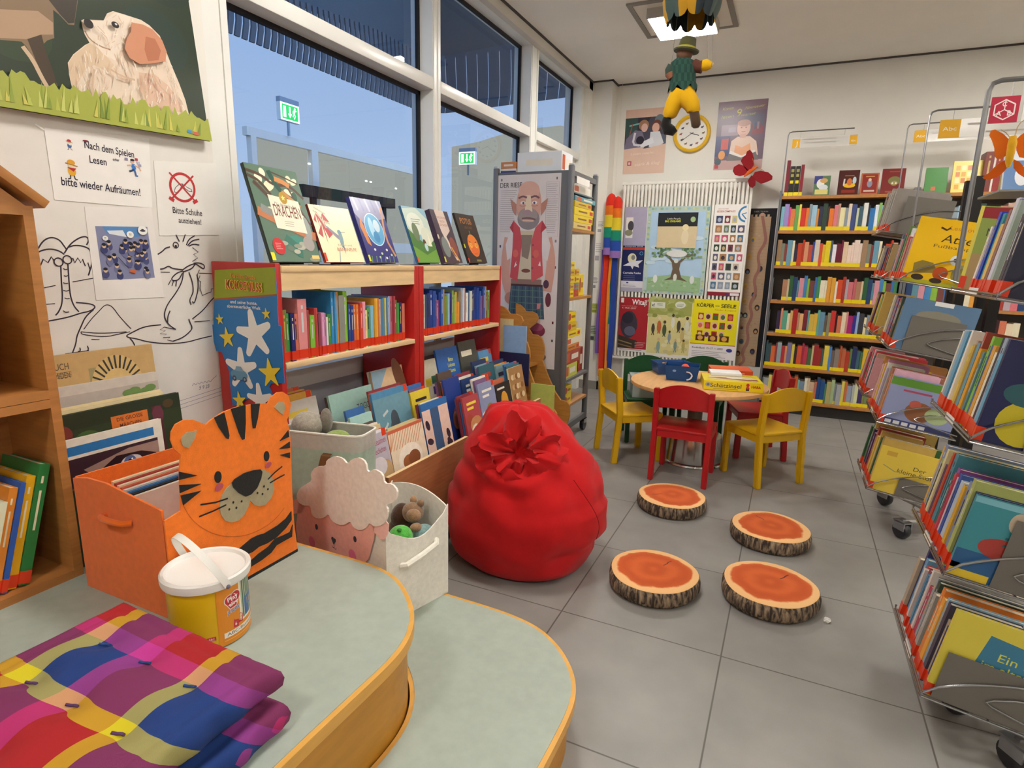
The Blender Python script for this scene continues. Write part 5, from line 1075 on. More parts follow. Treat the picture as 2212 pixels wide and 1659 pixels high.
    sheet('giant_poster', 'tall poster of a bald giant in a red waistcoat and kilt on the trolley end', 'poster', WB(-1.9855, .577, 3.9545), .48, 1.361, '#d9d1d0', art, .001, part='giant_picture')
giant_poster()
def game_boxes():
    Y1, Y2 = '#ecd21e', '#d8b820'
    G = 'board games on the grey trolley'
    def box(x0, y0, z0, w, d, h, c, lab, deco=0, lid=None):
        o = MB().box(0, 0, 0, w, d, h, c, bev=0.0015, seg=1).build('game_box', 'gloss')
        o.location = (x0, y0, z0); tag(o, lab, 'game box', G)
        m = MB(frame((w, 0, 0), (0, 1, 0), (0, 0, 1), (1, 0, 0)))
        if deco == 1: m.r(d*.78, h*.25, d*.95, h*.75, '#c82c28'); m.l([(d*.2, h*.5), (d*.65, h*.5)], h*.22, '#8c5c20')
        elif deco == 2: m.r(d*.06, h*.15, d*.3, h*.85, '#c8582c'); m.r(d*.4, h*.3, d*.85, h*.7, '#e8e0d0')
        elif deco == 3: m.e(d*.3, h*.5, d*.15, h*.35, '#b83830'); m.l([(d*.5, h*.5), (d*.9, h*.5)], h*.25, '#a07020')
        m.build('printed_side', 'gloss', o) if deco else m
        if deco:
            m = MB(frame((0, 0, 0), (1, 0, 0), (0, 0, 1), (0, -1, 0))); m.l([(w*.2, h*.5), (w*.8, h*.5)], h*.3, '#b8862c' if c in (Y1, Y2) else '#e8e0d0'); m.build('printed_end', 'gloss', o)
        return o
    # on top
    box(-1.86, 4.00, 1.9515, .335, .22, .14, '#e4e6ea', 'big pale box of drawing games on top of the trolley', 2)
    o = box(-1.985, 3.99, 1.9515, .12, .26, .035, '#e8e2dc', 'white and blue flat box on the trolley top'); MB(frame((0, -.0002, 0), (1, 0, 0), (0, 0, 1), (0, -1, 0))).r(.0, .0, .12, .02, '#3a3a88').build('printed_side', 'gloss', o)
    box(-1.985, 3.99, 1.987, .12, .26, .045, '#d0844c', 'orange flat box lying on the white box, trolley top', 2)
    o = bpy.data.objects[-1] if False else None
    m = MB(frame((-1.858, 3.9985, 1.9515), (1, 0, 0), (0, 0, 1), (0, -1, 0)))
    # first bay below the wire shelf
    box(-1.75, 4.02, 1.825, .31, .38, .05, '#e8e4d8', 'white box with red emblem on the wire shelf', 2)
    z = 1.5755
    for k, (h, c, w0, lab) in enumerate([(.044, '#e0c878', .40, 'pale yellow box lowest on the upper trolley board'), (.05, Y1, .42, 'yellow box with brown print, second in the upper pile'), (.052, Y1, .43, 'bright yellow box, third in the upper pile'), (.04, Y2, .37, 'deeper yellow box below the teal one'), (.032, '#5c9cac', .45, 'teal box topmost of the upper pile')]):
        box(-1.72, 4.0+.004*k, z, .30, w0, h, c, lab, 1 if k < 4 else 2); z += h+.0008
    box(-1.83, 3.985, 1.5755, .07, .30, .2, '#2c4c84', 'dark blue upright box deep on the upper trolley board', 2)
    # second bay: columns of small yellow boxes
    z = 1.0955
    for k in range(5): box(-1.60, 3.99, z, .16, .13, .05, (Y1, Y2)[k % 2], 'small yellow box, %s from the bottom in the front column of the middle board' % ORD[k], 3); z += .0508
    z = 1.0955
    for k, (h, c) in enumerate([(.05, '#b83c34'), (.05, '#7c8c8c'), (.05, Y1), (.05, Y2)]): box(-1.60, 4.14, z, .15, .12, h, c, '%s small box, %s from the bottom in the second column of the middle board' % (cname(c), ORD[k]), 3); z += h+.0008
    box(-1.60, 4.28, 1.0955, .14, .12, .16, Y1, 'yellow cube box at the far end of the middle board', 3)
    # third bay
    z = .5005
    for k, (h, c, d, dec, lab) in enumerate([(.10, '#c8cc50', .28, 2, 'lime and white box at the foot of the lower pile'), (.10, '#a83c28', .34, 2, 'brick red box in the lower pile'), (.045, '#d8801c', .30, 1, 'amber box in the lower pile'), (.05, '#e8dcc8', .36, 2, 'cream box with rounded picture in the lower pile'), (.05, Y1, .32, 1, 'yellow box above the cream one in the lower pile'), (.065, Y2, .22, 3, 'ochre-yellow box with a red dot, second from top of the lower pile'), (.075, Y1, .20, 3, 'yellow box topmost of the lower pile')]):
        box(-1.66, 4.0, z, .22, d, h, c, lab, dec); z += h+.0008
    box(-1.66, 4.36, .5005, .2, .10, .19, '#9c2c1c', 'dark red upright box at the far end of the lower board', 2)
    z = .3005
    for k in range(2): box(-1.60, 4.0, z, .16, .16, .07, Y1, '%s yellow box on the bottom trolley board' % ('lower', 'upper')[k], 3); z += .0708
game_boxes()

# ---------------------------------------------------------------- back wall
def back_wall_posters():
    def readers(m):
        w, h = .415, .61
        m.r(0, 0, w, h, '#e2c0ac'); m.r(0, h*.88, w, h, '#ddb8a4'); m.r(0, h*.39, w, h*.87, '#4c4a58'); m.r(0, h*.6, w*.3, h*.87, '#3c5450'); m.p([(w*.3, h*.55), (w*.62, h*.87), (w*.3, h*.87)], '#3a3440'); m.r(w*.75, h*.39, w, h*.6, '#5c6474'); m.e(w*.82, h*.8, .05, .06, '#6c7c84'); m.l([(w*.1, h*.75), (w*.35, h*.78)], .014, '#7cb4b0'); m.l([(w*.08, h*.5), (w*.18, h*.78)], .008, '#a0584c')
        m.e(w*.45, h*.75, .05, .05, '#a87c5c'); m.e(w*.47, h*.71, .032, .04, '#e0b4a4'); m.e(w*.76, h*.73, .05, .055, '#74443c'); m.e(w*.74, h*.70, .036, .045, '#e4b4a0')
        m.p([(0, h*.39), (w*.04, h*.55), (w*.25, h*.68), (w*.42, h*.66), (w*.5, h*.5), (w*.4, h*.42), (w*.2, h*.39)], '#7c7488'); m.p([(w*.62, h*.64), (w*.84, h*.64), (w*.95, h*.46), (w*.8, h*.39), (w*.6, h*.41)], '#dcdce0'); m.p([(w*.35, h*.47), (w*.68, h*.56), (w*.72, h*.47), (w*.42, h*.4)], '#e8e8ec'); m.e(w*.38, h*.52, .04, .04, '#2c2834'); m.l([(w*.25, h*.64), (w*.2, h*.46), (w*.38, h*.44)], .022, '#d8d4dc', 1)
        m.p([(0, h*.39), (w*.5, h*.42), (w*.45, h*.38), (w, h*.45), (w, h*.37), (0, h*.37)], '#e2c0ac')
        m.t('Lesen macht', w*.45, h*.30, .022, '#f0dccc', w=w*.55, shear=.2, rot=2); m.t('stark & klug', w*.58, h*.13, .03, '#f0dccc', w=w*.6, shear=.25, rot=3)
        m.r(w*.1, h*.13, w*.2, h*.2, '#b8545c'); m.r(w*.125, h*.145, w*.175, h*.185, '#e8c8c0')
    sheet('reading_children_poster', 'peach poster with a photo of two children reading, beside the yellow clock', 'poster', WB(-1.70, 2.23), .415, .61, '#e2c0ac', readers)
    def boy(m):
        w, h = .43, .605
        m.r(0, 0, w, h, '#6c5468'); m.r(0, h*.85, w, h, '#7c5c6c'); m.r(w*.55, h*.55, w*.95, h*.8, '#5c5870'); m.r(w*.72, h*.5, w*.95, h*.62, '#8c4450'); m.r(w*.1, h*.5, w*.45, h*.66, '#9a8494'); m.r(0, h*.2, w*.3, h*.5, '#3c4474'); m.r(w*.12, h*.3, w*.27, h*.46, '#c84c44'); m.r(0, 0, w, h*.14, '#c09c98'); m.r(w*.25, h*.55, w*.4, h*.62, '#a89cb0')
        for k in range(7): m.r(w*(.55+.055*k), h*.58, w*(.59+.055*k), h*(.66+.01*(k % 3)), ('#7c4858', '#48507c', '#947c88')[k % 3])
        m.e(w*.15, h*.22, .03, .04, '#e09850'); m.e(w*.08, h*.12, .03, .03, '#3c545c')
        m.p([(w*.3, h*.2), (w*.33, h*.42), (w*.45, h*.48), (w*.7, h*.48), (w*.84, h*.4), (w*.9, h*.2)], '#e6c8b4'); m.p([(w*.4, h*.2), (w*.42, h*.36), (w*.56, h*.32), (w*.72, h*.38), (w*.76, h*.2)], '#e8a474')
        m.e(w*.56, h*.60, .058, .075, '#e4b8a8'); m.e(w*.56, h*.675, .058, .03, '#b88c7c'); m.r(w*.5, h*.46, w*.62, h*.52, '#d8a898')
        for s in (-1, 1): m.e(w*.56+s*.02, h*.61, .007, .005, '#5c4448')
        m.l([(w*.52, h*.55), (w*.56, h*.545), (w*.6, h*.55)], .005, '#b06c6c', 1)
        m.p([(w*.26, h*.13), (w*.3, h*.24), (w*.55, h*.17), (w*.85, h*.25), (w*.92, h*.13)], '#6c6464'); m.p([(w*.3, h*.24), (w*.33, h*.28), (w*.57, h*.2), (w*.82, h*.28), (w*.85, h*.25), (w*.56, h*.17)], '#ece4dc')
        m.t('Komm', w*.2, h*.88, .026, '#d0c478', w=w*.22, rot=3, shear=.3); m.t('Abenteuer', w*.74, h*.88, .024, '#c8bc70', w=w*.4, rot=5, shear=.3); m.t('lesen', w*.2, h*.76, .028, '#c8bc70', w=w*.25, rot=3, shear=.3); m.t('9', w*.42, h*.77, .07, '#d8d060', w=w*.1, shear=.2); m.t('wartet', w*.62, h*.78, .022, '#c0b46c', w=w*.3, rot=4, shear=.3)
        m.r(w*.02, h*.02, w*.1, h*.08, '#b83844')
    sheet('reading_boy_poster', 'glossy poster of a smiling boy with an open book above the radiator end', 'poster', WB(-.814, 2.235), .43, .605, '#6c5468', boy, mat='gloss')
    o = thing('wall_clock', 'round wall clock with yellow rim and animal dial above the radiator', 'clock', frame((-1.04, 6.2195, 2.578), (1, 0, 0), (0, 0, 1), (0, -1, 0)))
    MB().lathe([(.135, .0), (.172, .0), (.176, .02), (.168, .036), (.152, .040), (.142, .032), (.140, .012)], '#e8b81c', 48).build('rim', 'gloss', o)
    f = MB(T(0, 0, .012)); f.e(0, 0, .141, .141, '#efece6', n=40)
    for k in range(12):
        a = math.radians(30*k); x, y = .105*math.sin(a), .105*math.cos(a); c = ('#5c4c50', '#9c5c5c', '#4c4c64', '#8c6c50')[k % 4]
        f.e(x, y, .012, .007, c); f.e(x+.011, y+.007, .005, .005, c); f.l([(x-.007, y), (x-.008, y-.012)], .003, c); f.l([(x+.006, y), (x+.007, y-.012)], .003, c)
    f.build('dial', 'paper', o)
    for a, l, w, nm in ((108, .072, .007, 'hour_hand'), (236, .115, .005, 'minute_hand')):
        t = math.radians(a); MB(T(0, 0, .018)).l([(-.02*math.sin(t), -.02*math.cos(t)), (l*math.sin(t), l*math.cos(t))], w, '#3c3c44').build(nm, 'plastic', o)
    # small notices on the corner pier behind the trolley
    for k, (x, z, w, h, c, c2, lab) in enumerate([(-1.93, 1.05, .10, .13, '#ece8e2', '#8c8c90', 'white notice with grey print on the corner pier'), (-1.90, 1.33, .085, .2, '#e8e4e0', '#a8a4a8', 'white notice with small black figures on the corner pier'), (-1.915, .80, .11, .1, '#c8cc78', '#98a040', 'lime-green notice on the corner pier'), (-1.92, .50, .10, .17, '#c4d0b0', '#4c4850', 'leaflet with a dark photo and green text on the corner pier'), (-1.885, 1.62, .075, .12, '#eeeae4', '#a0a0a4', 'small upper white notice on the corner pier')]):
        sheet('pier_notice', lab, 'notice', WB(x, z+.02, 6.0335), w, h, c, lambda m, w=w, h=h, c2=c2: (lines_of_print(m, w*.12, h*.9, w*.75, 5, h*.1, c2, .006), m.r(w*.1, h*.06, w*.6, h*.3, c2)), group='notices on the corner pier')
back_wall_posters()

def radiator():
    o = thing('tube_radiator', 'tall white tube radiator on the back wall hung with posters', 'radiator', loc=(-1.03, 6.12, 0.3))
    c = '#ebe7de'; P = lambda: MB(T(1.03, -6.12, -0.3))
    P().tube([(-1.66, 6.11, 2.12), (-.42, 6.11, 2.12)], .020, c, n=12).build('top_header', 'lacquer', o)
    P().tube([(-1.66, 6.11, .36), (-.42, 6.11, .36)], .020, c, n=12).build('bottom_header', 'lacquer', o)
    first = None
    for k in range(34):
        x = -1.635+k*.0362
        if first is None:
            first = MB().box(-.011, -.016, 0, .011, .012, 1.73, c, bev=.004, seg=1).build('tube', 'lacquer', o); first.location = (x+1.03, -.02, .075)
        else:
            q = first.copy(); COL.objects.link(q); q.parent = o; q.location = (x+1.03, -.02, .075)
    for x in (-1.5, -.6):
        for z in (2.0, .5): P().box(x-.015, 6.13, z-.02, x+.015, 6.219, z+.02, c).build('bracket', 'lacquer', o)
    P().tube([(-1.55, 6.13, .36), (-1.55, 6.13, .08), (-1.55, 6.19, .05), (-1.55, 6.218, .05)], .012, c, n=8).build('pipe', 'lacquer', o)
radiator()
def radiator_posters():
    yb = 6.0835
    S = lambda nm, x, z, w, h, c, art, lab, rot=0: sheet(nm, lab, 'poster', WB(x, z, yb) @ RZ(rot), w, h, c, art, group='posters on the white radiator')
    def author(m):
        w, h = .225, .84
        m.r(0, h*.55, w, h, '#aaa4bc'); m.r(w*.08, h*.64, w*.4, h*.88, '#e8e4e0'); m.e(w*.3, h*.78, .03, .05, '#48444c'); m.e(w*.22, h*.7, .04, .03, '#8c8c70'); m.r(0, h*.53, w, h*.55, '#28284c'); m.r(0, h*.5, w, h*.53, '#b83c2c'); m.r(0, h*.13, w, h*.5, '#1c2458'); m.e(w*.45, h*.4, .045, .05, '#dcd8b8')
        m.p([(w*.05, h*.31), (w*.4, h*.36), (w*.95, h*.38), (w*.75, h*.33), (w*.8, h*.29), (w*.55, h*.31), (w*.5, h*.27), (w*.4, h*.31)], '#d8d8e0'); m.e(w*.5, h*.41, .02, .025, '#80807c'); m.ring(w*.86, h*.46, .018, .013, '#5c98c8')
        m.t('Cornelia Funke', w*.48, h*.215, .019, '#eceaf0', w=w*.82, bold=.015); lines_of_print(m, w*.1, h*.19, w*.7, 3, .02, '#6c74a0', .005); m.r(0, 0, w, h*.13, '#d8d4dc'); m.r(0, 0, w, h*.05, '#a8a4b8'); m.r(w*.25, h*.1, w*.35, h*.115, '#34407c'); lines_of_print(m, w*.1, h*.08, w*.7, 2, .012, '#8c8c98', .004)
        m.t('Lesepreis 2018', w*.5, h*.535, .011, '#d8d8e8', w=w*.8)
    S('author_poster', -1.615, 1.055, .225, .84, '#a8a2ba', author, 'narrow lilac and navy poster with a moon hung on the radiator beside the rainbow windsock')
    def tree(m):
        w, h = .60, .85; r = random.Random(2)
        m.r(0, 0, w, h, '#b4c8c4'); m.r(.04, .05, w-.04, h-.05, '#aecbe4')
        for i in range(90):
            s = i % 4; u = r.random()
            x, z = ((u*w, .022), (u*w, h-.022), (.02, u*h), (w-.02, u*h))[s]; m.e(x, z, .013, .012, r.choice(['#8cb4a4', '#9cc0c8', '#b8c890', '#a4b8a0', '#c8d0a0', '#84a8b4']), n=8)
        for i in range(14): m.e(r.uniform(.06, w-.06), r.uniform(.3, .55), .05, .02, '#c4d8e4')
        m.p([(.04, .03), (w-.04, .03), (w-.04, .17), (w*.5, .2), (.04, .16)], '#98b88c')
        for i in range(26): m.e(r.uniform(.05, w-.05), r.uniform(.04, .15), .014, .008, r.choice(['#88ac74', '#a8c498', '#b8c8b0']), n=8)
        for x in (.12, w-.12): m.e(x, .15, .022, .04, '#dfe4e0')
        B = '#6c5a48'
        m.p([(.20, .135), (.27, .17), (.285, .25), (.27, .33), (.31, .34), (.36, .33), (.35, .25), (.375, .17), (.44, .13), (.36, .145), (.31, .15)], B); m.l([(.29, .31), (.24, .37), (.2, .4)], .022, B, 1); m.l([(.34, .31), (.4, .37), (.47, .39)], .022, B, 1); m.e(.315, .17, .018, .035, '#d8dcd0'); m.e(.315, .33, .022, .022, '#d8dcd8')
        for cx in (.17, .46):
            for i in range(34): m.e(cx+r.uniform(-.09, .09), .40+r.uniform(-.05, .055), .014, .011, r.choice(['#5c7c50', '#74946c', '#8ca880', '#4c6c48']), n=8)
        m.e(.315, .40, .1, .035, '#dcdcd8')
        m.r(.11, .455, .49, .79, '#d6c29c'); m.r(.11, .66, .49, .79, '#22262a'); m.e(.38, .56, .035, .07, '#e0d0b0'); m.e(.38, .65, .03, .03, '#e8d8a8'); m.e(.445, .725, .024, .026, '#a8c088')
        m.t('Little People,', .265, .725, .016, '#e8e8ec', w=.13, shear=.2); m.t('BIG DREAMS', .255, .70, .018, '#e8e820', w=.15, bold=.015)
    S('dreams_poster', -1.385, 1.045, .60, .85, '#b4c8c4', tree, 'large pale blue poster with a tree and a black title panel amid the radiator')
    def kompass(m):
        w, h = .30, .85; r = random.Random(6)
        m.r(0, 0, w, h, '#eeeae4'); m.t('DEUTSCHER', .08, h-.045, .011, '#c08c84', w=.09); m.t('LESEKOMPASS', .105, h-.072, .017, '#b84838', w=.165, bold=.012)
        x, z = w-.012, h-.09; m.e(x-.0, z, .075, .075, '#3c84b8', a0=95, a1=265, n=18); m.e(x, z, .058, .058, '#eeeae4', a0=92, a1=268, n=18); m.l([(x-.04, z+.0), (x, z-.045)], .01, '#3c84b8'); m.l([(x-.04, z), (x, z+.012)], .008, '#3c84b8')
        for j in range(8):
            z = h-.17-.088*j; xx = .022
            while xx < w-.05:
                if j == 0 and xx > w-.11: break
                ww = r.choice([.045, .05, .06]); c = r.choice(['#7c3c44', '#3c4464', '#8c98a8', '#b0a088', '#6c7c5c', '#a87c54', '#4c7490', '#c8b8a0', '#5c5c74', '#c85a78', '#d0c080', '#384838'])
                m.r(xx, z, xx+ww, z+.066, c); m.e(xx+ww*.5, z+.03, ww*.3, .02, r.choice(['#e8e0d8', '#3c3440', '#c8a078', '#a8b0c0']), n=10); xx += ww+.017
        m.r(0, 0, w, .035, '#8c2430'); m.r(w*.7, .004, w*.97, .028, '#e8dce0'); m.r(w*.55, .005, w*.66, .028, '#54306c')
    S('booklist_poster', -.75, 1.055, .30, .85, '#eeeae4', kompass, 'white poster of many small book covers at the shelf end of the radiator')
    def witaj(m):
        w, h = .30, .565
        m.r(0, 0, w, h, '#a8242c'); m.e(w*.35, h*.5, .09, .14, '#3c3440'); m.e(w*.3, h*.62, .06, .06, '#2c2834'); m.e(w*.4, h*.38, .06, .05, '#5c5c70'); m.p([(0, .035), (w*.6, .035), (w*.7, h*.2), (w*.3, h*.26), (0, h*.3)], '#3c3028'); m.l([(0, h*.2), (w*.5, h*.14)], .012, '#8c7850'); m.l([(0, h*.13), (w*.5, h*.08)], .012, '#7c6844'); m.r(0, 0, w, .03, '#d8d4d0')
        m.t('Witaj!', w*.68, h*.87, .052, '#f0e8e4', w=w*.52, bold=.02); m.t('4.-14.11.2017', w*.33, h*.785, .018, '#ecd8d4', w=w*.5); m.t('WILLKOMMEN', w*.33, h*.83, .008, '#d8a8a4', w=w*.55); m.r(.01, h-.06, .04, h-.012, '#e8e4e0'); lines_of_print(m, w*.6, .1, w*.37, 4, .016, '#d8b0ac', .004); lines_of_print(m, .02, .02, w*.85, 1, .01, '#8c8888', .006)
    S('red_event_poster', -1.61, .435, .30, .565, '#a8242c', witaj, 'red event poster with a dark face, lowest row of the radiator next to the windsock')
    def parade(m):
        w, h = .425, .60; r = random.Random(12)
        m.r(0, 0, w, h, '#d8cc8c'); m.r(0, h*.72, w, h, '#a0a458'); m.r(0, 0, w, .035, '#dcd8d0')
        for i in range(30): m.e(r.uniform(0, w), r.uniform(h*.7, h), .03, .02, r.choice(['#98a050', '#acb068', '#8c9448', '#b4b878']), n=10)
        for i in range(24): m.e(r.uniform(0, w), r.uniform(.04, h*.65), .03, .02, r.choice(['#dcd49c', '#cdc07c', '#c8bc88', '#e0d8ac']), n=10)
        m.r(.02, h*.83, .16, h*.93, '#dfe0d0'); m.e(.31, h*.9, .052, .035, '#dfe0d0'); m.t('x!', .04, h*.855, .03, '#30302c', w=.03, bold=.02); lines_of_print(m, .08, h*.905, .07, 2, .014, '#7c9c80', .005); lines_of_print(m, .275, h*.91, .07, 3, .011, '#8c9c80', .004)
        for i, (x, z, c, s) in enumerate([(.055, .26, '#4c4438', 1.1), (.115, .28, '#c06838', 1.4), (.17, .25, '#4c5c3c', 1.3), (.25, .33, '#e0dccc', 1.2), (.225, .18, '#8c98a0', 1.0), (.31, .3, '#50483c', 1.2), (.35, .2, '#c8b070', 1.2), (.39, .3, '#d8d4c0', 1.3), (.29, .1, '#7c9088', 1.0), (.12, .08, '#88a098', 1.2), (.37, .1, '#b8a860', 1.0)]):
            m.e(x, z+.03, .016*s, .045*s, c, n=12); m.e(x, z+.085*s, .011*s, .013*s, r.choice(['#d8b088', '#e0d0b0', '#4c4438'])); m.l([(x, z), (x-.012, z-.04)], .008, c); m.l([(x, z), (x+.012, z-.04)], .008, c)
    S('parade_poster', -1.305, .405, .425, .60, '#d8cc8c', parade, 'yellow-green poster of a story-figure parade in the lower row of the radiator')
    def korper(m):
        w, h = .43, .585; r = random.Random(9)
        m.r(0, 0, w, h, '#e8d818'); m.r(0, 0, w, h*.24, '#e8e0e0'); m.l([(0, h*.245), (w, h*.245)], .006, '#b83428')
        m.t('KÖRPER', w*.28, h*.87, .034, '#2c2820', w=w*.38, bold=.02); m.t('UND', w*.54, h*.885, .012, '#2c2820', w=w*.09, bold=.02); m.t('SEELE', w*.78, h*.87, .034, '#2c2820', w=w*.32, bold=.02); m.t('Kinder & Jugend', w*.72, h*.82, .014, '#c07830', w=w*.45)
        for j, row in enumerate([5, 5, 4]):
            for i in range(row): 
                x = w*(.14+.16*i); z = h*(.66-.15*j); m.r(x, z, x+w*.12, z+h*.11, '#e8b0a0' if (i+j) % 2 else '#a83428'); m.e(x+w*.06, z+h*.05, w*.045, h*.04, r.choice(['#7c2c20', '#d86848', '#4c6c3c', '#e0c080', '#54342c', '#c84858']))
        for x in (.22, .5, .75): m.r(w*(x-.1), h*.30, w*(x+.1), h*.40, '#5c2c20'); m.e(w*x, h*.35, w*.06, h*.04, r.choice(['#c8583c', '#4c7c4c', '#d8a050']))
        m.t('KinderBuch 15.-27.11.2005', w*.4, h*.165, .018, '#5c4c4c', w=w*.68, bold=.01); lines_of_print(m, w*.06, h*.12, w*.8, 4, .017, '#a8a0a4', .005); m.e(w*.88, h*.165, .028, .018, '#3c3c8c')
    S('yellow_poster', -.875, .43, .43, .585, '#e8d818', korper, 'bright yellow poster with rows of small pictures, lower row beside the snake poster')
    def snake(m):
        w, h = .235, 1.50; r = random.Random(4)
        m.r(0, 0, w, h, '#1c1a1e'); m.p([(.0, 0), (w-.035, 0), (w-.035, h-.07), (.02, h-.07)], '#c4a585')
        for k in range(5): m.r(.02+.036*k, h-.07, .04+.036*k, h-.05, '#c4a585')
        for j in range(46):
            z = .01+.031*j
            if z < h-.08: m.l([(0.002, z), (w-.037, z)], .0015, '#b3926f')
        for i in range(52):
            x, z = r.uniform(.01, w-.06), r.uniform(.02, h-.12); m.r(x, z, x+.02, z+.012, r.choice(['#cdb090', '#b99a78', '#c0a07c']))
        for x, z, c in ((.06, 1.22, '#d8b050'), (.04, 1.06, '#d8a850'), (.04, .92, '#2c2430'), (.035, .78, '#d8b060'), (.04, .64, '#d8b060'), (.12, .7, '#2c2430'), (.16, .58, '#3c3440'), (.02, .5, '#3c343c'), (.06, .5, '#3c343c'), (.04, .38, '#c8906c'), (.05, .24, '#5c6c6c'), (.17, .35, '#3c3440'), (.16, .15, '#2c2834'), (.03, .12, '#38303c'), (.08, .05, '#d0a058'), (.15, .95, '#3c343c')):
            m.e(x, z, .022, .027, c, n=14); m.e(x, z-.006, .013, .016, r.choice(['#6c7c9c', '#a8b0a0', '#4c4c5c', '#c89860']), n=12)
        m.l([(.12, h-.06), (.155, 1.30), (.18, 1.2), (.11, 1.08), (.15, .95), (.10, .85), (.14, .72), (.085, .6), (.13, .5), (.08, .38), (.12, .26), (.06, .14), (.10, .05), (.05, .0)], .026, '#a87468', 3); m.e(.12, h-.05, .02, .015, '#c8a088'); m.t('DER TURM', w*.45, h-.03, .012, '#a89c80', w=.12)
    sheet('snake_tower_poster', 'tall narrow dark-edged poster with a rose snake winding down a tower', 'poster', WB(-.452, .37), .245, 1.505, '#1c1a1e', snake)
radiator_posters()
def windsock():
    o = thing('rainbow_windsock', 'folded rainbow windsock hanging in the corner beside the radiator', 'windsock', loc=(-1.70, 5.98, 2.02))
    bands = ['#d83020', '#e07020', '#d8c030', '#1c8468', '#28489c', '#8c68a8']
    for k, (dx, r0) in enumerate(((-.035, .05), (.035, .048))):
        prof = []; cols = []
        zs = [-.0, -.015, -.05, -.12, -.21, -.33, -.43, -.53, -.60]
        rs = [.006, .03, .048, .052, .052, .054, .056, .058, .06]
        prof = [(rs[i]*r0/.05, zs[i]) for i in range(len(zs))][::-1]
        cc = [bands[0], bands[0], bands[0], bands[1], bands[2], bands[3], bands[4], bands[5]][::-1]
        MB(T(dx-.0, -.01*k, -.03*k)).lathe(prof, None, 20, cols=cc, wob=lambda a, z: 1+.08*math.sin(3*a+z*9)).build('sleeve', 'cloth', o)
    for k, (x0, x1, w, c, z0, z1) in enumerate([(-.085, -.10, .05, '#7c5cb0', -.55, -1.62), (-.05, -.045, .065, '#d83a24', -.58, -1.86), (-.005, .0, .022, '#e08a28', -.58, -1.84), (.025, .02, .045, '#1c7c74', -.56, -1.3), (.045, .04, .055, '#2c4494', -.62, -1.8)]):
        pts = []; n = 14; m = MB(); vs = []; fs = []
        for i in range(n+1):
            f = i/n; z = z0+(z1-z0)*f; x = x0+(x1-x0)*f+.008*math.sin(f*6+k); y = .01*math.cos(f*7+k)-.012*(k % 3)
            vs += [(x-w/2, y, z), (x+w/2, y+.01, z), (x+w/2, y+.014, z), (x-w/2, y+.004, z)]
        for i in range(n):
            for q in range(4): fs.append((4*i+q, 4*i+(q+1) % 4, 4*i+4+(q+1) % 4, 4*i+4+q))
        m.add(vs, fs, c, True); m.build('streamer', 'cloth', o)
    MB().tube([(0, 0, -.02), (.0, .0, .3), (0, .05, 1.04)], .0015, '#d8d4cc', n=5).build('cord', 'plastic', o)
windsock()
def red_butterfly():
    o = thing('felt_butterfly', 'dark red felt butterfly with orange body at the radiator corner', 'butterfly', loc=(-.5, 6.02, 2.22))
    P = frame((.5, 0, -2.22), (1, 0, 0), (0, 0, 1), (0, -1, 0)); k = '@'
    W = '#8c1c22'
    MB(P).prism([(-0.4843, 2.3698), (-0.4605, 2.3436), (-0.4427, 2.2927), (-0.4391, 2.2352), (-0.4603, 2.2000), (-0.4875, 2.1866), (-0.5197, 2.2241), (-0.5534, 2.2762), (-0.5354, 2.3114), (-0.5153, 2.3248), (-0.5078, 2.3567)], .012, W).build('upper_wing', 'felt', o)
    MB(P).prism([(-0.5204, 2.2314), (-0.5654, 2.2514), (-0.6064, 2.2277), (-0.6139, 2.1915), (-0.5925, 2.1578), (-0.5479, 2.1452), (-0.5057, 2.1547), (-0.4810, 2.1936)], .012, '#941e26').build('upper_wing', 'felt', o)
    MB(P).prism([(-0.4226, 2.1769), (-0.3743, 2.1859), (-0.3098, 2.1691), (-0.2717, 2.1356), (-0.2721, 2.1070), (-0.3152, 2.0868), (-0.3629, 2.0738), (-0.4004, 2.0967), (-0.4403, 2.1415)], .012, W).build('lower_wing', 'felt', o)
    MB(P).prism([(-0.4482, 2.1490), (-0.4090, 2.1115), (-0.4074, 2.0607), (-0.4301, 2.0395), (-0.4602, 2.0549), (-0.4760, 2.1064)], .012, '#80181e').build('lower_wing', 'felt', o)
    q = [(-0.5115, 2.1403), (-0.4129, 2.2197)]
    MB(P).tube([(q[0][0], q[0][1], .014), ((q[0][0]+q[1][0])/2, (q[0][1]+q[1][1])/2, .02), (q[1][0], q[1][1], .014)], [.008, .018, .010], '#dc6418', n=10).build('body', 'felt', o)
    a = [(-0.4199, 2.2200), (-0.3980, 2.2119), (-0.3459, 2.1812)]; b = [(-0.4270, 2.2203), (-0.4420, 2.2640), (-0.4555, 2.2933)]
    MB(P).tube([(x, z, .02) for x, z in a], .002, '#c87838', n=5).tube([(x, z, .02) for x, z in b], .002, '#c87838', n=5).build('feeler', 'felt', o)
    MB(P).tube([(-.47, 2.2, .012), (-.47, 2.21, -.15), (-.47, 2.215, -.198)], .003, '#a8a4a0', n=5).build('hanger', 'steel', o)
red_butterfly()

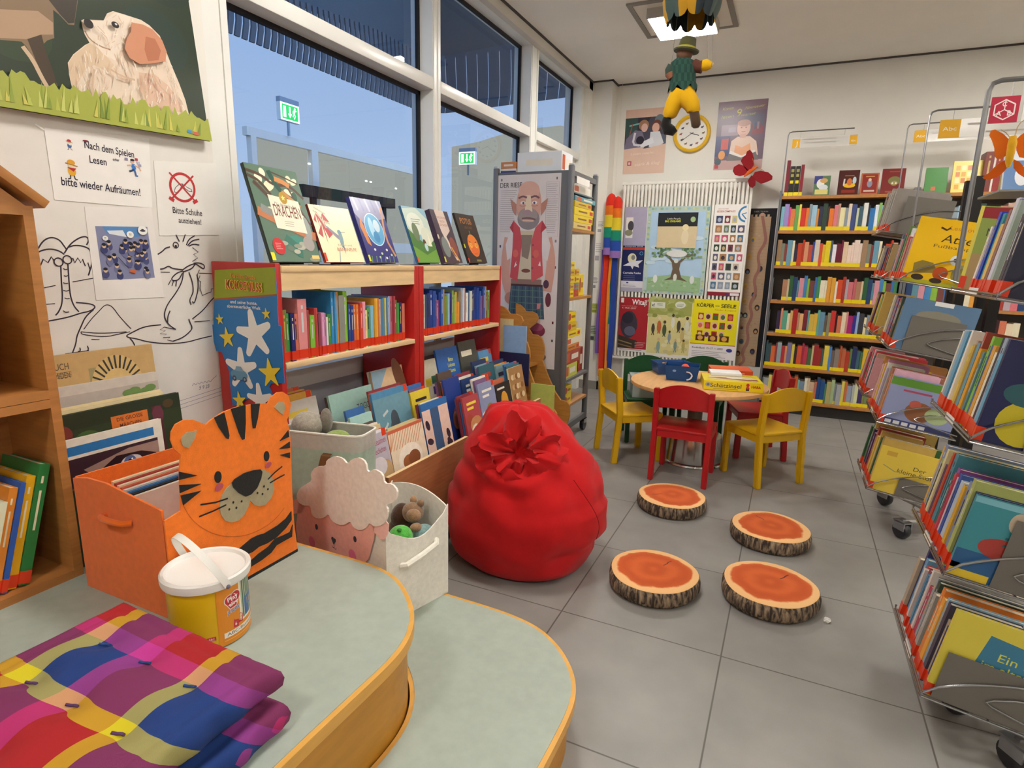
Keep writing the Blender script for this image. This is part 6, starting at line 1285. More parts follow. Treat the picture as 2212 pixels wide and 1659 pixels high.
# ---------------------------------------------------------------- children's table and chairs
def kids_table():
    o = thing('round_table', 'low round wooden children table on a chrome drum base between six small chairs', 'table', loc=(-.52, 4.15, 0))
    MB().lathe([(.43, .530), (.452, .536), (.455, .548), (.452, .558), (.445, .560)], '#dcaa70', 56).build('tabletop', 'woodlong', o)
    MB().lathe([(.22, 0), (.222, .006), (.218, .016), (.205, .022), (.198, .12), (.192, .19), (.05, .2)], '#c9c9c6', 48).build('drum_base', 'chrome', o)
    MB().lathe([(.05, .2), (.05, .53)], '#6f675e', 24).build('column', 'powdercoat', o)
kids_table()
def chairs():
    def chair(col, M, label, protos={}):
        if col in protos: return dup(protos[col], M, label)
        o = thing('kids_chair', label, 'chair', M, 'small painted chairs round the low table')
        w, t = .165, .017
        def leg(x, y0, y1, top, nm='leg'):
            m = MB(); 
            P = [(x, y1, 0), (x, (y0+y1)/2, .17), (x, y0, .34), (x, y0-(.02 if top > .4 else 0), top)] if top > .4 else [(x, y1, 0), (x, y0, top)]
            vs = []; fs = []
            for px, py, pz in P:
                a, b = t*.95, t*1.15
                vs += [(px-a, py-b, pz), (px+a, py-b, pz), (px+a, py+b, pz), (px-a, py+b, pz)]
            n = len(P); fs = [(3, 2, 1, 0), tuple(range(4*n-4, 4*n))]
            for i in range(n-1):
                for q in range(4): fs.append((4*i+q, 4*i+(q+1) % 4, 4*i+4+(q+1) % 4, 4*i+4+q))
            bm = bmesh.new(); V = [bm.verts.new(v) for v in vs]
            for f in fs: bm.faces.new([V[k] for k in f])
            bm.edges.ensure_lookup_table(); bmesh.ops.bevel(bm, geom=list(bm.edges), offset=.004, segments=2, affect='EDGES')
            m.bm(bm, col, True).build(nm, 'lacquer', o)
        for s in (-1, 1): leg(s*w, -.14, -.165, .598); leg(s*(w-.004), .155, .16, .335)
        MB().box(-w-.012, -.155, .327, w+.012, .175, .345, col, bev=.006).build('seat', 'lacquer', o)
        MB().box(-w+.018, -.15, .285, w-.018, -.132, .327, col).box(-w+.018, .147, .285, w-.018, .163, .327, col).box(-w-.008, -.12, .285, -w+.009, .14, .327, col).box(w-.009, -.12, .285, w+.008, .14, .327, col).build('seat_frame', 'lacquer', o)
        m = MB(); vs = []; n = 14
        for i in range(n+1):
            u = -1+2*i/n; x = u*(w-.016); zt = .588+.043*(1-u*u); zb = .475-.004*u*u+.006; y = -.158-.016*(1-u*u)
            vs += [(x, y+.016, zb), (x, y+.010, zt), (x, y, zt), (x, y+.006, zb)]
        fs = [(0, 1, 2, 3), tuple(range(4*n+3, 4*n-1, -1))]
        for i in range(n):
            for q in range(4): fs.append((4*i+q, 4*i+4+q, 4*i+4+(q+1) % 4, 4*i+(q+1) % 4))
        m.add(vs, fs, col, True).build('backrest', 'lacquer', o, angle=50)
        protos[col] = o; return o
    Rd, Y, G = '#b0161c', '#d9ab12', '#0f4a24'
    C = lambda x, y, a: T(x, y, 0) @ RZ(a) @ T(0, .165, 0)
    chair(Rd, C(-.528, 3.615, -1), 'red children chair with its back towards the log cushions')
    chair(Y, C(.052, 3.888, 43.7), 'yellow children chair nearest the book racks')
    chair(Y, C(-1.085, 3.925, -52), 'yellow children chair next to the game trolley')
    chair(Rd, C(.02, 4.585, 108), 'red children chair between the table and the paperback shelf, behind the yellow board game')
    chair(G, C(-.99, 4.68, -160), 'green children chair whose whole back shows beside the rainbow windsock')
    chair(G, C(-.575, 4.90, 179), 'green children chair half hidden behind the blue bins')
chairs()
def table_things():
    def bin_(x, y, a, w, d, h, c, lab, stuff):
        M = T(x, y, .5605) @ RZ(a)
        o = thing('craft_bin', lab, 'bin', M, 'blue see-through bins on the low table')
        m = MB(); t = .003; k = .86
        def wall(p0, p1): 
            (x0, y0), (x1, y1) = p0, p1
            m.add([(x0*k, y0*k, 0), (x1*k, y1*k, 0), (x1, y1, h), (x0, y0, h), (x0*k*.97, y0*k*.97, .002), (x1*k*.97, y1*k*.97, .002), (x1*.97, y1*.97, h), (x0*.97, y0*.97, h)], [(0, 1, 2, 3), (7, 6, 5, 4), (3, 2, 6, 7)], c)
        q = [(-w/2, -d/2), (w/2, -d/2), (w/2, d/2), (-w/2, d/2)]
        for i in range(4): wall(q[i], q[(i+1) % 4])
        m.box(-w/2*k, -d/2*k, 0, w/2*k, d/2*k, .002, c)
        m.build('shell', 'clearplastic', o)
        m = MB(frame((0, -d/2*.93-.003, 0), (1, 0, 0), (0, 0, 1), (0, -1, 0)))
        if stuff == 'moon':
            m.l([(.07, .045), (.055, .065), (.03, .068)], .008, '#d8d4d8', 2); m.l([(.07, .045), (.06, .02), (.035, .012)], .01, '#d8d4d8', 2); m.e(-.05, .07, .012, .008, '#7ca0d0'); m.build('moon_print', 'gloss', o)
        return o
    bin_(-.75, 4.385, 30, .26, .17, .085, '#5c84c0', 'blue see-through bin with wooden craft pieces, rear one on the table', '')
    bin_(-.635, 4.19, 6, .23, .19, .105, '#2c66ac', 'blue bin printed with a moon in the middle of the low table', 'moon')
    r = random.Random(3)
    for k in range(9):
        c = ('#e0a030', '#d8b878', '#c86830')[k % 3]
        o = MB().box(-.028, -.007, -.004, .028, .007, .004, c, bev=.002, seg=1).build('craft_piece', 'wood')
        o.matrix_world = T(-.75+r.uniform(-.045, .045), 4.385+r.uniform(-.025, .025), .568+.0085*k) @ RZ(30+r.uniform(-15, 15))
        tag(o, '%s wooden craft piece, %s from the bottom in the rear bin' % (cname(c), ORD[k]), 'craft piece', 'craft pieces in the rear bin')
    tag(MB().ball((-.62, 4.20, .618), (.035, .03, .05), '#f0583c').build('craft_ball', 'felt'), 'orange-red ball inside the moon-printed bin', 'ball')
    # board games
    M = T(-.452, 3.905, .5605) @ RZ(12)
    o = MB().box(0, 0, 0, .362, .27, .062, '#ecd41c', bev=.002, seg=1).build('board_game', 'gloss'); o.matrix_world = M; tag(o, 'yellow treasure island board game box on the low table', 'board game', 'board games on the low table')
    m = MB(frame((0, -.0003, 0), (1, 0, 0), (0, 0, 1), (0, -1, 0)))
    m.t('Schätzinsel', .135, .021, .026, '#4c4834', w=.19, bold=.01); m.e(.027, .036, .018, .014, '#a8a8b0'); m.e(.027, .036, .008, .008, '#6c7080'); m.r(.258, .008, .278, .03, '#3c3830'); m.e(.268, .046, .010, .010, '#c02820'); m.r(.261, .02, .275, .042, '#c83c2c'); m.t('HABA', .318, .027, .017, '#c03018', w=.056, bold=.02, rot=-3); lines_of_print(m, .06, .012, .16, 1, .01, '#8c8040', .003); m.build('printed_side', 'gloss', o)
    m = MB(T(0, 0, .0622)); m.p([(.03, .07), (.33, .03), (.34, .15), (.25, .2), (.05, .2)], '#e0cc9c'); m.p([(.02, .11), (.2, .07), (.3, .05), (.28, .09), (.12, .15)], '#a05c3c'); m.e(.2, .13, .05, .025, '#ece4d0'); m.p([(.25, .08), (.34, .06), (.34, .12)], '#9c5840'); m.t('Schatzinsel', .19, .215, .03, '#d8a828', w=.26); m.build('printed_lid', 'gloss', o)
    M = T(-.45, 4.27, .5605) @ RZ(14)
    o = MB().box(0, 0, 0, .275, .19, .075, '#d8522c', bev=.002, seg=1).build('board_game', 'gloss'); o.matrix_world = M; tag(o, 'orange-red game box behind the yellow one on the low table', 'board game', 'board games on the low table')
    m = MB(frame((0, -.0003, 0), (1, 0, 0), (0, 0, 1), (0, -1, 0))); m.r(.06, .05, .22, .058, '#f0c0b0'); m.build('printed_side', 'gloss', o)
    o = MB().box(0, 0, 0, .2, .14, .02, '#eceae6', bev=.004).build('paper_pad', 'paper'); o.matrix_world = T(-.435, 4.10, .6235) @ RZ(13); tag(o, 'white paper pad lying on the yellow board game', 'pad')
    b = thing('storage_tub', 'clear plastic tub on the green chair beside the table', 'tub', T(-.93, 4.5, .3455) @ RZ(20))
    m = MB()
    for x0, y0, x1, y1 in ((-.13, -.1, .13, -.097), (-.13, .097, .13, .1), (-.13, -.097, -.127, .097), (.127, -.097, .13, .097)): m.box(x0, y0, 0, x1, y1, .15, '#dfeaea')
    m.box(-.13, -.1, 0, .13, .1, .003, '#dfeaea').build('shell', 'clearplastic', b); MB().box(-.14, -.11, .15, .14, .11, .158, '#e4eeee', bev=.003).build('lid', 'clearplastic', b)
table_things()

# ---------------------------------------------------------------- log-slice cushions, crumbs, bean bag
def stumps():
    def stump(x, y, a, label, first=None):
        if first: return dup(first, T(x, y, 0) @ RZ(a), label)
        o = thing('log_cushion', label, 'cushion', T(x, y, 0) @ RZ(a), 'log-slice floor cushions')
        wob = lambda t, z: 1+.012*math.sin(3*t+.5)+.008*math.sin(5*t)
        MB().lathe([(.17, .0), (.182, .006), (.190, .022), (.190, .05), (.184, .068), (.181, .0715)], '#6c5c4c', 72, wob=lambda t, z: wob(t, z)*(1+.006*math.sin(34*t+9*math.sin(5*t)))).build('bark_side', 'bark', o)
        MB().lathe([(.182, .0712), (.178, .0745), (.12, .078), (.05, .079), (.0, .0795)], '#d0602c', 72, wob=wob).build('ringed_top', 'stumptop', o)
        MB(T(0, 0, .0795)).l([(.03, .045), (.045, .07), (.042, .078), (.055, .10)], .004, '#5c2414', 1).build('printed_crack', 'felt', o)
        return o
    s = stump(-.49, 3.23, 150, 'log-slice cushion closest to the red chair')
    stump(.03, 3.06, 70, 'log-slice cushion nearest the rolling book racks', s)
    stump(-.405, 2.35, 0, 'log-slice cushion next to the red bean bag', s)
    stump(.048, 2.47, -8, 'log-slice cushion with a white scrap lying at its edge', s)
    for x, y, lab in ((-.455, 3.44, 'white paper scrap behind the log cushion at the red chair'), (.262, 2.40, 'white paper scrap beside a log cushion on the floor')):
        bm = bmesh.new(); bmesh.ops.create_icosphere(bm, subdivisions=2, radius=.012); q = random.Random(int(x*100))
        for v in bm.verts: v.co = v.co*(1+q.uniform(-.3, .3)); v.co.z = max(v.co.z*.8+.008, 0)
        o = MB().bm(bm, '#eceae4').build('paper_scrap', 'paper'); o.location = (x, y, 0); tag(o, lab, 'paper scrap')
stumps()
from mathutils import noise
def bean_bag():
    o = thing('bean_bag', 'big red pear-shaped bean bag with a crumpled gathered top', 'bean bag', loc=(-1.003, 2.335, 0))
    prof = [(0, .0), (.24, .0), (.31, .012), (.365, .06), (.392, .14), (.402, .23), (.398, .32), (.382, .40), (.35, .475), (.30, .545), (.245, .60), (.20, .645), (.165, .685), (.125, .712), (.07, .722), (0, .722)]
    P = []
    for i in range(len(prof)-1):
        for k in range(4):
            f = k/4; P.append((prof[i][0]*(1-f)+prof[i+1][0]*f, prof[i][1]*(1-f)+prof[i+1][1]*f))
    P.append(prof[-1]); P = [(r*.885, z) for r, z in P]
    for _ in range(2): P = [P[0]]+[((P[i-1][0]+2*P[i][0]+P[i+1][0])/4, (P[i-1][1]+2*P[i][1]+P[i+1][1])/4) for i in range(1, len(P)-1)]+[P[-1]]
    n = 96; vs = []; fs = []
    vd = Vector((.42, -.85, .32)).normalized()                # the side with the crumpled mouth
    mouth = Vector((.05, -.205, .575))
    for r, z in P:
        for k in range(n):
            a = 2*PI*k/n; f = max(0, (z-.38)/.34)
            x, y = r*math.cos(a)*1.0, r*math.sin(a)*.93
            x += -.05*f*f-.012*f; y += .02*f
            if r > .35 and z < .4: x += .02*math.cos(a)
            p = Vector((x, y, z)); nn = Vector((math.cos(a), math.sin(a), .2))
            d = .020*noise.noise(p*4.5)+.014*noise.noise(p*10+Vector((3, 1, 2)))+.006*noise.noise(p*24)*f
            # long soft creases running up to the gathered top
            d += .008*f*math.sin(9*a+3*math.sin(4*z*3))
            u = (z-.30+.18*math.sin(a+.9)); d -= .016*math.exp(-(u/.03)**2)*(0.5+.5*math.sin(2*a+1.0))
            u2 = (z-.44-.05*math.sin(2*a)); d -= .013*math.exp(-(u2/.02)**2)*max(0, math.sin(3*a+.4))
            q = (p-mouth).length
            d -= .06*math.exp(-(q/.085)**2)
            d += .026*math.exp(-((q-.135)/.04)**2)*(1+.6*math.sin(5*math.atan2(p.z-mouth.z, p.x-mouth.x)+1))
            if z < .03: d *= z/.03
            p += nn*d; p.z = max(p.z, 0)
            vs.append(p[:])
    m = len(P)
    for i in range(m-1):
        for k in range(n): fs.append([i*n+k, i*n+(k+1) % n, (i+1)*n+(k+1) % n, (i+1)*n+k])
    MB().add(vs, fs, '#bd1518', True).build('body', 'cloth', o, angle=80)
    # ruffled cloth gathered inside the mouth
    zax = vd; xax = zax.cross(Vector((0, 0, 1))).normalized(); yax = zax.cross(xax)
    M = frame(mouth-vd*.03, xax, -yax, zax); vs = []; fs = []; n = 60
    for i, (r, h) in enumerate([(.012, -.03), (.035, -.005), (.06, .03), (.085, .055), (.112, .062), (.138, .046), (.155, .012)]):
        for k in range(n):
            a = 2*PI*k/n; c = Vector((math.cos(a)*1.3, math.sin(a)*1.3, .45*i))
            w = 1+(.75*noise.noise(c)+.45*noise.noise(c*2.6+Vector((5, 2, 1))))*min(1, i/3)
            vs.append((r*w*math.cos(a)*1.05+.012*i/6, r*w*math.sin(a)*.85, h+(.075*noise.noise(c*1.7+Vector((1, 7, 3))))*min(1, i/2)))
    for i in range(6):
        for k in range(n): fs.append([i*n+k, i*n+(k+1) % n, (i+1)*n+(k+1) % n, (i+1)*n+k])
    fs.append(list(range(n))[::-1])
    MB(M).add(vs, fs, '#bd1518', True).build('gathered_mouth', 'cloth', o, angle=70)
    s = []
    for i in range(14):
        f = i/13; a = math.radians(-38+26*f); z = .50-.30*f; r = .36+.05*math.sin(PI*f)
        s.append((r*math.cos(a)+.01, r*math.sin(a)*.93, z))
    MB().tube(s, .0016, '#8c0f12', n=5).build('seam', 'cloth', o)
bean_bag()

# ---------------------------------------------------------------- two-level reading steps
def steps():
    up = [(-2.045, 1.345)]+[(-1.281, 1.345), (-1.174, 1.347), (-1.064, 1.342), (-.974, 1.316), (-.889, 1.253), (-.831, 1.194), (-.793, 1.133), (-.771, 1.072), (-.762, 1.0), (-.764, .9), (-.768, .75), (-.772, .1), (-.775, -.4), (-2.045, -.4)]
    lo = [(-2.045, 1.345), (-2.045, 1.36), (-1.30, 1.38), (-1.10, 1.643), (-.936, 1.643), (-.84, 1.642), (-.758, 1.638), (-.668, 1.623), (-.603, 1.597), (-.532, 1.547), (-.475, 1.483), (-.441, 1.428), (-.420, 1.37), (-.411, 1.3), (-.41, 1.2), (-.414, 1.0), (-.42, .1), (-.425, -.4), (-2.045, -.4)]
    lo = lo[4:18]
    def smooth(P, a, b):
        Q = P[:a]
        seg = [Vector(p) for p in P[a:b]]
        for _ in range(2):
            R = [seg[0]]
            for i in range(len(seg)-1): R += [seg[i]*.75+seg[i+1]*.25, seg[i]*.25+seg[i+1]*.75]
            seg = R+[seg[-1]]
        return Q+[tuple(p) for p in seg]+P[b:]
    def inset(P, d):
        n = len(P); out = []
        A = sum(P[i][0]*P[(i+1) % n][1]-P[(i+1) % n][0]*P[i][1] for i in range(n)); s = 1 if A > 0 else -1
        for i in range(n):
            p0, p1, p2 = Vector(P[i-1]), Vector(P[i]), Vector(P[(i+1) % n])
            e0 = (p1-p0).normalized(); e1 = (p2-p1).normalized(); n0 = Vector((-e0.y, e0.x))*s; n1 = Vector((-e1.y, e1.x))*s
            b = (n0+n1); b = b.normalized() if b.length > 1e-6 else n0
            out.append((p1+b*(d/max(.4, b.dot(n0))))[:])
        return out
    def plat(P, z0, z1, label, org):
        o = thing('reading_step', label, 'platform', loc=(org[0], org[1], z0), group='steps of the reading platform')
        B = lambda z: MB(T(-org[0], -org[1], z-z0))
        B(z0).prism(inset(P, .02), z1-z0-.032, '#b98026').build('riser', 'woodlong', o)
        B(z1-.032).prism(P, .030, '#dba44c').build('edge_band', 'woodlong', o)
        B(z1-.002).prism(inset(P, .013), .002, '#a2aca0').build('linoleum_top', 'linoleum', o)
    us = smooth(up, 1, 12); lo = [(-1.36, 1.643)]+smooth(lo, 0, 13)+[(x, y) for x, y in inset(us, .0145) if x > -1.36][::-1]+[(-1.36, 1.3305)]
    plat(us, 0, .42, 'upper grey-green reading step with wooden rim carrying the tiger box and cushions', (-1.4, .8))
    plat(lo, 0, .18, 'lower grey-green reading step curving round the upper one on the floor', (-.6, 1.2))
steps()

# ---------------------------------------------------------------- tiger box
def tiger_box():
    o = thing('tiger_storage_box', 'orange felt storage box with a tiger face front on the upper step', 'storage box', loc=(-1.54, 1.085, .4205))
    O, OD, BK, BG = '#f67d1e', '#e86c16', '#17130f', '#a99c7c'
    L = T(1.54, -1.085, -.4205)
    x0, x1, y0, y1 = -1.727, -1.362, .873, 1.297; zb = .4205
    top = [(-1.727, .745), (-1.66, .757), (-1.58, .757), (-1.50, .745), (-1.43, .735), (-1.362, .725)]
    side = [(x0, zb), (x1, zb)]+top[::-1]
    for y, nm in ((y0, 'side_panel'), (y1-.006, 'side_panel')):
        MB(L @ frame((0, y+.006, 0), (1, 0, 0), (0, 0, 1), (0, -1, 0))).prism(side, .006, OD).build(nm, 'felt', o)
    MB(L).box(x0, y0+.006, zb, x0+.006, y1-.006, .748, OD).build('back_panel', 'felt', o)
    MB(L).box(x0+.006, y0+.006, zb, x1, y1-.006, zb+.006, OD).build('bottom', 'felt', o)
    MB(L @ frame((0, y0, 0), (1, 0, 0), (0, 0, 1), (0, -1, 0))).tube([(-1.595, .665, .0), (-1.59, .667, .016), (-1.575, .668, .022), (-1.53, .667, .022), (-1.50, .667, .018), (-1.485, .666, .001)], .008, OD, n=8).build('handle', 'felt', o)
    F = L @ frame((-1.358, 0, 0), (0, 1, 0), (0, 0, 1), (1, 0, 0))
    face = [(0.9186, 0.7100), (0.9250, 0.8093), (0.9328, 0.8568), (0.9173, 0.8755), (0.9112, 0.9016), (0.9150, 0.9213), (0.9273, 0.9372), (0.9496, 0.9429), (0.9753, 0.9378), (0.9951, 0.9251), (1.0099, 0.9156), (1.0247, 0.9240), (1.0629, 0.9372), (1.1062, 0.9418), (1.1510, 0.9393), (1.1883, 0.9345), (1.2171, 0.9291), (1.2309, 0.9456), (1.2544, 0.9548), (1.2749, 0.9524), (1.2949, 0.9376), (1.3035, 0.9076), (1.2948, 0.8778), (1.2841, 0.8634), (1.2914, 0.8317), (1.2938, 0.8053), (1.2918, 0.7320), (1.2882, 0.6223), (1.2891, 0.5176)]
    bottom = [(1.297, .4205), (.873, .4205), (.873, .70)]
    pts = face+bottom
    MB(F).prism(pts, .005, O).build('tiger_front', 'felt', o)
    m = MB(F @ T(0, 0, .005))
    def felt(p, c, nm, t=.0025): MB(F @ T(0, 0, .0052)).prism(p, t, c).build(nm, 'felt', o)
    felt([(0.9371, 0.8989), (0.9493, 0.9098), (0.9811, 0.9079), (0.9757, 0.8920), (0.9543, 0.8675), (0.9404, 0.8768), (0.9361, 0.8887)], BG, 'ear_lining')
    felt([(1.2362, 0.9127), (1.2541, 0.9252), (1.2746, 0.9209), (1.2775, 0.9036), (1.2691, 0.8825), (1.2543, 0.8942)], BG, 'ear_lining')
    for p in ([(1.0347, 0.9298), (1.0663, 0.9361), (1.0719, 0.9040), (1.0764, 0.8687), (1.0730, 0.8601), (1.0661, 0.8639), (1.0462, 0.8992)], [(1.0881, 0.9417), (1.1360, 0.9426), (1.1323, 0.8891), (1.1249, 0.8459), (1.1172, 0.8452), (1.1079, 0.8680)], [(1.1551, 0.9408), (1.1858, 0.9358), (1.1748, 0.8945), (1.1640, 0.8673), (1.1561, 0.8693), (1.1543, 0.9033)],
              [(0.9223, 0.8148), (0.9713, 0.7884), (0.9209, 0.7932)], [(0.9195, 0.7800), (0.9805, 0.7622), (0.9192, 0.7584)], [(0.9203, 0.7515), (0.9780, 0.7437), (0.9249, 0.7235)],
              [(1.2501, 0.8053), (1.2854, 0.8299), (1.2871, 0.8089)], [(1.2457, 0.7812), (1.2881, 0.7927), (1.2877, 0.7725)], [(1.2468, 0.7618), (1.2867, 0.7585), (1.2853, 0.7402)]): felt(p, BK, 'stripe')
    def oval(c, rx, ry, col, nm, rot=0):
        q = [(rx*math.cos(a*PI/12), ry*math.sin(a*PI/12)) for a in range(24)]; k, s = math.cos(rot), math.sin(rot); felt([(c[0]+a*k-b*s, c[1]+a*s+b*k) for a, b in q], col, nm)
    e = [(1.0311, 0.7638), (1.1971, 0.7730), (1.0317, 0.7343), (1.2008, 0.7443)]
    oval(e[0], .0105, .0165, BK, 'eye'); oval(e[1], .0095, .0155, BK, 'eye'); oval(e[2], .0135, .0095, '#b8505c', 'cheek', .3); oval(e[3], .012, .0085, '#b8505c', 'cheek', .3)
    felt([(1.0736, 0.7317), (1.0532, 0.7232), (1.0368, 0.7076), (1.0282, 0.6835), (1.0299, 0.6554), (1.0407, 0.6332), (1.0592, 0.6195), (1.0835, 0.6155), (1.1050, 0.6252), (1.1206, 0.6437), (1.1276, 0.6596), (1.1395, 0.6426), (1.1577, 0.6293), (1.1823, 0.6261), (1.2036, 0.6394), (1.2168, 0.6626), (1.2155, 0.6930), (1.2047, 0.7178), (1.1860, 0.7344), (1.1741, 0.7395)], BG, 'muzzle')
    MB(F @ T(0, 0, .0078)).prism([(1.0704, 0.7334), (1.0808, 0.7416), (1.1130, 0.7487), (1.1455, 0.7469), (1.1691, 0.7417), (1.1752, 0.7323), (1.1693, 0.7135), (1.1528, 0.6902), (1.1302, 0.6778), (1.1115, 0.6781), (1.0903, 0.6965), (1.0743, 0.7182)], .003, BK).build('nose', 'felt', o)
    w = MB(F @ T(0, 0, .008))
    for p in ([(0.9709, 0.7071), (1.0165, 0.6964), (1.0546, 0.6938)], [(0.9639, 0.6759), (1.0062, 0.6753), (1.0479, 0.6774)], [(1.1946, 0.7015), (1.2194, 0.7135), (1.2516, 0.7244)], [(1.2006, 0.6881), (1.2308, 0.6926), (1.2585, 0.6953)]): w.l(p, .0045, BK)
    for q in [(1.0705, 0.6758), (1.0978, 0.6686), (1.0560, 0.6607), (1.0791, 0.6565), (1.1538, 0.6733), (1.1783, 0.6853), (1.1711, 0.6640), (1.1922, 0.6719)]: w.e(q[0], q[1], .0032, .0036, BK, n=10)
    w.build('whisker_print', 'felt', o)
    felt([(1.2782, 0.5666), (1.2550, 0.5512), (1.2221, 0.5426), (1.1702, 0.5386), (1.1457, 0.5429), (1.1215, 0.5430), (1.1020, 0.5370), (1.0643, 0.5273), (1.0457, 0.5197), (1.0443, 0.5039), (1.0805, 0.5030), (1.1227, 0.4999), (1.1475, 0.5055), (1.1774, 0.5027), (1.2140, 0.5062), (1.2528, 0.5207), (1.2772, 0.5376)], BK, 'body_stripe')
    felt([(1.2805, 0.5203), (1.2678, 0.5006), (1.2404, 0.5012), (1.2086, 0.5041), (1.1815, 0.4899), (1.1458, 0.4847), (1.1061, 0.4736), (1.0692, 0.4791), (1.0681, 0.4671), (1.1142, 0.4567), (1.1537, 0.4591), (1.1900, 0.4660), (1.2120, 0.4803), (1.2444, 0.4814), (1.2749, 0.4815)], BK, 'body_stripe')
    MB(F @ T(0, 0, .0052)).l([(.873+.02, .4245), (1.297, .4245)], .011, BK).build('base_stripe', 'felt', o)
    ch = MB(F @ T(0, 0, .0052)); ch.l([(0.9249, 0.7235), (0.9413, 0.6799), (0.9689, 0.6419), (1.0102, 0.6026), (1.0596, 0.5747), (1.1132, 0.5572), (1.1715, 0.5553), (1.2187, 0.5661), (1.2523, 0.5880)], .0022, '#c85c10', 2); ch.build('chin_seam', 'felt', o)
    G = 'thin books in the tiger box'
    for k, c in enumerate(['#e8d8b0', '#a83c34', '#e4d4b8', '#c85c40', '#d8d4cc', '#3c78b0', '#202028', '#e0d8c8']):
        b = book_mesh(MB(), .010, .28, .285-.004*k, c).build('book', 'book'); b.matrix_world = frame((-1.70+.0125*k, .955, .4275), (1, 0, 0), (0, 1, 0), (0, 0, 1))
        tag(b, '%s thin book, %s from the wall inside the tiger box' % (cname(c), ORD[k]), 'book', G)
tiger_box()

# ---------------------------------------------------------------- sheep basket, mint basket, plush toys
def sheep_basket():
    o = thing('sheep_basket', 'white felt basket with a pink sheep face and cloud wool on the lower step', 'basket', T(-1.077, 1.395, .1805) @ RZ(-16.4))
    W = '#ebe6da'; w, d, h = .318, .265, .34; t = .005
    def rim(f): return h-.02-.055*math.sin(PI*f)**1.5+.02*(1 if f in (0, 1) else 0)
    def wall(p0, p1, zs, nm):
        n = 12; vs = []
        u = Vector((p1[0]-p0[0], p1[1]-p0[1])); nn = Vector((u.y, -u.x)).normalized()*t
        for i in range(n+1):
            f = i/n; x, y = p0[0]+u.x*f, p0[1]+u.y*f; z = zs(f); b = .010*math.sin(PI*f)
            for zz, bb in ((0, 0), (z*.5, b), (z, b*.6)): vs += [(x+nn.x*bb/t, y+nn.y*bb/t, zz), (x+nn.x*(bb/t-1), y+nn.y*(bb/t-1), zz)]
        fs = []
        for i in range(n):
            a, b = 6*i, 6*i+6
            for q in (0, 2): fs += [(a+q, b+q, b+q+2, a+q+2), (b+q+1, a+q+1, a+q+3, b+q+3)]
            fs.append((a+4, b+4, b+5, a+5))
        MB().add(vs, fs, W, True).build(nm, 'felt', o)
    wall((-w, 0), (0, 0), lambda f: h, 'front_panel'); wall((0, 0), (0, d), rim, 'side_panel'); wall((0, d), (-w, d), lambda f: h+.02-.03*(2*f-1)**2, 'back_panel'); wall((-w, d), (-w, 0), rim, 'side_panel')
    MB().box(-w, 0, 0, 0, d, .006, W).build('bottom', 'felt', o)
    MB().tube([(.004, .055, .19), (.022, .065, .195), (.026, .13, .21), (.024, .19, .225), (.004, .205, .228)], .011, W, n=8).build('handle', 'felt', o)
    F = frame((0, -.0055, 0), (1, 0, 0), (0, 0, 1), (0, -1, 0)) 
    FP = lambda q, dz=.1805: [(s, z-dz) for s, z in q]
    def felt(p, c, nm, t=.003, lift=.0055): MB(F @ T(0, 0, lift)).prism(p, t, c).build(nm, 'felt', o)
    P, P2, PK = '#f7b0a0', '#f9c0b4', '#ee7098'
    felt(FP([(-0.5154, 0.4602), (-0.5470, 0.3417), (-0.5357, 0.2570), (-0.4915, 0.2067), (-0.3137, 0.2437), (-0.1604, 0.3095), (-0.0800, 0.3894), (-0.0472, 0.4723), (-0.0382, 0.5171), (-0.0499, 0.5775)]), P, 'face')
    felt(FP([(-0.5243, 0.4682), (-0.5658, 0.4477), (-0.5902, 0.4267), (-0.5859, 0.4006), (-0.5666, 0.3929), (-0.4902, 0.4225), (-0.4678, 0.4587)]), P2, 'ear'); felt(FP([(-0.0557, 0.5252), (-0.0233, 0.5358), (0.0191, 0.5587), (0.0337, 0.5501), (0.0300, 0.5174), (0.0099, 0.4914), (-0.0112, 0.4849), (-0.0426, 0.4972)]), P2, 'ear')
    q = [Vector(v) for v in FP([(-0.4023, 0.5734), (-0.4071, 0.5999), (-0.3705, 0.6345), (-0.3046, 0.6538), (-0.2970, 0.6775), (-0.2475, 0.7039), (-0.1997, 0.7086), (-0.1712, 0.6940), (-0.1455, 0.7183), (-0.1002, 0.7353), (-0.0682, 0.7277), (-0.0604, 0.6954), (-0.0230, 0.7171), (0.0177, 0.7126), (0.0267, 0.6829), (0.0633, 0.6926), (0.0888, 0.6806), (0.0849, 0.6538), (0.0615, 0.6295), (0.0264, 0.6144), (0.0421, 0.6016), (0.0330, 0.5677), (0.0117, 0.5428), (-0.0309, 0.5219), (-0.0592, 0.5272), (-0.0786, 0.5013), (-0.1129, 0.4817), (-0.1511, 0.4794), (-0.1671, 0.4972), (-0.1984, 0.4734), (-0.2397, 0.4587), (-0.2809, 0.4611), (-0.3006, 0.4809), (-0.3326, 0.4545), (-0.3780, 0.4373), (-0.4140, 0.4388), (-0.4200, 0.4744), (-0.4678, 0.4587), (-0.5104, 0.4617), (-0.5176, 0.4862), (-0.4903, 0.5204), (-0.4406, 0.5510)])]
    out = []
    for i in range(len(q)): out += [(q[i]*.78+q[i-1]*.22)[:], (q[i]*.78+q[(i+1) % len(q)]*.22)[:]]
    felt(out, '#f6e8dc', 'wool_cloud', .006, .0085)
    cc = MB(F @ T(0, 0, .0085))
    def dot(px, rx, ry, col, nm): 
        x, z = px; felt([(x+rx*math.cos(a*PI/10), z+ry*math.sin(a*PI/10)) for a in range(20)], col, nm, .0015, .0088)
    e = FP([(-0.3938, 0.3983), (-0.1504, 0.4362), (-0.4311, 0.3273), (-0.1688, 0.3708), (-0.2822, 0.3840), (-0.2940, 0.3373)])
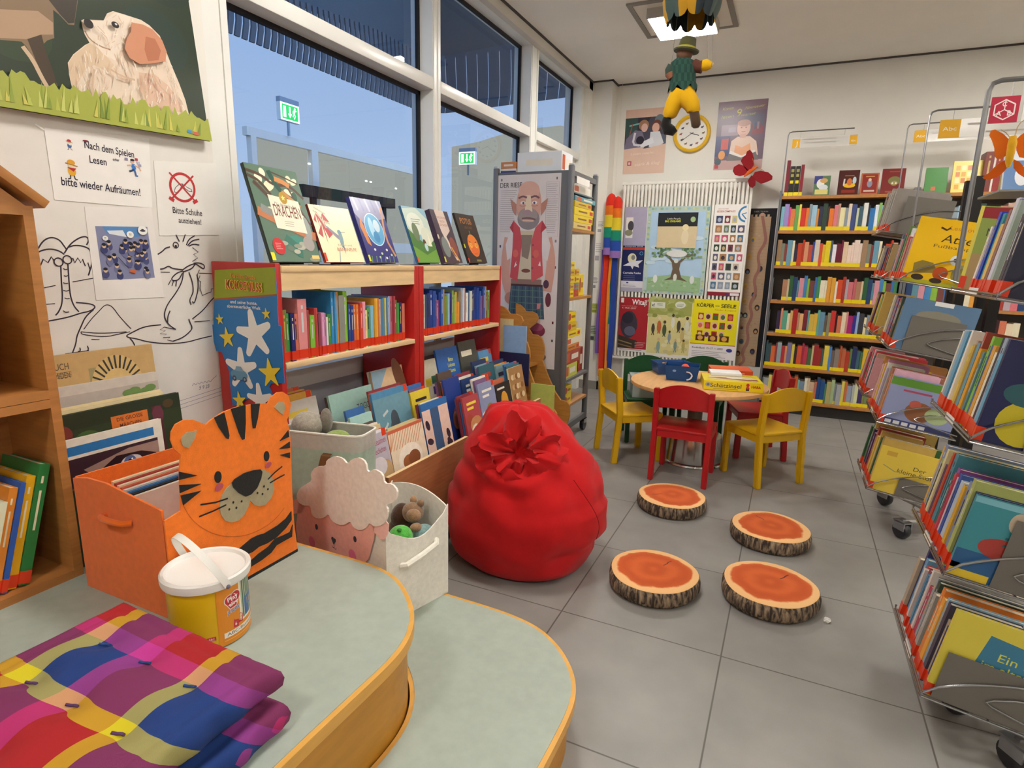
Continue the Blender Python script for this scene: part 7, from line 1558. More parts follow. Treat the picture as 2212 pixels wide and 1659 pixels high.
    dot(e[0], .008, .0105, '#2a1c24', 'eye'); dot(e[1], .008, .0105, '#2a1c24', 'eye'); dot(e[2], .020, .021, PK, 'cheek'); dot(e[3], .021, .021, PK, 'cheek'); 
    x, z = e[4]; felt([(x, z-.014), (x-.013, z+.003), (x-.011, z+.011), (x-.004, z+.012), (x, z+.008), (x+.005, z+.011), (x+.012, z+.009), (x+.013, z+.002)], '#241a1c', 'nose', .002, .0088)
    q = MB(F @ T(0, 0, .0085)); q.l([(x, z-.012), (x, z-.026)], .0025, '#241a1c'); q.l([(x-.013, z-.022), (x-.010, z-.028), (x-.004, z-.029), (x, z-.025), (x+.005, z-.030), (x+.011, z-.029), (x+.013, z-.023)], .0025, '#241a1c', 1); q.build('mouth_stitch', 'felt', o)
    # the toys inside
    M = T(-1.077, 1.395, .1805) @ RZ(-16.4)
    def toy(parts, name, label, cat):
        t = thing(name, label, cat, M, 'soft toys in the sheep basket')
        for nm, c, r, col in parts: MB().ball(c, r, col, 20, 12).build(nm, 'plush', t)
    toy([('body', (-.165, .19, .20), (.06, .05, .06), '#5c4030'), ('head', (-.12, .205, .29), (.042, .036, .036), '#8c6c50'), ('muzzle', (-.09, .185, .295), (.028, .024, .022), '#a07c5c'), ('ear', (-.14, .225, .325), (.014, .012, .016), '#a88460'), ('ear', (-.10, .225, .325), (.014, .012, .014), '#8c6c50'), ('mane', (-.165, .19, .265), (.035, .04, .05), '#4a3020')], 'plush_donkey', 'brown plush animal lying in the sheep basket', 'soft toy')
    toy([('body', (-.055, .10, .255), (.042, .042, .04), '#58b848'), ('stalk', (-.04, .085, .292), (.009, .008, .006), '#3c8c34')], 'plush_ball', 'bright green plush ball at the basket rim', 'soft toy')
    toy([('body', (-.19, .065, .215), (.09, .045, .035), '#efece4'), ('fold', (-.125, .06, .235), (.03, .04, .03), '#e8e4da')], 'plush_cloth', 'white fluffy plush heap behind the wool cloud', 'soft toy')
    toy([('body', (-.05, .195, .22), (.04, .045, .05), '#8fb0b0'), ('paw', (-.055, .165, .268), (.018, .022, .014), '#a07c5c')], 'plush_bear', 'pale teal and brown plush toy under the green ball', 'soft toy')
sheep_basket()
def mint_basket():
    o = thing('mint_basket', 'mint green felt basket with grey rim and brown leather handle behind the tiger box', 'basket', T(-1.529, 1.655, .0) @ RZ(12))
    w, d, h = .335, .155, .715; c = '#a9c0ac'
    P = []; n = 48
    def ring(z, s):
        out = []
        for k in range(n):
            a = 2*PI*k/n; q = 1/max(abs(math.cos(a))**6+abs(math.sin(a))**6, 1e-6)**(1/6); out.append((w/2*s*q*math.cos(a), d/2*s*q*math.sin(a), z))
        return out
    vs = []; fs = []; Z = [(0, .84), (.1, .88), (.3, .93), (.45, .96), (h-.06, .99), (h-.055, 1.0), (h, 1.0), (h, .97), (h-.055, .965), (.30, .90)]
    for z, s in Z: vs += ring(z, s)
    cols = []
    for i in range(len(Z)-1):
        for k in range(n): fs.append([i*n+k, i*n+(k+1) % n, (i+1)*n+(k+1) % n, (i+1)*n+k]); cols.append(c if i < 4 else '#bdb9ae')
    fs.append(list(range(n))[::-1]); cols.append(c); fs.append(list(range((len(Z)-1)*n, len(Z)*n))); cols.append('#b0aca2')
    MB().add(vs, fs, None, True, cols).build('body', 'felt', o)
    MB().tube([(w/2*k, d/2*k2, h+.001) for k, k2 in [(1/max(abs(math.cos(a))**6+abs(math.sin(a))**6, 1e-6)**(1/6)*math.cos(a)*.99, 1/max(abs(math.cos(a))**6+abs(math.sin(a))**6, 1e-6)**(1/6)*math.sin(a)*.99) for a in [2*PI*i/40 for i in range(40)]]], .005, '#dcd8cc', n=6, closed=True).build('piping', 'felt', o)
    m = MB(); S = [(.035, -d/2-.002, .645), (.035, -d/2-.018, .64), (.03, -d/2-.032, .60), (.01, -d/2-.028, .54), (-.015, -d/2-.012, .50)]
    vs = []; fs = []
    for x, y, z in S: vs += [(x-.018, y, z), (x+.018, y, z), (x+.018, y+.004, z), (x-.018, y+.004, z)]
    for i in range(len(S)-1):
        for q in range(4): fs.append((4*i+q, 4*i+(q+1) % 4, 4*i+4+(q+1) % 4, 4*i+4+q))
    m.add(vs, fs, '#6a4526', True).build('leather_handle', 'cloth', o)
    M = T(-1.529, 1.655, 0) @ RZ(12)
    def toy(parts, name, label):
        t = thing(name, label, 'soft toy', M, 'soft toys in the mint basket')
        for nm, cc, r, col in parts: MB().ball(cc, r, col, 20, 12).build(nm, 'plush', t)
    toy([('head', (-.09, .0, .725), (.06, .06, .05), '#a29a8c'), ('ear', (-.03, .03, .735), (.022, .03, .05), '#7c7468'), ('body', (-.09, .0, .64), (.06, .055, .06), '#9c9486')], 'plush_rabbit', 'grey plush rabbit leaning in the mint basket')
    toy([('body', (.03, .0, .675), (.05, .055, .035), '#8ca04c'), ('belly', (.085, -.005, .665), (.05, .05, .03), '#b8b4a4')], 'plush_frog', 'green and grey plush toy lying low in the mint basket')
mint_basket()

# ---------------------------------------------------------------- toy bucket and plaid cushions
def bucket():
    o = thing('toy_bucket', 'yellow toy brick bucket with white lid and white handle on the upper step', 'bucket', T(-1.240, .891, .4205))
    R, H = .091, .158
    MB().lathe([(.086, 0), (R-.001, .004), (R, .02), (R, H)], '#e0b414', 48).build('body', 'plastic', o)
    MB().lathe([(R+.002, H-.004), (.1005, H-.002), (.102, H+.004), (.102, H+.018), (.098, H+.022), (.092, H+.020), (.088, H+.012), (.0, H+.012)], '#e8e6e0', 48).build('lid', 'plastic', o)
    def wrap(m, a0): m.v = [((R+.0006+z)*math.cos(a0+x/R), (R+.0006+z)*math.sin(a0+x/R), y) for x, y, z in m.v]; return m
    m = MB(); r = math.radians
    def rr(x0, y0, x1, y1, c):
        n = max(1, int((x1-x0)/.008))
        for i in range(n): 
            if i: m.lay -= 1
            m.r(x0+(x1-x0)*i/n, y0, x0+(x1-x0)*(i+1)/n, y1, c)
    rr(0, .003, .17, H-.008, '#e08c1c'); rr(.058, .045, .17, H-.008, '#ece4d0'); rr(.064, .05, .17, H-.008, '#4c7054'); rr(.075, .05, .115, .1, '#2c62a8'); rr(.1, .05, .16, .07, '#a8b82c'); rr(.12, .07, .17, .13, '#3c5c98')
    m.r(.088, .075, .104, .092, '#e0b878'); m.ring(.096, .0835, .005, .003, '#8c6c30')
    m.p([(.036, .04), (.055, .045), (.064, .042), (.066, .062), (.058, .068), (.038, .06)], '#b8202c'); m.p([(.036, .04), (.05, .036), (.052, .055), (.038, .06)], '#c83038'); m.t('6', .043, .043, .009, '#f0e8e8', bold=.01); m.t('8', .059, .048, .009, '#f0e8e8', bold=.01)
    m.e(.034, .117, .017, .015, '#ece0d8'); m.e(.048, .121, .015, .015, '#ece0d8'); m.p([(.02, .11), (.06, .115), (.048, .094), (.03, .092)], '#ece0d8'); m.e(.034, .117, .015, .013, '#c02c38'); m.e(.047, .121, .013, .013, '#c02c38'); m.p([(.022, .11), (.058, .114), (.047, .096), (.031, .094)], '#c02c38')
    m.t('Play', .040, .115, .011, '#f6f0ee', w=.028, bold=.02, rot=8); m.t('tive', .041, .101, .010, '#f6f0ee', w=.025, bold=.02, rot=8); m.t('JUNIOR', .040, .083, .009, '#f4efe8', w=.036, bold=.06, rot=6); m.t('JUNIOR', .040, .083, .009, '#2c5ca8', w=.034, bold=.015, rot=6)
    rr(.012, .022, .17, .036, '#ece8dc'); m.t('ABC-Bausteine', .066, .0255, .008, '#7c5c40', w=.095, bold=.01); rr(.012, .014, .15, .016, '#f0b85c')
    wrap(m, r(-27)).build('printed_label', 'gloss', o)
    m = MB(); m.r(-.026, .026, -.006, .036, '#c02c38'); m.t('ABC', -.016, .028, .006, '#f0e8e8', w=.014); wrap(m, r(-27)).build('corner_print', 'gloss', o)
    # strap handle between two pivots on the lid's edge
    a = r(-12); u = Vector((math.cos(a), math.sin(a), 0)); t = r(258); v = Vector((math.cos(t)*.42, math.sin(t)*.42, .907)); wv = u.cross(v).normalized()
    vs = []; fs = []; n = 24
    for i in range(n+1):
        b = PI*i/n; p = u*(.1045*math.cos(b))+v*(.118*math.sin(b))+Vector((0, 0, H+.006)); q = wv*.0085; k = (u*math.cos(b)+v*math.sin(b))*.0022
        vs += [(p+q+k)[:], (p-q+k)[:], (p-q)[:], (p+q)[:]]
    for i in range(n):
        for j in range(4): fs.append((4*i+j, 4*i+(j+1) % 4, 4*i+4+(j+1) % 4, 4*i+4+j))
    fs += [(3, 2, 1, 0), tuple(range(4*n, 4*n+4))]
    MB().add(vs, fs, '#eceae2', True).build('handle', 'plastic', o)
    for s in (1, -1):
        p = u*(s*.106)+Vector((0, 0, H+.004)); MB().ball(p[:], .0055, '#6c6480', 10, 6).build('rivet', 'plastic', o)
bucket()
def cushions():
    def cushion(M, w, d, h, label, seed):
        o = thing('plaid_cushion', label, 'cushion', M, 'stacked plaid floor cushions')
        n = 64; tu = [(w*(.22+.28*i), d*(.22+.28*j)) for i in range(3) for j in range(3)]
        def height(x, y):
            ex = min(x, w-x); ey = min(y, d-y); e = min(ex, ey)
            z = h*(1-.10*math.exp(-e/.02))
            z += .012*(math.sin(PI*min(1, max(0, x/w)))*math.sin(PI*min(1, max(0, y/d))))
            for a, b in tu: z -= .022*math.exp(-((x-a)**2+(y-b)**2)/.0016)
            z += .004*noise.noise(Vector((x*14, y*14, seed)))
            z -= .006*math.exp(-((e-.028)/.009)**2)
            return z
        vs = []; fs = []
        for j in range(n+1):
            for i in range(n+1): x, y = w*i/n, d*j/n; vs.append((x, y, height(x, y)))
        for j in range(n):
            for i in range(n): a = j*(n+1)+i; fs.append((a, a+1, a+n+2, a+n+1))
        B = [(i, 0) for i in range(n)]+[(n, j) for j in range(n)]+[(n-i, n) for i in range(n)]+[(0, n-j) for j in range(n)]
        rings = []
        for k, (zf, off) in enumerate([(.82, .006), (.55, .010+0), (.25, .007), (.0, -.006)]):
            idx = []
            for c, (i, j) in enumerate(B):
                x, y = w*i/n, d*j/n; q = off+.004*math.sin(c*.55+seed)*(k < 3)
                if i == 0: x -= q
                if i == n: x += q
                if j == 0: y -= q
                if j == n: y += q
                idx.append(len(vs)); vs.append((x, y, height(w*i/n, d*j/n)*zf))
            rings.append(idx)
        prev = [j*(n+1)+i for i, j in B]
        for idx in rings:
            for c in range(len(B)): e = (c+1) % len(B); fs.append((prev[c], idx[c], idx[e], prev[e]))
            prev = idx
        fs.append(prev[::-1])
        MB(T(0, 0, 0)).add(vs, fs, '#a02840', True).build('cover', 'plaidcloth', o, angle=75)
        for k, (a, b) in enumerate(tu):
            z = height(a, b); MB().tube([(a-.012, b-.004, z+.004), (a-.004, b, z+.002), (a+.004, b+.003, z+.003), (a+.014, b+.002, z+.006)], .0028, ('#2c4880', '#5c3c68', '#2c4880')[k % 3], n=6).build('tuft', 'cloth', o)
    cushion(T(-1.315, .255, .4205) @ RZ(1), .49, .475, .062, 'lower plaid floor cushion of the stack on the upper step', 2.0)
    cushion(T(-1.345, .27, .496) @ RZ(-1), .485, .475, .062, 'upper plaid floor cushion of the stack on the upper step', 7.0)
cushions()

# ---------------------------------------------------------------- hanging puppet under its patched balloon
def puppet():
    o = thing('hanging_puppet', 'string puppet in a green jacket and yellow trousers seen from behind near the ceiling', 'puppet', loc=(-.56, 3.0, 2.1))
    L = T(.56, -3.0, -2.1)
    def at(q, y=3.0): return [(a, y, b) for a, b in q]
    G, Y = '#24443a', '#dba814'
    p = [(-0.5726, 2.2756), (-0.5678, 2.2399), (-0.5649, 2.2042), (-0.5620, 2.1683), (-0.5616, 2.1396), (-0.5646, 2.2923), (-0.5570, 2.3142), (-0.5583, 2.3300), (-0.5600, 2.3510)]
    m = MB(L); n = 28; vs = []; fs = []
    T0 = [(p[0], .030, .026), (((p[0][0]+p[1][0])/2, p[1][1]+.022), .052, .036), (p[1], .060, .042), (p[2], .058, .042), (p[3], .060, .044), (p[4], .066, .048)]
    for (c, rx, ry) in T0:
        for k in range(n):
            a = 2*PI*k/n; z = c[1]
            if c is p[4]: z += .016*(1 if k % 4 == 0 else -.7 if k % 4 == 2 else 0)
            vs.append((c[0]+rx*math.cos(a), 3.0+ry*math.sin(a), z))
    for i in range(len(T0)-1):
        for k in range(n): fs.append([i*n+k, i*n+(k+1) % n, (i+1)*n+(k+1) % n, (i+1)*n+k])
    fs.append(list(range(n))); cols = []
    for i in range(len(T0)-1):
        for k in range(n): cols.append('#2a4a40' if (i+k) % 2 else '#203c34')
    cols.append(G)
    m.add(vs, fs, None, True, cols).build('jacket', 'cloth', o)
    MB(L).ball((p[5][0], 3.0, p[5][1]), (.036, .036, .034), '#6a4c3a').build('head', 'cloth', o)
    h = MB(L @ T(p[6][0], 3.0, p[6][1]-.006) @ RY(8)); h.lathe([(.0, .055), (.025, .054), (.034, .048), (.038, .02), (.040, .006), (.058, .0), (.056, -.006), (.036, -.008)], '#4c4a2c', 28); h.build('hat', 'felt', o)
    MB(L @ T(p[6][0], 3.0, p[6][1]-.006) @ RY(8)).lathe([(.0405, .004), (.0405, .013)], '#a8a034', 28).build('hat_band', 'felt', o)
    a = at([(-0.5216, 2.2456), (-0.4983, 2.2326), (-0.4817, 2.2309)]);  MB(L).tube(a, [.026, .026, .028], '#5a3328', n=12).build('upper_arm', 'cloth', o)
    a = at([(-0.4840, 2.2364), (-0.4621, 2.2376), (-0.4400, 2.2335)]); MB(L).tube(a, [.022, .026, .014], Y, n=12).build('sleeve', 'cloth', o)
    a = at([(-0.4418, 2.2337), (-0.4315, 2.2395)]); MB(L).tube(a, [.010, .007], '#c8b088', n=8).build('hand', 'cloth', o)
    a = at([(-0.6117, 2.2444), (-0.6219, 2.2277), (-0.6221, 2.2062)]); MB(L).tube(a, [.028, .027, .022], '#38463c', n=12).build('upper_arm', 'cloth', o)
    a = at([(-0.6215, 2.2133), (-0.6114, 2.1908)], 2.985); MB(L).tube(a, [.022, .016], '#8c5c44', n=12).build('hand', 'cloth', o)
    a = at([(-0.5651, 2.1363), (-0.5781, 2.1087), (-0.5987, 2.0778), (-0.6111, 2.0385), (-0.6100, 2.0237)]); MB(L).tube(a, [.045, .045, .038, .034, .024], Y, n=14).build('trouser_leg', 'cloth', o)
    a = at([(-0.5537, 2.1353), (-0.5358, 2.1015), (-0.5107, 2.0707), (-0.5029, 2.0449), (-0.5042, 2.0378)]); MB(L).tube(a, [.045, .043, .036, .030, .022], Y, n=14).build('trouser_leg', 'cloth', o)
    a = at([(-0.6217, 2.0246), (-0.6273, 1.9955), (-0.6140, 1.9742), (-0.5901, 1.9671), (-0.5772, 1.9755)]); MB(L).tube(a, [.020, .026, .028, .024, .014], '#14120f', n=12).build('shoe', 'felt', o)
    a = at([(-0.5010, 2.0447), (-0.4926, 2.0116), (-0.4864, 1.9822), (-0.4856, 1.9731)]); MB(L).tube(a, [.022, .022, .021, .013], '#4c3826', n=12).build('shoe', 'felt', o)
    s = MB(L)
    for q, zt in (([(-0.6200, 2.2524)], 2.46), ([(-0.4348, 2.2364)], 2.46), ([(-0.4595, 2.2494)], 2.46), ([(-0.5600, 2.3510)], 2.46)): s.tube([(q[0][0], 3.0, q[0][1]), (q[0][0]*.8-.56*.2, 3.0, zt+.02)], .0007, '#8c8880', n=4)
    s.build('string', 'cloth', o)
    cx, cz = -.547, 2.445
    b = thing('patched_balloon', 'dome of yellow and dark patched cloth above the string puppet', 'balloon', loc=(cx, 3.0, cz))
    prof = [(.105, -.0), (.122, .03), (.130, .07), (.122, .11), (.10, .145), (.065, .17), (.02, .185), (.0, .187)]; n = 60; vs = []; fs = []; cols = []; C = ['#d09a1c', '#38484c', '#b8861c', '#2c3436', '#5c6468', '#c89420', '#40504c', '#a87c1c', '#30383c', '#54605c']
    for i, (r, z) in enumerate(prof):
        for k in range(n):
            a = 2*PI*k/n; q = r*(1+.02*math.cos(10*a)); zz = z-(.028*abs(math.cos(5*a))**.5 if i == 0 else .012*abs(math.cos(5*a)) if i == 1 else 0)
            vs.append((q*math.cos(a), q*math.sin(a), zz))
    for i in range(len(prof)-1):
        for k in range(n): fs.append([i*n+k, i*n+(k+1) % n, (i+1)*n+(k+1) % n, (i+1)*n+k]); cols.append(C[(k//6+(i//3)) % 10])
    MB().add(vs, fs, None, True, cols).build('dome', 'cloth', b)
    MB().tube([(0, 0, .186), (0, 0, 3.079-cz)], .0015, '#c8c4bc', n=5).build('cord', 'cloth', b)
puppet()

# ---------------------------------------------------------------- tall paperback shelf on the back wall
BZ = [1.954, 1.66, 1.355, 1.043, .746, .437, .13]
def paperback_shelf():
    def unit(x0, x1, label):
        o = thing('paperback_shelf', label, 'shelf', loc=((x0+x1)/2, 6.06, 0), group='tall shelves on the back wall'); cx = (x0+x1)/2
        P = lambda: MB(T(-cx, -6.06, 0))
        for x in (x0, x1-.02): P().box(x, 5.93, 0, x+.02, 5.945, 2.0, '#6c6e72').box(x, 6.18, 0, x+.02, 6.2, 2.0, '#6c6e72').box(x+.006, 5.945, .1, x+.014, 6.18, 2.0, '#75777b').build('upright', 'powdercoat', o)
        P().box(x0+.02, 6.185, .1, x1-.02, 6.195, 1.93, '#57524e').build('back_panel', 'powdercoat', o)
        for z in BZ: P().box(x0+.02, 5.925, z-.026, x1-.02, 6.18, z, '#b67c40').build('shelf_board', 'woodlong', o)
        P().box(x0+.02, 5.96, 0, x1-.02, 5.98, .1, '#2c2824').build('plinth', 'matte', o)
    unit(-.192, .83, 'tall grey and wood paperback shelf beside the snake poster')
    unit(.834, 1.86, 'tall paperback shelf mostly hidden behind the rolling racks')
paperback_shelf()
def paperbacks():
    YL = '#ecd81e'
    row1 = ['#84c0d0', '#9c8cc8', '#d84c84', '#e08040', '#6ca858', '#ecdc60', '#d83428', '#e87c2c', '#8c9ca4', '#a0c4d8', '#e09030', '#30304c', '#2c4434', '#3c2c30', '#ec7c2c', '#dc7c84', '#c09c88', '#ece4b0', '#8c98a4', '#e4d4b8', '#3c4c84', '#c8d0b0', '#3c5c6c', '#e8e8e0', '#2c2c34', '#2c74b4', '#e4ecf0', '#88b860']
    row2 = ['#9c7c5c', '#7c8474', '#8c3c38', '#6c9cb0', '#efe4c0', '#302440', '#c0401c', '#c43c1c', '#d8946c', '#b84838', '#34509c', '#d8ccb8', '#d8502c', '#e4b828', '#e8d020', '#4c5c6c', '#ece8f0', '#6c1430', '#741834', '#e4c8a4', '#ecd4c0', '#ecd0c0', '#ead2c2', '#ecd4c4']
    pals = [row1, row2, ['#b08060', '#efe0b8', '#2c5c38', '#24406c', '#5c8c9c', '#d894a0', '#4484b8', '#8cb840', '#78443c', '#3c70b0', '#448c58', '#ece4c8', '#eadfc0', '#e0a040', '#e4a83c', '#f0e8d8', '#d8502c', '#b03c30', '#b8a8b0', '#d8747c', '#c8646c'],
            ['#34284c', '#dc8c6c', '#5ca88c', '#ece0c0', '#e0b068', '#b02420', '#c09470', '#e4b078', '#7c2430', '#60a8a8', '#d8b84c', '#e0b440', '#6cb8a0', '#6894b0', '#6c5c50', '#8c8c70', '#cc3430', '#3c1418', '#d87858', '#ecd8b8', '#d88c84', '#a8246c', '#34308c', '#98b4d8', '#3c3c44', '#e8dcb0', '#7c8ca0'],
            ['#34545c', '#3c545c', '#e0703c', '#98404c', '#98acac', '#b83440', '#e8a86c', '#7c78a4', '#e0cc50', '#3c2c28', '#d85838', '#b83858', '#c43c50', '#4c6c44', '#e8d49c', '#9c2c2c', '#a03028', '#44605c', '#e4cc50', '#4884c8', '#70605c', '#8c8078', '#c0582c', '#bc6440', '#b43c24', '#5c8048', '#24305c', '#406874', '#487044', '#e0b430'],
            ['#8c949c', '#a4a8ac', '#e4d464', '#c86c40', '#98a4b8', '#b4b8b0', '#d8d8a8', '#443068', '#8c8c58', '#708450', '#d46430', '#8cc0b0', '#7890a8', '#ece4cc', '#d8c0a0', '#d0b094', '#cc7054', '#1c4888', '#24508c', '#4c8468', '#b0a870', '#a4b888']]
    upper = ['top', 'second', 'third', 'fourth', 'fifth', 'sixth']
    for k, z in enumerate(BZ[1:]):
        M = T(0, 5.945, z+.0005)
        x0 = -.165+(.08 if k == 2 else .064 if k == 3 else 0)
        upright_row(M, x0, .81, [(c, .0268+.012*math.sin(i*2.3+k), .205+.022*math.sin(i*1.7+2*k)) for i, c in enumerate(pals[k])], 'of the %s book row' % upper[k], 'paperback', 'paperbacks on the tall back shelf', 'paperback', YL, deep=(.12, .15), thick=(.018, .036), high=(.185, .228), seed=30+k, ends=('poster', 'rack'), parts=False, titles=False, unit=('paperback',))
    # yellow spine labels, one strip per book, made as that book's part
    rl = random.Random(77)
    for o in [o for o in COL.objects if o.get('category') == 'paperback']:
        if rl.random() < .12: continue
        xs = [v.co.x for v in o.data.vertices]; t = max(xs)
        spine_label(t, YL, .032, .002, .012).build('spine_label', 'gloss', o)
    for k in (0, 2, 3):
        M = T(0, 5.945, BZ[k+1]+.0005)
        upright_row(M, .862, 1.7, [(c, .044, .2+.02*math.sin(i)) for i, c in enumerate(pals[k][3:20])], 'of the hidden shelf\'s %s row' % upper[k], 'paperback', 'paperbacks on the hidden shelf', 'paperback', deep=(.12, .15), thick=(.03, .05), high=(.185, .22), seed=50+k, ends=('near', 'wall'), parts=False, titles=False, unit=('paperback',))
    for k, z in ((2, BZ[3]), (3, BZ[4])):
        o = MB().box(0, 0, 0, .002, .16, .2, '#d8d8dc').box(0, 0, 0, .05, .16, .0018, '#d8d8dc').build('bookend', 'powdercoat'); o.location = (-.168, 5.95, z+.0005); tag(o, 'white metal bookend at the poster end of the %s board' % ('third', 'fourth')[k-2], 'bookend')
    # on top
    M = T(0, 5.95, BZ[0]+.0006); x = -.16
    for k, (c, t, h) in enumerate([('#7c1c30', .028, .30), ('#1c1a18', .038, .25), ('#1c1a18', .038, .25), ('#8c2430', .026, .26)]):
        o = book_mesh(MB(), t, .15, h, c).build('paperback', 'book'); o.matrix_world = M @ T(x, 0, 0)
        tag(o, ('tall dark red book at the poster end on top of the back shelf', 'black book with yellow print beside the tall red one on the shelf top', 'black book with yellow print next to the shorter red one on the shelf top', 'shorter dark red book closing the four upright ones on the shelf top')[k], 'paperback', 'books on top of the back shelf')
        spine_label(t, YL, .03, .002, .012).build('spine_label', 'gloss', o)
        if k in (1, 2):
            m = MB(frame((0, -.0006, 0), (1, 0, 0), (0, 0, 1), (0, -1, 0))); m.r(t*.2, h*.8, t*.8, h*.9, '#a8a058'); m.r(t*.2, h*.64, t*.8, h*.74, '#b0a860'); m.r(t*.15, h*.42, t*.85, h*.52, YL); m.build('printed_spine', 'gloss', o)
        x += t+.004
    def front(x, w, h, c, lab, art, y=5.97, z=BZ[0], lean=8, name='paperback', cat='paperback', t=.022, turn=0):
        o = MB(frame((0, 0, 0), (1, 0, 0), (0, 0, 1), (0, -1, 0))).box(0, 0, -t, w, h, -t+.002, c).box(0, 0, -.002, w, h, 0, c).box(0, 0, -t+.002, .002, h, -.002, c).box(.002, .002, -t+.002, w-.002, h-.003, -.002, '#e8dcc4').build(name, 'book')
        o.matrix_world = T(x, y, z+.0008+t*math.sin(math.radians(lean))) @ RZ(turn) @ RX(-lean); tag(o, lab, cat, 'books on top of the back shelf' if y > 5 else None)
        m = MB(frame((0, 0, 0), (1, 0, 0), (0, 0, 1), (0, -1, 0))); art(m, w, h); m.build('cover_picture', 'gloss', o); return o
    front(.07, .125, .165, '#3c4484', 'small blue-green paperback with a white bird figure standing on the back shelf', lambda m, w, h: (m.r(0, 0, w, h, '#5c7c5c'), m.r(0, h*.6, w*.5, h, '#3c4484'), m.e(w*.4, h*.6, .03, .04, '#e8e8e4'), m.e(w*.6, h*.4, .035, .025, '#d8dce0'), m.r(w*.1, h*.05, w*.9, h*.3, '#d8cc7c'), m.e(w*.6, h*.75, .03, .02, '#d8a868')))
    front(.255, .155, .205, '#4c1c1c', 'dark brown paperback with a yellow bowl on its cover on the back shelf', lambda m, w, h: (m.r(0, 0, w, h, '#4c1c1a'), m.e(w*.55, h*.38, .045, .02, '#e8b820'), m.e(w*.55, h*.52, .02, .03, '#d8783c'), m.e(w*.78, h*.58, .014, .03, '#b8d0d4'), m.l([(w*.28, h*.38), (w*.3, h*.65)], .012, '#d8d8d4'), m.r(w*.3, h*.76, w*.75, h*.79, '#a87838'), m.r(w*.2, h*.08, w*.85, h*.2, '#8c2c1c')))
    front(.425, .13, .175, '#8c2c24', 'rust red paperback with a small grey figure between two darker ones', lambda m, w, h: (m.r(0, 0, w, h, '#b06848'), m.r(w*.08, h*.06, w*.92, h*.94, '#90281f'), m.e(w*.5, h*.5, .02, .03, '#8c8ca0'), m.e(w*.5, h*.68, .012, .013, '#d8c0a8'), m.r(w*.2, h*.12, w*.8, h*.2, '#d8c0b0'), m.r(w*.25, h*.82, w*.75, h*.86, '#d0a060')))
    front(.575, .165, .205, '#7c1c1a', 'dark red paperback with a green-brown hedgehog shape on the back shelf', lambda m, w, h: (m.r(0, 0, w, h, '#7c1e1c'), m.e(w*.55, h*.52, .045, .035, '#7c7c44'), m.e(w*.55, h*.42, .025, .02, '#a89858'), [m.e(w*.55+s*.012, h*.42, .007, .007, '#f0ece0') for s in (-1, 1)], m.r(w*.3, h*.86, w*.75, h*.9, '#a84c38'), m.r(w*.2, h*.06, w*.9, h*.12, '#a8482c')))
    front(.88, .15, .20, '#3c8040', 'green paperback on the hidden shelf top beside a yellow one', lambda m, w, h: (m.r(0, 0, w, h, '#4c8c44'), m.r(w*.3, h*.1, w*.5, h*.25, '#d86848')))
    front(1.06, .19, .245, '#e8d060', 'bright yellow paperback standing on the hidden shelf top', lambda m, w, h: (m.r(0, 0, w, h, '#f0dc70'), [m.r(w*(.1+.2*i), h*(.1+.2*j), w*(.25+.2*i), h*(.25+.2*j), ('#e0a848', '#f4ecb0', '#d88850')[(i+j) % 3]) for i in range(4) for j in range(4)]))
    front(1.63, .2, .25, '#d86020', 'glowing orange picture book on the hidden shelf top behind the butterfly', lambda m, w, h: (m.r(0, 0, w, h, '#a88c98'), m.e(w*.5, h*.4, w*.4, h*.36, '#f07820', n=24), m.e(w*.5, h*.5, w*.3, h*.24, '#f8b060')))  # bright glare painted as orange ovals on the cover
paperbacks()
def hanging_sign(M, lx, drop, w, h, label, art, reach, r=.005):
    """A bent rod rising from a shelf (M at its foot) with a clear sign hung from its arm."""
    o = thing('shelf_sign', label, 'sign', M, 'signs hung from bent rods')
    P = [(0, 0, 0), (0, 0, drop-.03), (.008, 0, drop-.008), (.03, 0, drop), (reach, 0, drop)]
    MB().tube(P, r, '#8c8c8e', n=8).build('rod', 'steel', o)
    for x in (lx+w*.12, lx+w*.8): MB().tube([(x, 0, drop), (x, 0, drop-.05)], .0012, '#a8a8aa', n=5).build('hook', 'steel', o)
    MB(frame((lx, 0, drop-.05-h), (1, 0, 0), (0, 0, 1), (0, -1, 0))).box(0, 0, -.002, w, h, .002, '#f2f0ec').build('sign_panel', 'clearplastic', o)
    m = MB(frame((lx, -.002, drop-.05-h), (1, 0, 0), (0, 0, 1), (0, -1, 0))); art(m, w, h); m.build('printed_panel', 'paper', o)
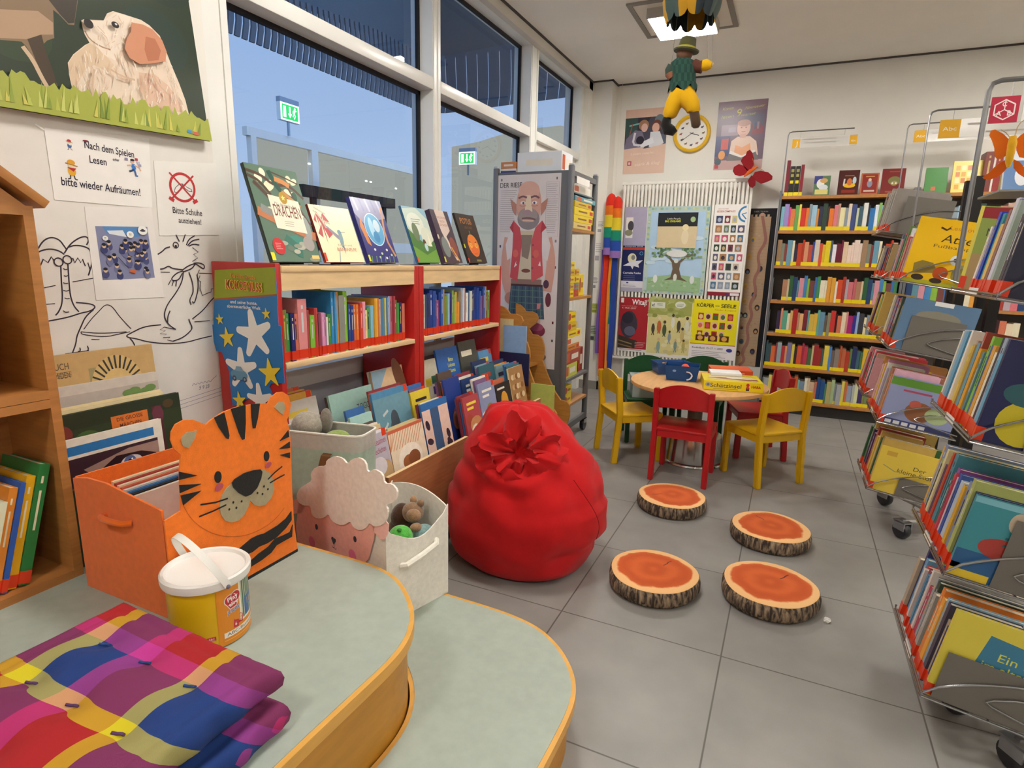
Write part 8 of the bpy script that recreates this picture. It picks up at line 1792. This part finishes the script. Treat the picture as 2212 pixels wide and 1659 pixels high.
def signs():
    Y = '#e8b030'
    def s1(m, w, h):
        m.r(0, 0, .06, h*.85, Y); m.r(w-.055, h*.1, w, h*.95, Y); m.t('J', .032, h*.2, .038, '#f4e8c8', w=.02); m.t('Abc', w-.028, h*.35, .016, '#f4e8c8', w=.035)
        lines_of_print(m, .075, h*.78, w*.62, 1, .02, '#b0aca4', .009); lines_of_print(m, .13, h*.45, w*.45, 1, .02, '#b0aca4', .009)
    hanging_sign(T(-.178, 5.935, 2.0), .04, .485, .49, .085, 'clear shelf sign with two amber squares above the paperback shelf', s1, .50)
    def s2(m, w, h):
        m.r(0, 0, .09, h, Y); m.t('Abc', .045, h*.4, .02, '#f8eed4', w=.06); lines_of_print(m, .12, h*.7, w*.6, 1, .02, '#b0aca4', .01); lines_of_print(m, .2, h*.25, w*.4, 1, .02, '#b0aca4', .008)
    hanging_sign(T(.70, 5.935, 2.0), .05, .487, .5, .09, 'clear shelf sign with an amber square behind the rolling racks', s2, .6)
    hanging_sign(T(.552, 3.92, 1.58), .05, .585, .45, .09, 'clear sign with an amber square hung over the farther rolling rack', s2, .7)
    def s3(m, w, h):
        m.r(0, 0, .075, h, '#b42c44'); hx = [(.0375+.03*math.cos(math.radians(30+60*k)), h/2+.03*math.sin(math.radians(30+60*k))) for k in range(6)]
        m.l(hx+[hx[0]], .004, '#ecdcd8'); m.l([hx[1], (.0375, h/2), hx[3]], .003, '#ecdcd8'); m.l([(.0375, h/2), hx[5]], .003, '#ecdcd8'); m.t('C', .036, h/2+.010, .014, '#ecdcd8', bold=.02); m.t('A', .024, h/2-.018, .015, '#ecdcd8', bold=.02); m.t('B', .051, h/2-.018, .015, '#ecdcd8', bold=.02)
        m.r(.085, 0, w, h, '#e8e4de'); lines_of_print(m, .1, h*.75, w*.5, 2, .025, '#b8b4ac', .008)
    hanging_sign(T(.505, 2.52, 1.32), .012, .635, .42, .08, 'clear sign with a red letter-cube square over the nearer rolling rack', s3, .6, .008)
signs()

# ---------------------------------------------------------------- rolling wire book racks
def book_rack(name_lab, near, length, tiers, px, casters, legs, key, covers):
    o = thing('rolling_book_rack', name_lab, 'book rack', loc=(px, near+.2, 0), group='rolling wire book racks')
    L = T(-px, -near-.2, 0)
    ST = '#a9a9ab'
    MB(L).box(px-.022, near+.14, .06, px+.022, near+.19, tiers[-1][1]+.30, '#1f1b1a').box(px-.022, near+length-.10, .06, px+.022, near+length-.05, tiers[-1][1]+.30, '#1f1b1a').build('post', 'powdercoat', o)
    m = MB(L)
    for (x, y) in legs: m.tube([(px, near+.17, .085), ((px+x)/2, (near+.17+y)/2, .088), (x, y, .09)], .010, '#b4b2ac', n=10)
    m.build('base_frame', 'powdercoat', o)
    for (x, y) in casters:
        c = MB(L @ T(x, y, .046) @ RZ(35) @ RY(90)); c.lathe([(.015, -.018), (.042, -.017), (.0455, -.006), (.0455, .006), (.042, .017), (.015, .018)], '#26262a', 20); w = c.build('caster', 'plastic', o)
        MB(L @ T(x, y, 0) @ RZ(35)).box(-.026, -.035, .05, -.0185, .03, .095, '#9a9a9c').box(.0185, -.035, .05, .026, .03, .095, '#9a9a9c').box(-.026, -.035, .088, .026, .035, .096, '#9a9a9c').box(-.008, -.008, .094, .008, .008, .104, '#9a9a9c').build('fork', 'steel', w)
    for k, (x, z, deep) in enumerate(tiers):
        A = L @ T(x, near, z) @ RY(8.5)
        D = min(deep, (px-x)*1.0-.028)
        m = MB(A); w = .0035; e = -.012
        m.tube([(-.004, e, .012), (-.004, e, -.004), (D, e, -.004)], w, ST, n=8); m.tube([(-.004, length+.01, .012), (-.004, length+.01, -.004), (D, length+.01, -.004)], w, ST, n=8)
        m.tube([(-.004, e, .006), (-.004, length+.01, .006)], w, ST, n=8)
        m.tube([(-.004, e, -.004), (-.004, length+.01, -.004)], w, ST, n=8); m.tube([(D*.5, e, -.004), (D*.5, length+.01, -.004)], w, ST, n=6); m.tube([(D, e, -.004), (D, length+.01, -.004)], w, ST, n=8)
        arc = [(D*f, e, .015+.135*math.sin(PI/2*f)**.8) for f in [i/12 for i in range(13)]]; arc[0] = (-.004, e, .006)
        m.tube(arc, w, ST, n=8); q = .42
        m.tube([(D, e, .112), (D*.8, e, .104), (D*.6, e, .086), (D*.47, e, .064), (D*.43, e, .052), (D*.47, e, .044), (D*.7, e, .030), (D, e, .018)], w*.9, ST, n=8)
        m.build('wire_tray', 'chrome', o)
        p = MB(A).box(.0, -.0065, 0, D, -.005, .003, '#6b675f'); 
        cov = covers[k]
        if cov.get('plate'): a, b, c = cov['plate']; p.box(a, -.0075, .002, min(b, D), -.006, c, '#77726a')
        p.build('end_plate', 'powdercoat', o)
        m = MB(A); m.box(-.0065, length*.35, -.004, -.0055, length*.55, .016, '#e4e0d8').build('label_strip', 'plastic', o)
book_rack_tiers = {}
def rack_books(near, length, tiers, px, key, where, pals, covers, thick, seed, G):
    lab = '#dc3c18'; names = ['lowest', 'second', 'third', 'fourth', 'topmost']
    for k, (x, z, deep) in enumerate(tiers):
        A = T(x, near, z) @ RY(8.5)
        D = min(deep, px-x-.03)
        M = A @ frame((.003, length, 0), (0, -1, 0), (1, 0, 0), (0, 0, 1))
        cov = covers[k]
        upright_row(M, cov.get('skip', 0), length-.016, pals[k], 'of the %s tray, %s' % (names[k], where), 'book', G, 'book', lab, deep=(min(.15, D*.8), D*.97), high=cov.get('high', (.19, .27)), thick=thick, seed=seed+k, ends=('far', 'near'), lab_h=.038, titles=True)
        if cov.get('front'):
            w, h, c, art, label = cov['front']; w = min(w, D)
            F = A @ frame((.004, .0002, 0), (1, 0, 0), (0, 0, 1), (0, -1, 0)); t = .013
            o = MB().box(0, 0, -t, w, h, -t+.002, c).box(0, 0, -.002, w, h, 0, c).box(0, 0, -t+.002, .002, h, -.002, c).box(.002, .002, -t+.002, w-.002, h-.003, -.002, '#e8dcc4').build('book', 'book')
            o.matrix_world = F; tag(o, label, 'book', G)
            m = MB(); art(m, w, h); m.build('cover_picture', 'gloss', o); MB().box(-.0006, .003, -t-.0006, .02, .04, .0006, lab).build('spine_label', 'gloss', o)
def racks():
    # nearer rack
    t2 = [(.462, .165, .32), (.462, .545, .32), (.462, .925, .32), (.462, 1.293, .32)]
    def rome(m, w, h): m.r(0, 0, w, h, '#d8c848'); m.p([(w*.2, 0), (w, 0), (w, h*.78), (w*.3, h*.86)], '#3c7c9c'); m.t('Ein Rätsel', w*.66, h*.62, .024, '#d8d858', w=w*.5); m.t('im alten Rom', w*.62, h*.5, .024, '#d8d858', w=w*.62); m.r(w*.68, h*.8, w, h*.9, '#4c2430'); m.t('DUDEN', w*.85, h*.82, .018, '#e8e0d8', w=w*.25, bold=.01); m.e(w*.45, h*.35, .025, .02, '#c88c5c'); m.e(w*.7, h*.25, .05, .04, '#d8b890'); m.r(w*.8, h*.05, w, h*.12, '#b83440'); m.r(w*.8, h*.7, w, h*.76, '#e09030')
    def teal(m, w, h): m.r(0, 0, w, h, '#3c8c98'); m.r(0, h*.93, w, h, '#7cb8c8'); m.e(w*.35, h*.8, .02, .03, '#c8b49c'); m.t('KINDER', w*.72, h*.72, .02, '#c86840', w=w*.35); m.r(0, 0, w, h*.35, '#2c5c8c'); m.e(w*.3, h*.45, .05, .03, '#a83c34'); m.r(0, 0, w*.3, h*.1, '#e0c030'); lines_of_print(m, w*.3, h*.6, w*.6, 2, .02, '#2c646c', .007)
    def horse(m, w, h): m.r(0, 0, w, h, '#1e2250'); m.e(w*.5, h*.4, .07, .05, '#3c6c54'); m.e(w*.3, h*.25, .06, .06, '#c8b828'); m.t('Pferde', w*.62, h*.62, .03, '#c8b468', w=w*.45, shear=.2); m.e(w*.5, h*.3, .03, .03, '#a83c2c'); m.e(w*.25, h*.52, .05, .03, '#2c5c64')
    def dark(m, w, h): m.r(0, 0, w, h, '#28263c')
    c2 = [dict(front=(.3, .28, '#d8c848', rome, 'yellow and blue picture book facing out of the lowest tray, nearer rack'), plate=(.02, .33, .155), high=(.2, .27)),
          dict(front=(.3, .235, '#3c8c98', teal, 'teal picture book facing out of the second tray, nearer rack'), plate=(.10, .33, .2), high=(.2, .27)),
          dict(front=(.3, .27, '#1e2250', horse, 'midnight blue horse book facing out of the third tray, nearer rack'), plate=(.11, .33, .19), high=(.21, .27)),
          dict(plate=(.1, .33, .2), high=(.19, .26), skip=.152)]
    p2 = [['#b8a890', '#2a2a60', '#5c98c0', '#c8504c', '#d8d4cc', '#8c2444', '#4c88a8', '#6c8cb8', '#e0d8d0', '#b02c50', '#98a0a8', '#344c3c', '#a8a49c', '#3c7c84', '#e08030', '#f0a838', '#8cb0c8', '#403c50'],
          ['#d8a838', '#7c8cb0', '#a8b068', '#28345c', '#d8d0a0', '#5c2c5c', '#a07858', '#c8402c', '#4c8c9c', '#2c6c64', '#8c4c94', '#c8445c', '#d8d0c8', '#3c5ca8', '#b8c4cc', '#d0a8a0'],
          ['#e4dcc4', '#2c2440', '#98a8b8', '#5ca0c0', '#7c3c6c', '#ece4d8', '#d8c050', '#b89480', '#c8a048', '#6c9cb0', '#a8443c', '#e0a020', '#5c8898', '#88c048', '#3c5c9c', '#d89c3c'],
          [('#e8e0d8', .016, .19), '#1c3cb0', '#3c8c94', '#4c5448', '#e0b860', '#8c5c4c', '#c8c4d0', '#4c5ca0', '#98a8a0', '#e8e0c8', '#2c2030', '#a87c84', '#24243c', '#6c5c74']]
    book_rack('nearer rolling wire rack with four trays of picture books', 1.85, .46, t2, .868, [(.60, 2.05), (.70, 1.86)], [(.60, 2.05), (.70, 1.86), (1.05, 2.2)], 'n', c2)
    rack_books(1.85, .46, t2, .868, 'n', 'nearer rack', p2, c2, (.014, .03), 70, 'books in the nearer rolling rack')
    o = MB(frame((0, 0, 0), (1, 0, 0), (0, 0, 1), (0, -1, 0))).box(0, 0, -.014, .155, .25, -.012, '#d8cc54').box(0, 0, -.002, .155, .25, 0, '#d8cc54').box(0, 0, -.012, .002, .25, -.002, '#d8cc54').box(.002, .002, -.012, .153, .247, -.002, '#e8dcc4').build('book', 'book')
    o.matrix_world = T(.470, 2.302, 1.3005) @ RZ(-50) @ RY(7); tag(o, 'green and brown meadow book turned outwards at the end of the topmost tray, nearer rack', 'book', 'books in the nearer rolling rack')
    m = MB(frame((0, 0, 0), (1, 0, 0), (0, 0, 1), (0, -1, 0))); m.r(.012, 0, .155, .25, '#8c9c44'); m.r(.012, .215, .155, .247, '#94201c'); m.r(.012, 0, .155, .11, '#a88c5c'); m.e(.08, .075, .035, .035, '#b89c70'); m.t('Mäd', .065, .165, .022, '#2c3420', w=.05); m.t('d', .085, .13, .018, '#2c3420', w=.009); m.build('cover_picture', 'gloss', o); MB().box(-.0006, -.0006, .003, .02, .0146, .04, '#dc3c18').build('spine_label', 'gloss', o)
    # farther rack
    t1 = [(.455, .255, .33), (.455, .61, .33), (.455, .98, .33), (.455, 1.30, .33)]
    def yl(m, w, h): m.r(0, 0, w, h, '#dcc048'); m.t('Der', w*.62, h*.62, .02, '#3c3424', w=w*.18); m.t('kleine Stoffel', w*.62, h*.5, .022, '#4c4028', w=w*.6); m.l([(w*.1, h*.6), (w*.3, h*.5), (w*.35, h*.55)], .004, '#8c8c70'); m.r(w*.1, h*.82, w*.25, h*.92, '#c8a040')
    def comic(m, w, h): m.r(0, 0, w, h, '#8c94b8'); m.r(0, h*.82, w, h*.98, '#5c8c34'); m.r(0, 0, w, h*.12, '#3c4474'); m.e(w*.5, h*.35, .06, .05, '#8c5c3c'); m.e(w*.42, h*.5, .025, .02, '#b85c4c'); m.e(w*.75, h*.35, .05, .04, '#a8b888'); m.r(w*.2, h*.72, w*.6, h*.76, '#a84c64'); [m.r(w*(.08+.12*k), h*.02, w*(.17+.12*k), h*.09, '#d8d8dc') for k in range(5)]
    def silver(m, w, h): m.r(0, 0, w, h, '#5c7c9c'); m.e(w*.5, h*.7, .09, .03, '#8c8878'); m.r(w*.4, h*.92, w*.65, h, '#e8e8e4'); m.e(w*.4, h*.4, .07, .06, '#7c98b0')
    def atze(m, w, h):
        m.r(0, 0, w, h, '#e8b80c'); m.t('Leselöwe', w*.62, h*.85, .018, '#c87828', w=w*.4); m.t('Atze', w*.55, h*.66, .036, '#3c2c1c', w=w*.4, shear=.25); m.t('Fußballspiel', w*.58, h*.575, .014, '#6c5018', w=w*.6); m.e(w*.62, h*.42, .022, .022, '#dce0dc'); m.e(w*.62, h*.42, .009, .009, '#3c3c3c')
        m.p([(w*.12, h*.15), (w*.1, h*.3), (w*.2, h*.36), (w*.35, h*.34), (w*.45, h*.2)], '#8c7838'); m.e(w*.48, h*.2, .03, .03, '#b84c1c'); m.e(w*.75, h*.22, .04, .045, '#8c8448'); m.r(0, 0, w, h*.07, '#a8a428'); m.e(w*.2, h*.1, .025, .014, '#3c2c24'); m.e(w*.45, h*.08, .025, .012, '#3c2c24'); m.l([(w*.3, h*.87), (w*.38, h*.84), (w*.42, h*.88)], .008, '#4c3018')
    c1 = [dict(front=(.3, .235, '#dcc048', yl, 'pale yellow book facing out of the lowest tray, farther rack'), plate=(.12, .33, .10), high=(.22, .28)),
          dict(front=(.3, .24, '#8c94b8', comic, 'violet-blue comic book facing out of the second tray, farther rack'), high=(.2, .28)),
          dict(front=(.3, .25, '#5c7c9c', silver, 'grey-blue book facing out of the third tray, farther rack'), plate=(.05, .27, .17), high=(.2, .25)),
          dict(front=(.3, .30, '#e8b80c', atze, 'bright yellow hedgehog football book facing out of the fourth tray, farther rack'), high=(.2, .27)),
          dict(plate=(.07, .3, .2), high=(.2, .26))]
    p1 = [['#2c5c34', '#3c6c3c', '#c8a858', '#2c2440', '#502c5c', '#a83c34', '#e0b430', '#8ca858', '#d8b060'],
          ['#b0745c', '#c88c50', '#d8a8b8', '#e8c840', '#c080a0', '#d8d8cc', '#9c8ca4', '#a8b4bc', '#b8684c'],
          ['#a88c5c', '#4c7838', '#d8d0b0', '#343870', '#6c8cb8', '#c85c70', '#4c3c6c', '#3c8ca0', '#b85040', '#3c4c44'],
          ['#4c5868', '#b89c80', '#d8a0a4', '#c03c5c', '#2c5c54', '#2c6840', '#5c7c3c', '#d85c60', '#d0d4d8', '#c83c48'],
          ['#a8a89c', '#9c948c', '#6c2430', '#8c2c34', '#8c8c84', '#b8b0a0', '#a8a098', '#9a968a', '#a8a498', '#8c8c84', '#98948a', '#a8a498']]
    book_rack('farther rolling wire rack with four trays of books', 3.36, .45, t1, .868, [(.64, 3.40), (.62, 3.86)], [(.64, 3.40), (.62, 3.86), (1.0, 3.6)], 'f', c1)
    rack_books(3.36, .45, t1, .868, 'f', 'farther rack', p1, c1, (.022, .046), 90, 'books in the farther rolling rack')
    t3 = [(.455, .61, .33), (.455, .98, .33), (.455, 1.30, .33), (.425, 1.562, .33)]
    c3 = [dict(high=(.2, .27)), dict(high=(.2, .25)), dict(high=(.15, .2)), c1.pop()]
    book_rack('third rolling wire rack, mostly hidden behind the farther one', 4.02, .45, t3, .868, [(.64, 4.06), (.62, 4.4)], [(.64, 4.06), (.62, 4.4), (1.0, 4.2)], 't', c3)
    rack_books(4.02, .45, t3, .868, 't', 'third rack', [p1[3], p1[0], p1[2], p1[4]], c3, (.022, .046), 120, 'books in the third rolling rack')
    # things lying on the racks
    def flat(x, y, z, w, d, h, a, c, label, roll=0):
        o = book_mesh(MB(frame((0, 0, 0), (0, 0, 1), (0, 1, 0), (-1, 0, 0)) @ T(0, 0, -w)), h, d, w, c).build('book', 'book'); o.matrix_world = T(x, y, z) @ RZ(a); tag(o, label, 'book', 'books laid flat on the farther rack')
    for k, (c, w, h) in enumerate([('#c8b040', .28, .014), ('#e4e4e0', .28, .024), ('#3c5a6c', .29, .012)]): flat(.46, 3.42, 1.563+sum((.015, .025)[:k]), w, .22, h, 4*k, c, '%s book lying in the flat pile on the farther rack, %s from below' % (cname(c), ORD[k])) if False else None
    for k, (c, h, hh) in enumerate([('#7c3c34', .055, .30), ('#e0d8cc', .012, .27), ('#94302c', .04, .27), ('#8c7848', .075, .29), ('#3c2420', .03, .30), ('#2c6c84', .03, .31), ('#1c5c6c', .024, .30)]):
        x = .99+sum((.055, .012, .04, .075, .03, .03, .024)[:k])+.001*k
        o = book_mesh(MB(), h, .16, hh, c, title='#c8a868').build('book', 'book'); o.matrix_world = T(x, 5.95, BZ[0]+.0006) if False else T(x+.26, 5.95, BZ[0]+.0006)
        tag(o, '%s tall book, %s from the yellow paperback on the hidden shelf top' % (cname(c), ORD[k]), 'book', 'books on top of the back shelf')
    # books propped on the nearer rack's top deck
    d = thing('rack_top_deck', 'thin steel deck on the posts of the nearer rolling rack', 'deck', loc=(.8, 2.4, 1.596))
    MB().box(-.27, -.10, -.006, .5, .14, 0, '#8c8a86').build('plate', 'powdercoat', d); MB().tube([(.03, -.1+.0, -.016), (.03, .1, -.016)], .01, '#1f1b1a').build('bracket', 'powdercoat', d)
    def prop(x, y, w, h, c, label, art, turn, lean=10):
        t = .014; o = MB(frame((0, 0, 0), (1, 0, 0), (0, 0, 1), (0, -1, 0))).box(0, 0, -t, w, h, -t+.002, c).box(0, 0, -.002, w, h, 0, c).box(0, 0, -t+.002, .002, h, -.002, c).box(.002, .002, -t+.002, w-.002, h-.003, -.002, '#e8dcc4').build('book', 'book')
        o.matrix_world = T(x, y, 1.5992) @ RZ(turn) @ RX(-lean); tag(o, label, 'book', 'books propped on the nearer rack')
        m = MB(frame((0, 0, 0), (1, 0, 0), (0, 0, 1), (0, -1, 0))); art(m, w, h); m.build('cover_picture', 'gloss', o)
    prop(.55, 2.36, .13, .125, '#dce4ec', 'small white and blue book propped on the nearer rack top', lambda m, w, h: (m.r(0, 0, w, h, '#d8e0e8'), m.r(0, 0, w*.9, h*.72, '#5c84b8'), m.e(w*.35, h*.35, .018, .03, '#e8ecf0'), m.e(w*.65, h*.35, .02, .035, '#d8dce4')), 4)
    prop(.69, 2.38, .15, .165, '#d8ccb0', 'cream book with a sage green square propped on the nearer rack top', lambda m, w, h: (m.r(0, 0, w, h, '#d8ccb4'), m.r(w*.12, h*.15, w*.88, h*.92, '#8ca890')), -3)
    for k, (c, h) in enumerate([('#4c5c3c', .02), ('#ece6d8', .03), ('#8c8478', .016)]):
        o = MB().box(0, 0, 0, .24, .17, .002, c).box(0, 0, h-.002, .24, .17, h, c).box(0, 0, .002, .002, .17, h-.002, c).box(.002, .003, .002, .237, .167, h-.002, '#e8dfc8').build('book', 'book'); o.matrix_world = T(.86, 2.32+.004*k, 1.5966+sum((.0205, .0305)[:k])) @ RZ(3*k); tag(o, '%s book, %s in the flat pile on the nearer rack top' % (cname(c), ('lowest', 'middle', 'uppermost')[k]), 'book', 'books laid flat on the nearer rack')
racks()
def orange_butterfly():
    o = thing('gauze_butterfly', 'orange gauze butterfly with yellow body over the nearer rolling rack', 'butterfly', loc=(.62, 2.2, 1.63))
    P = frame((-.62, 0, -1.63), (1, 0, 0), (0, 0, 1), (0, -1, 0))
    O, O2 = '#e8791a', '#ee8a22'
    MB(P).prism([(0.5071, 1.7198), (0.4915, 1.7361), (0.4710, 1.7491), (0.4620, 1.7472), (0.4599, 1.7350), (0.4691, 1.7189), (0.4773, 1.6998), (0.4803, 1.6810), (0.4857, 1.6714), (0.4967, 1.6690), (0.5061, 1.6766), (0.5089, 1.6920)], .004, O2).build('upper_wing', 'clearplastic', o)
    MB(P).prism([(0.5228, 1.7189), (0.5313, 1.7306), (0.5449, 1.7418), (0.5593, 1.7469), (0.5679, 1.7253), (0.5642, 1.7013), (0.5630, 1.6769), (0.5542, 1.6682), (0.5381, 1.6720), (0.5286, 1.6910)], .004, O2).build('upper_wing', 'clearplastic', o)
    MB(P).prism([(0.5102, 1.6671), (0.4979, 1.6614), (0.4843, 1.6464), (0.4733, 1.6310), (0.4614, 1.6203), (0.4649, 1.6154), (0.4838, 1.6148), (0.5011, 1.6237), (0.5098, 1.6359), (0.5150, 1.6451)], .004, O).build('lower_wing', 'clearplastic', o)
    MB(P).prism([(0.5260, 1.6664), (0.5401, 1.6596), (0.5561, 1.6403), (0.5674, 1.6182), (0.5601, 1.6154), (0.5425, 1.6285), (0.5295, 1.6445)], .004, O).build('lower_wing', 'clearplastic', o)
    b = [(0.5135, 1.7286), (0.5152, 1.7101), (0.5151, 1.6855), (0.5151, 1.6607), (0.5163, 1.6451)]; MB(P).tube([(x, z, .006) for x, z in b], [.008, .011, .010, .009, .004], '#d8a21c', n=10).build('body', 'felt', o)
    m = MB(P)
    for a in ([(0.5093, 1.7227), (0.4963, 1.7389), (0.4845, 1.7473)], [(0.5175, 1.7284), (0.5201, 1.7526), (0.5259, 1.7643), (0.5374, 1.7725)]): m.tube([(x, z, .006) for x, z in a], .0015, '#b8a080', n=5)
    m.build('feeler', 'felt', o); MB().tube([(.07, .1, -.030), (.03, .05, .02), (-.0, .004, .08)], .0018, '#a8a4a0', n=5).build('wire', 'steel', o)
orange_butterfly()
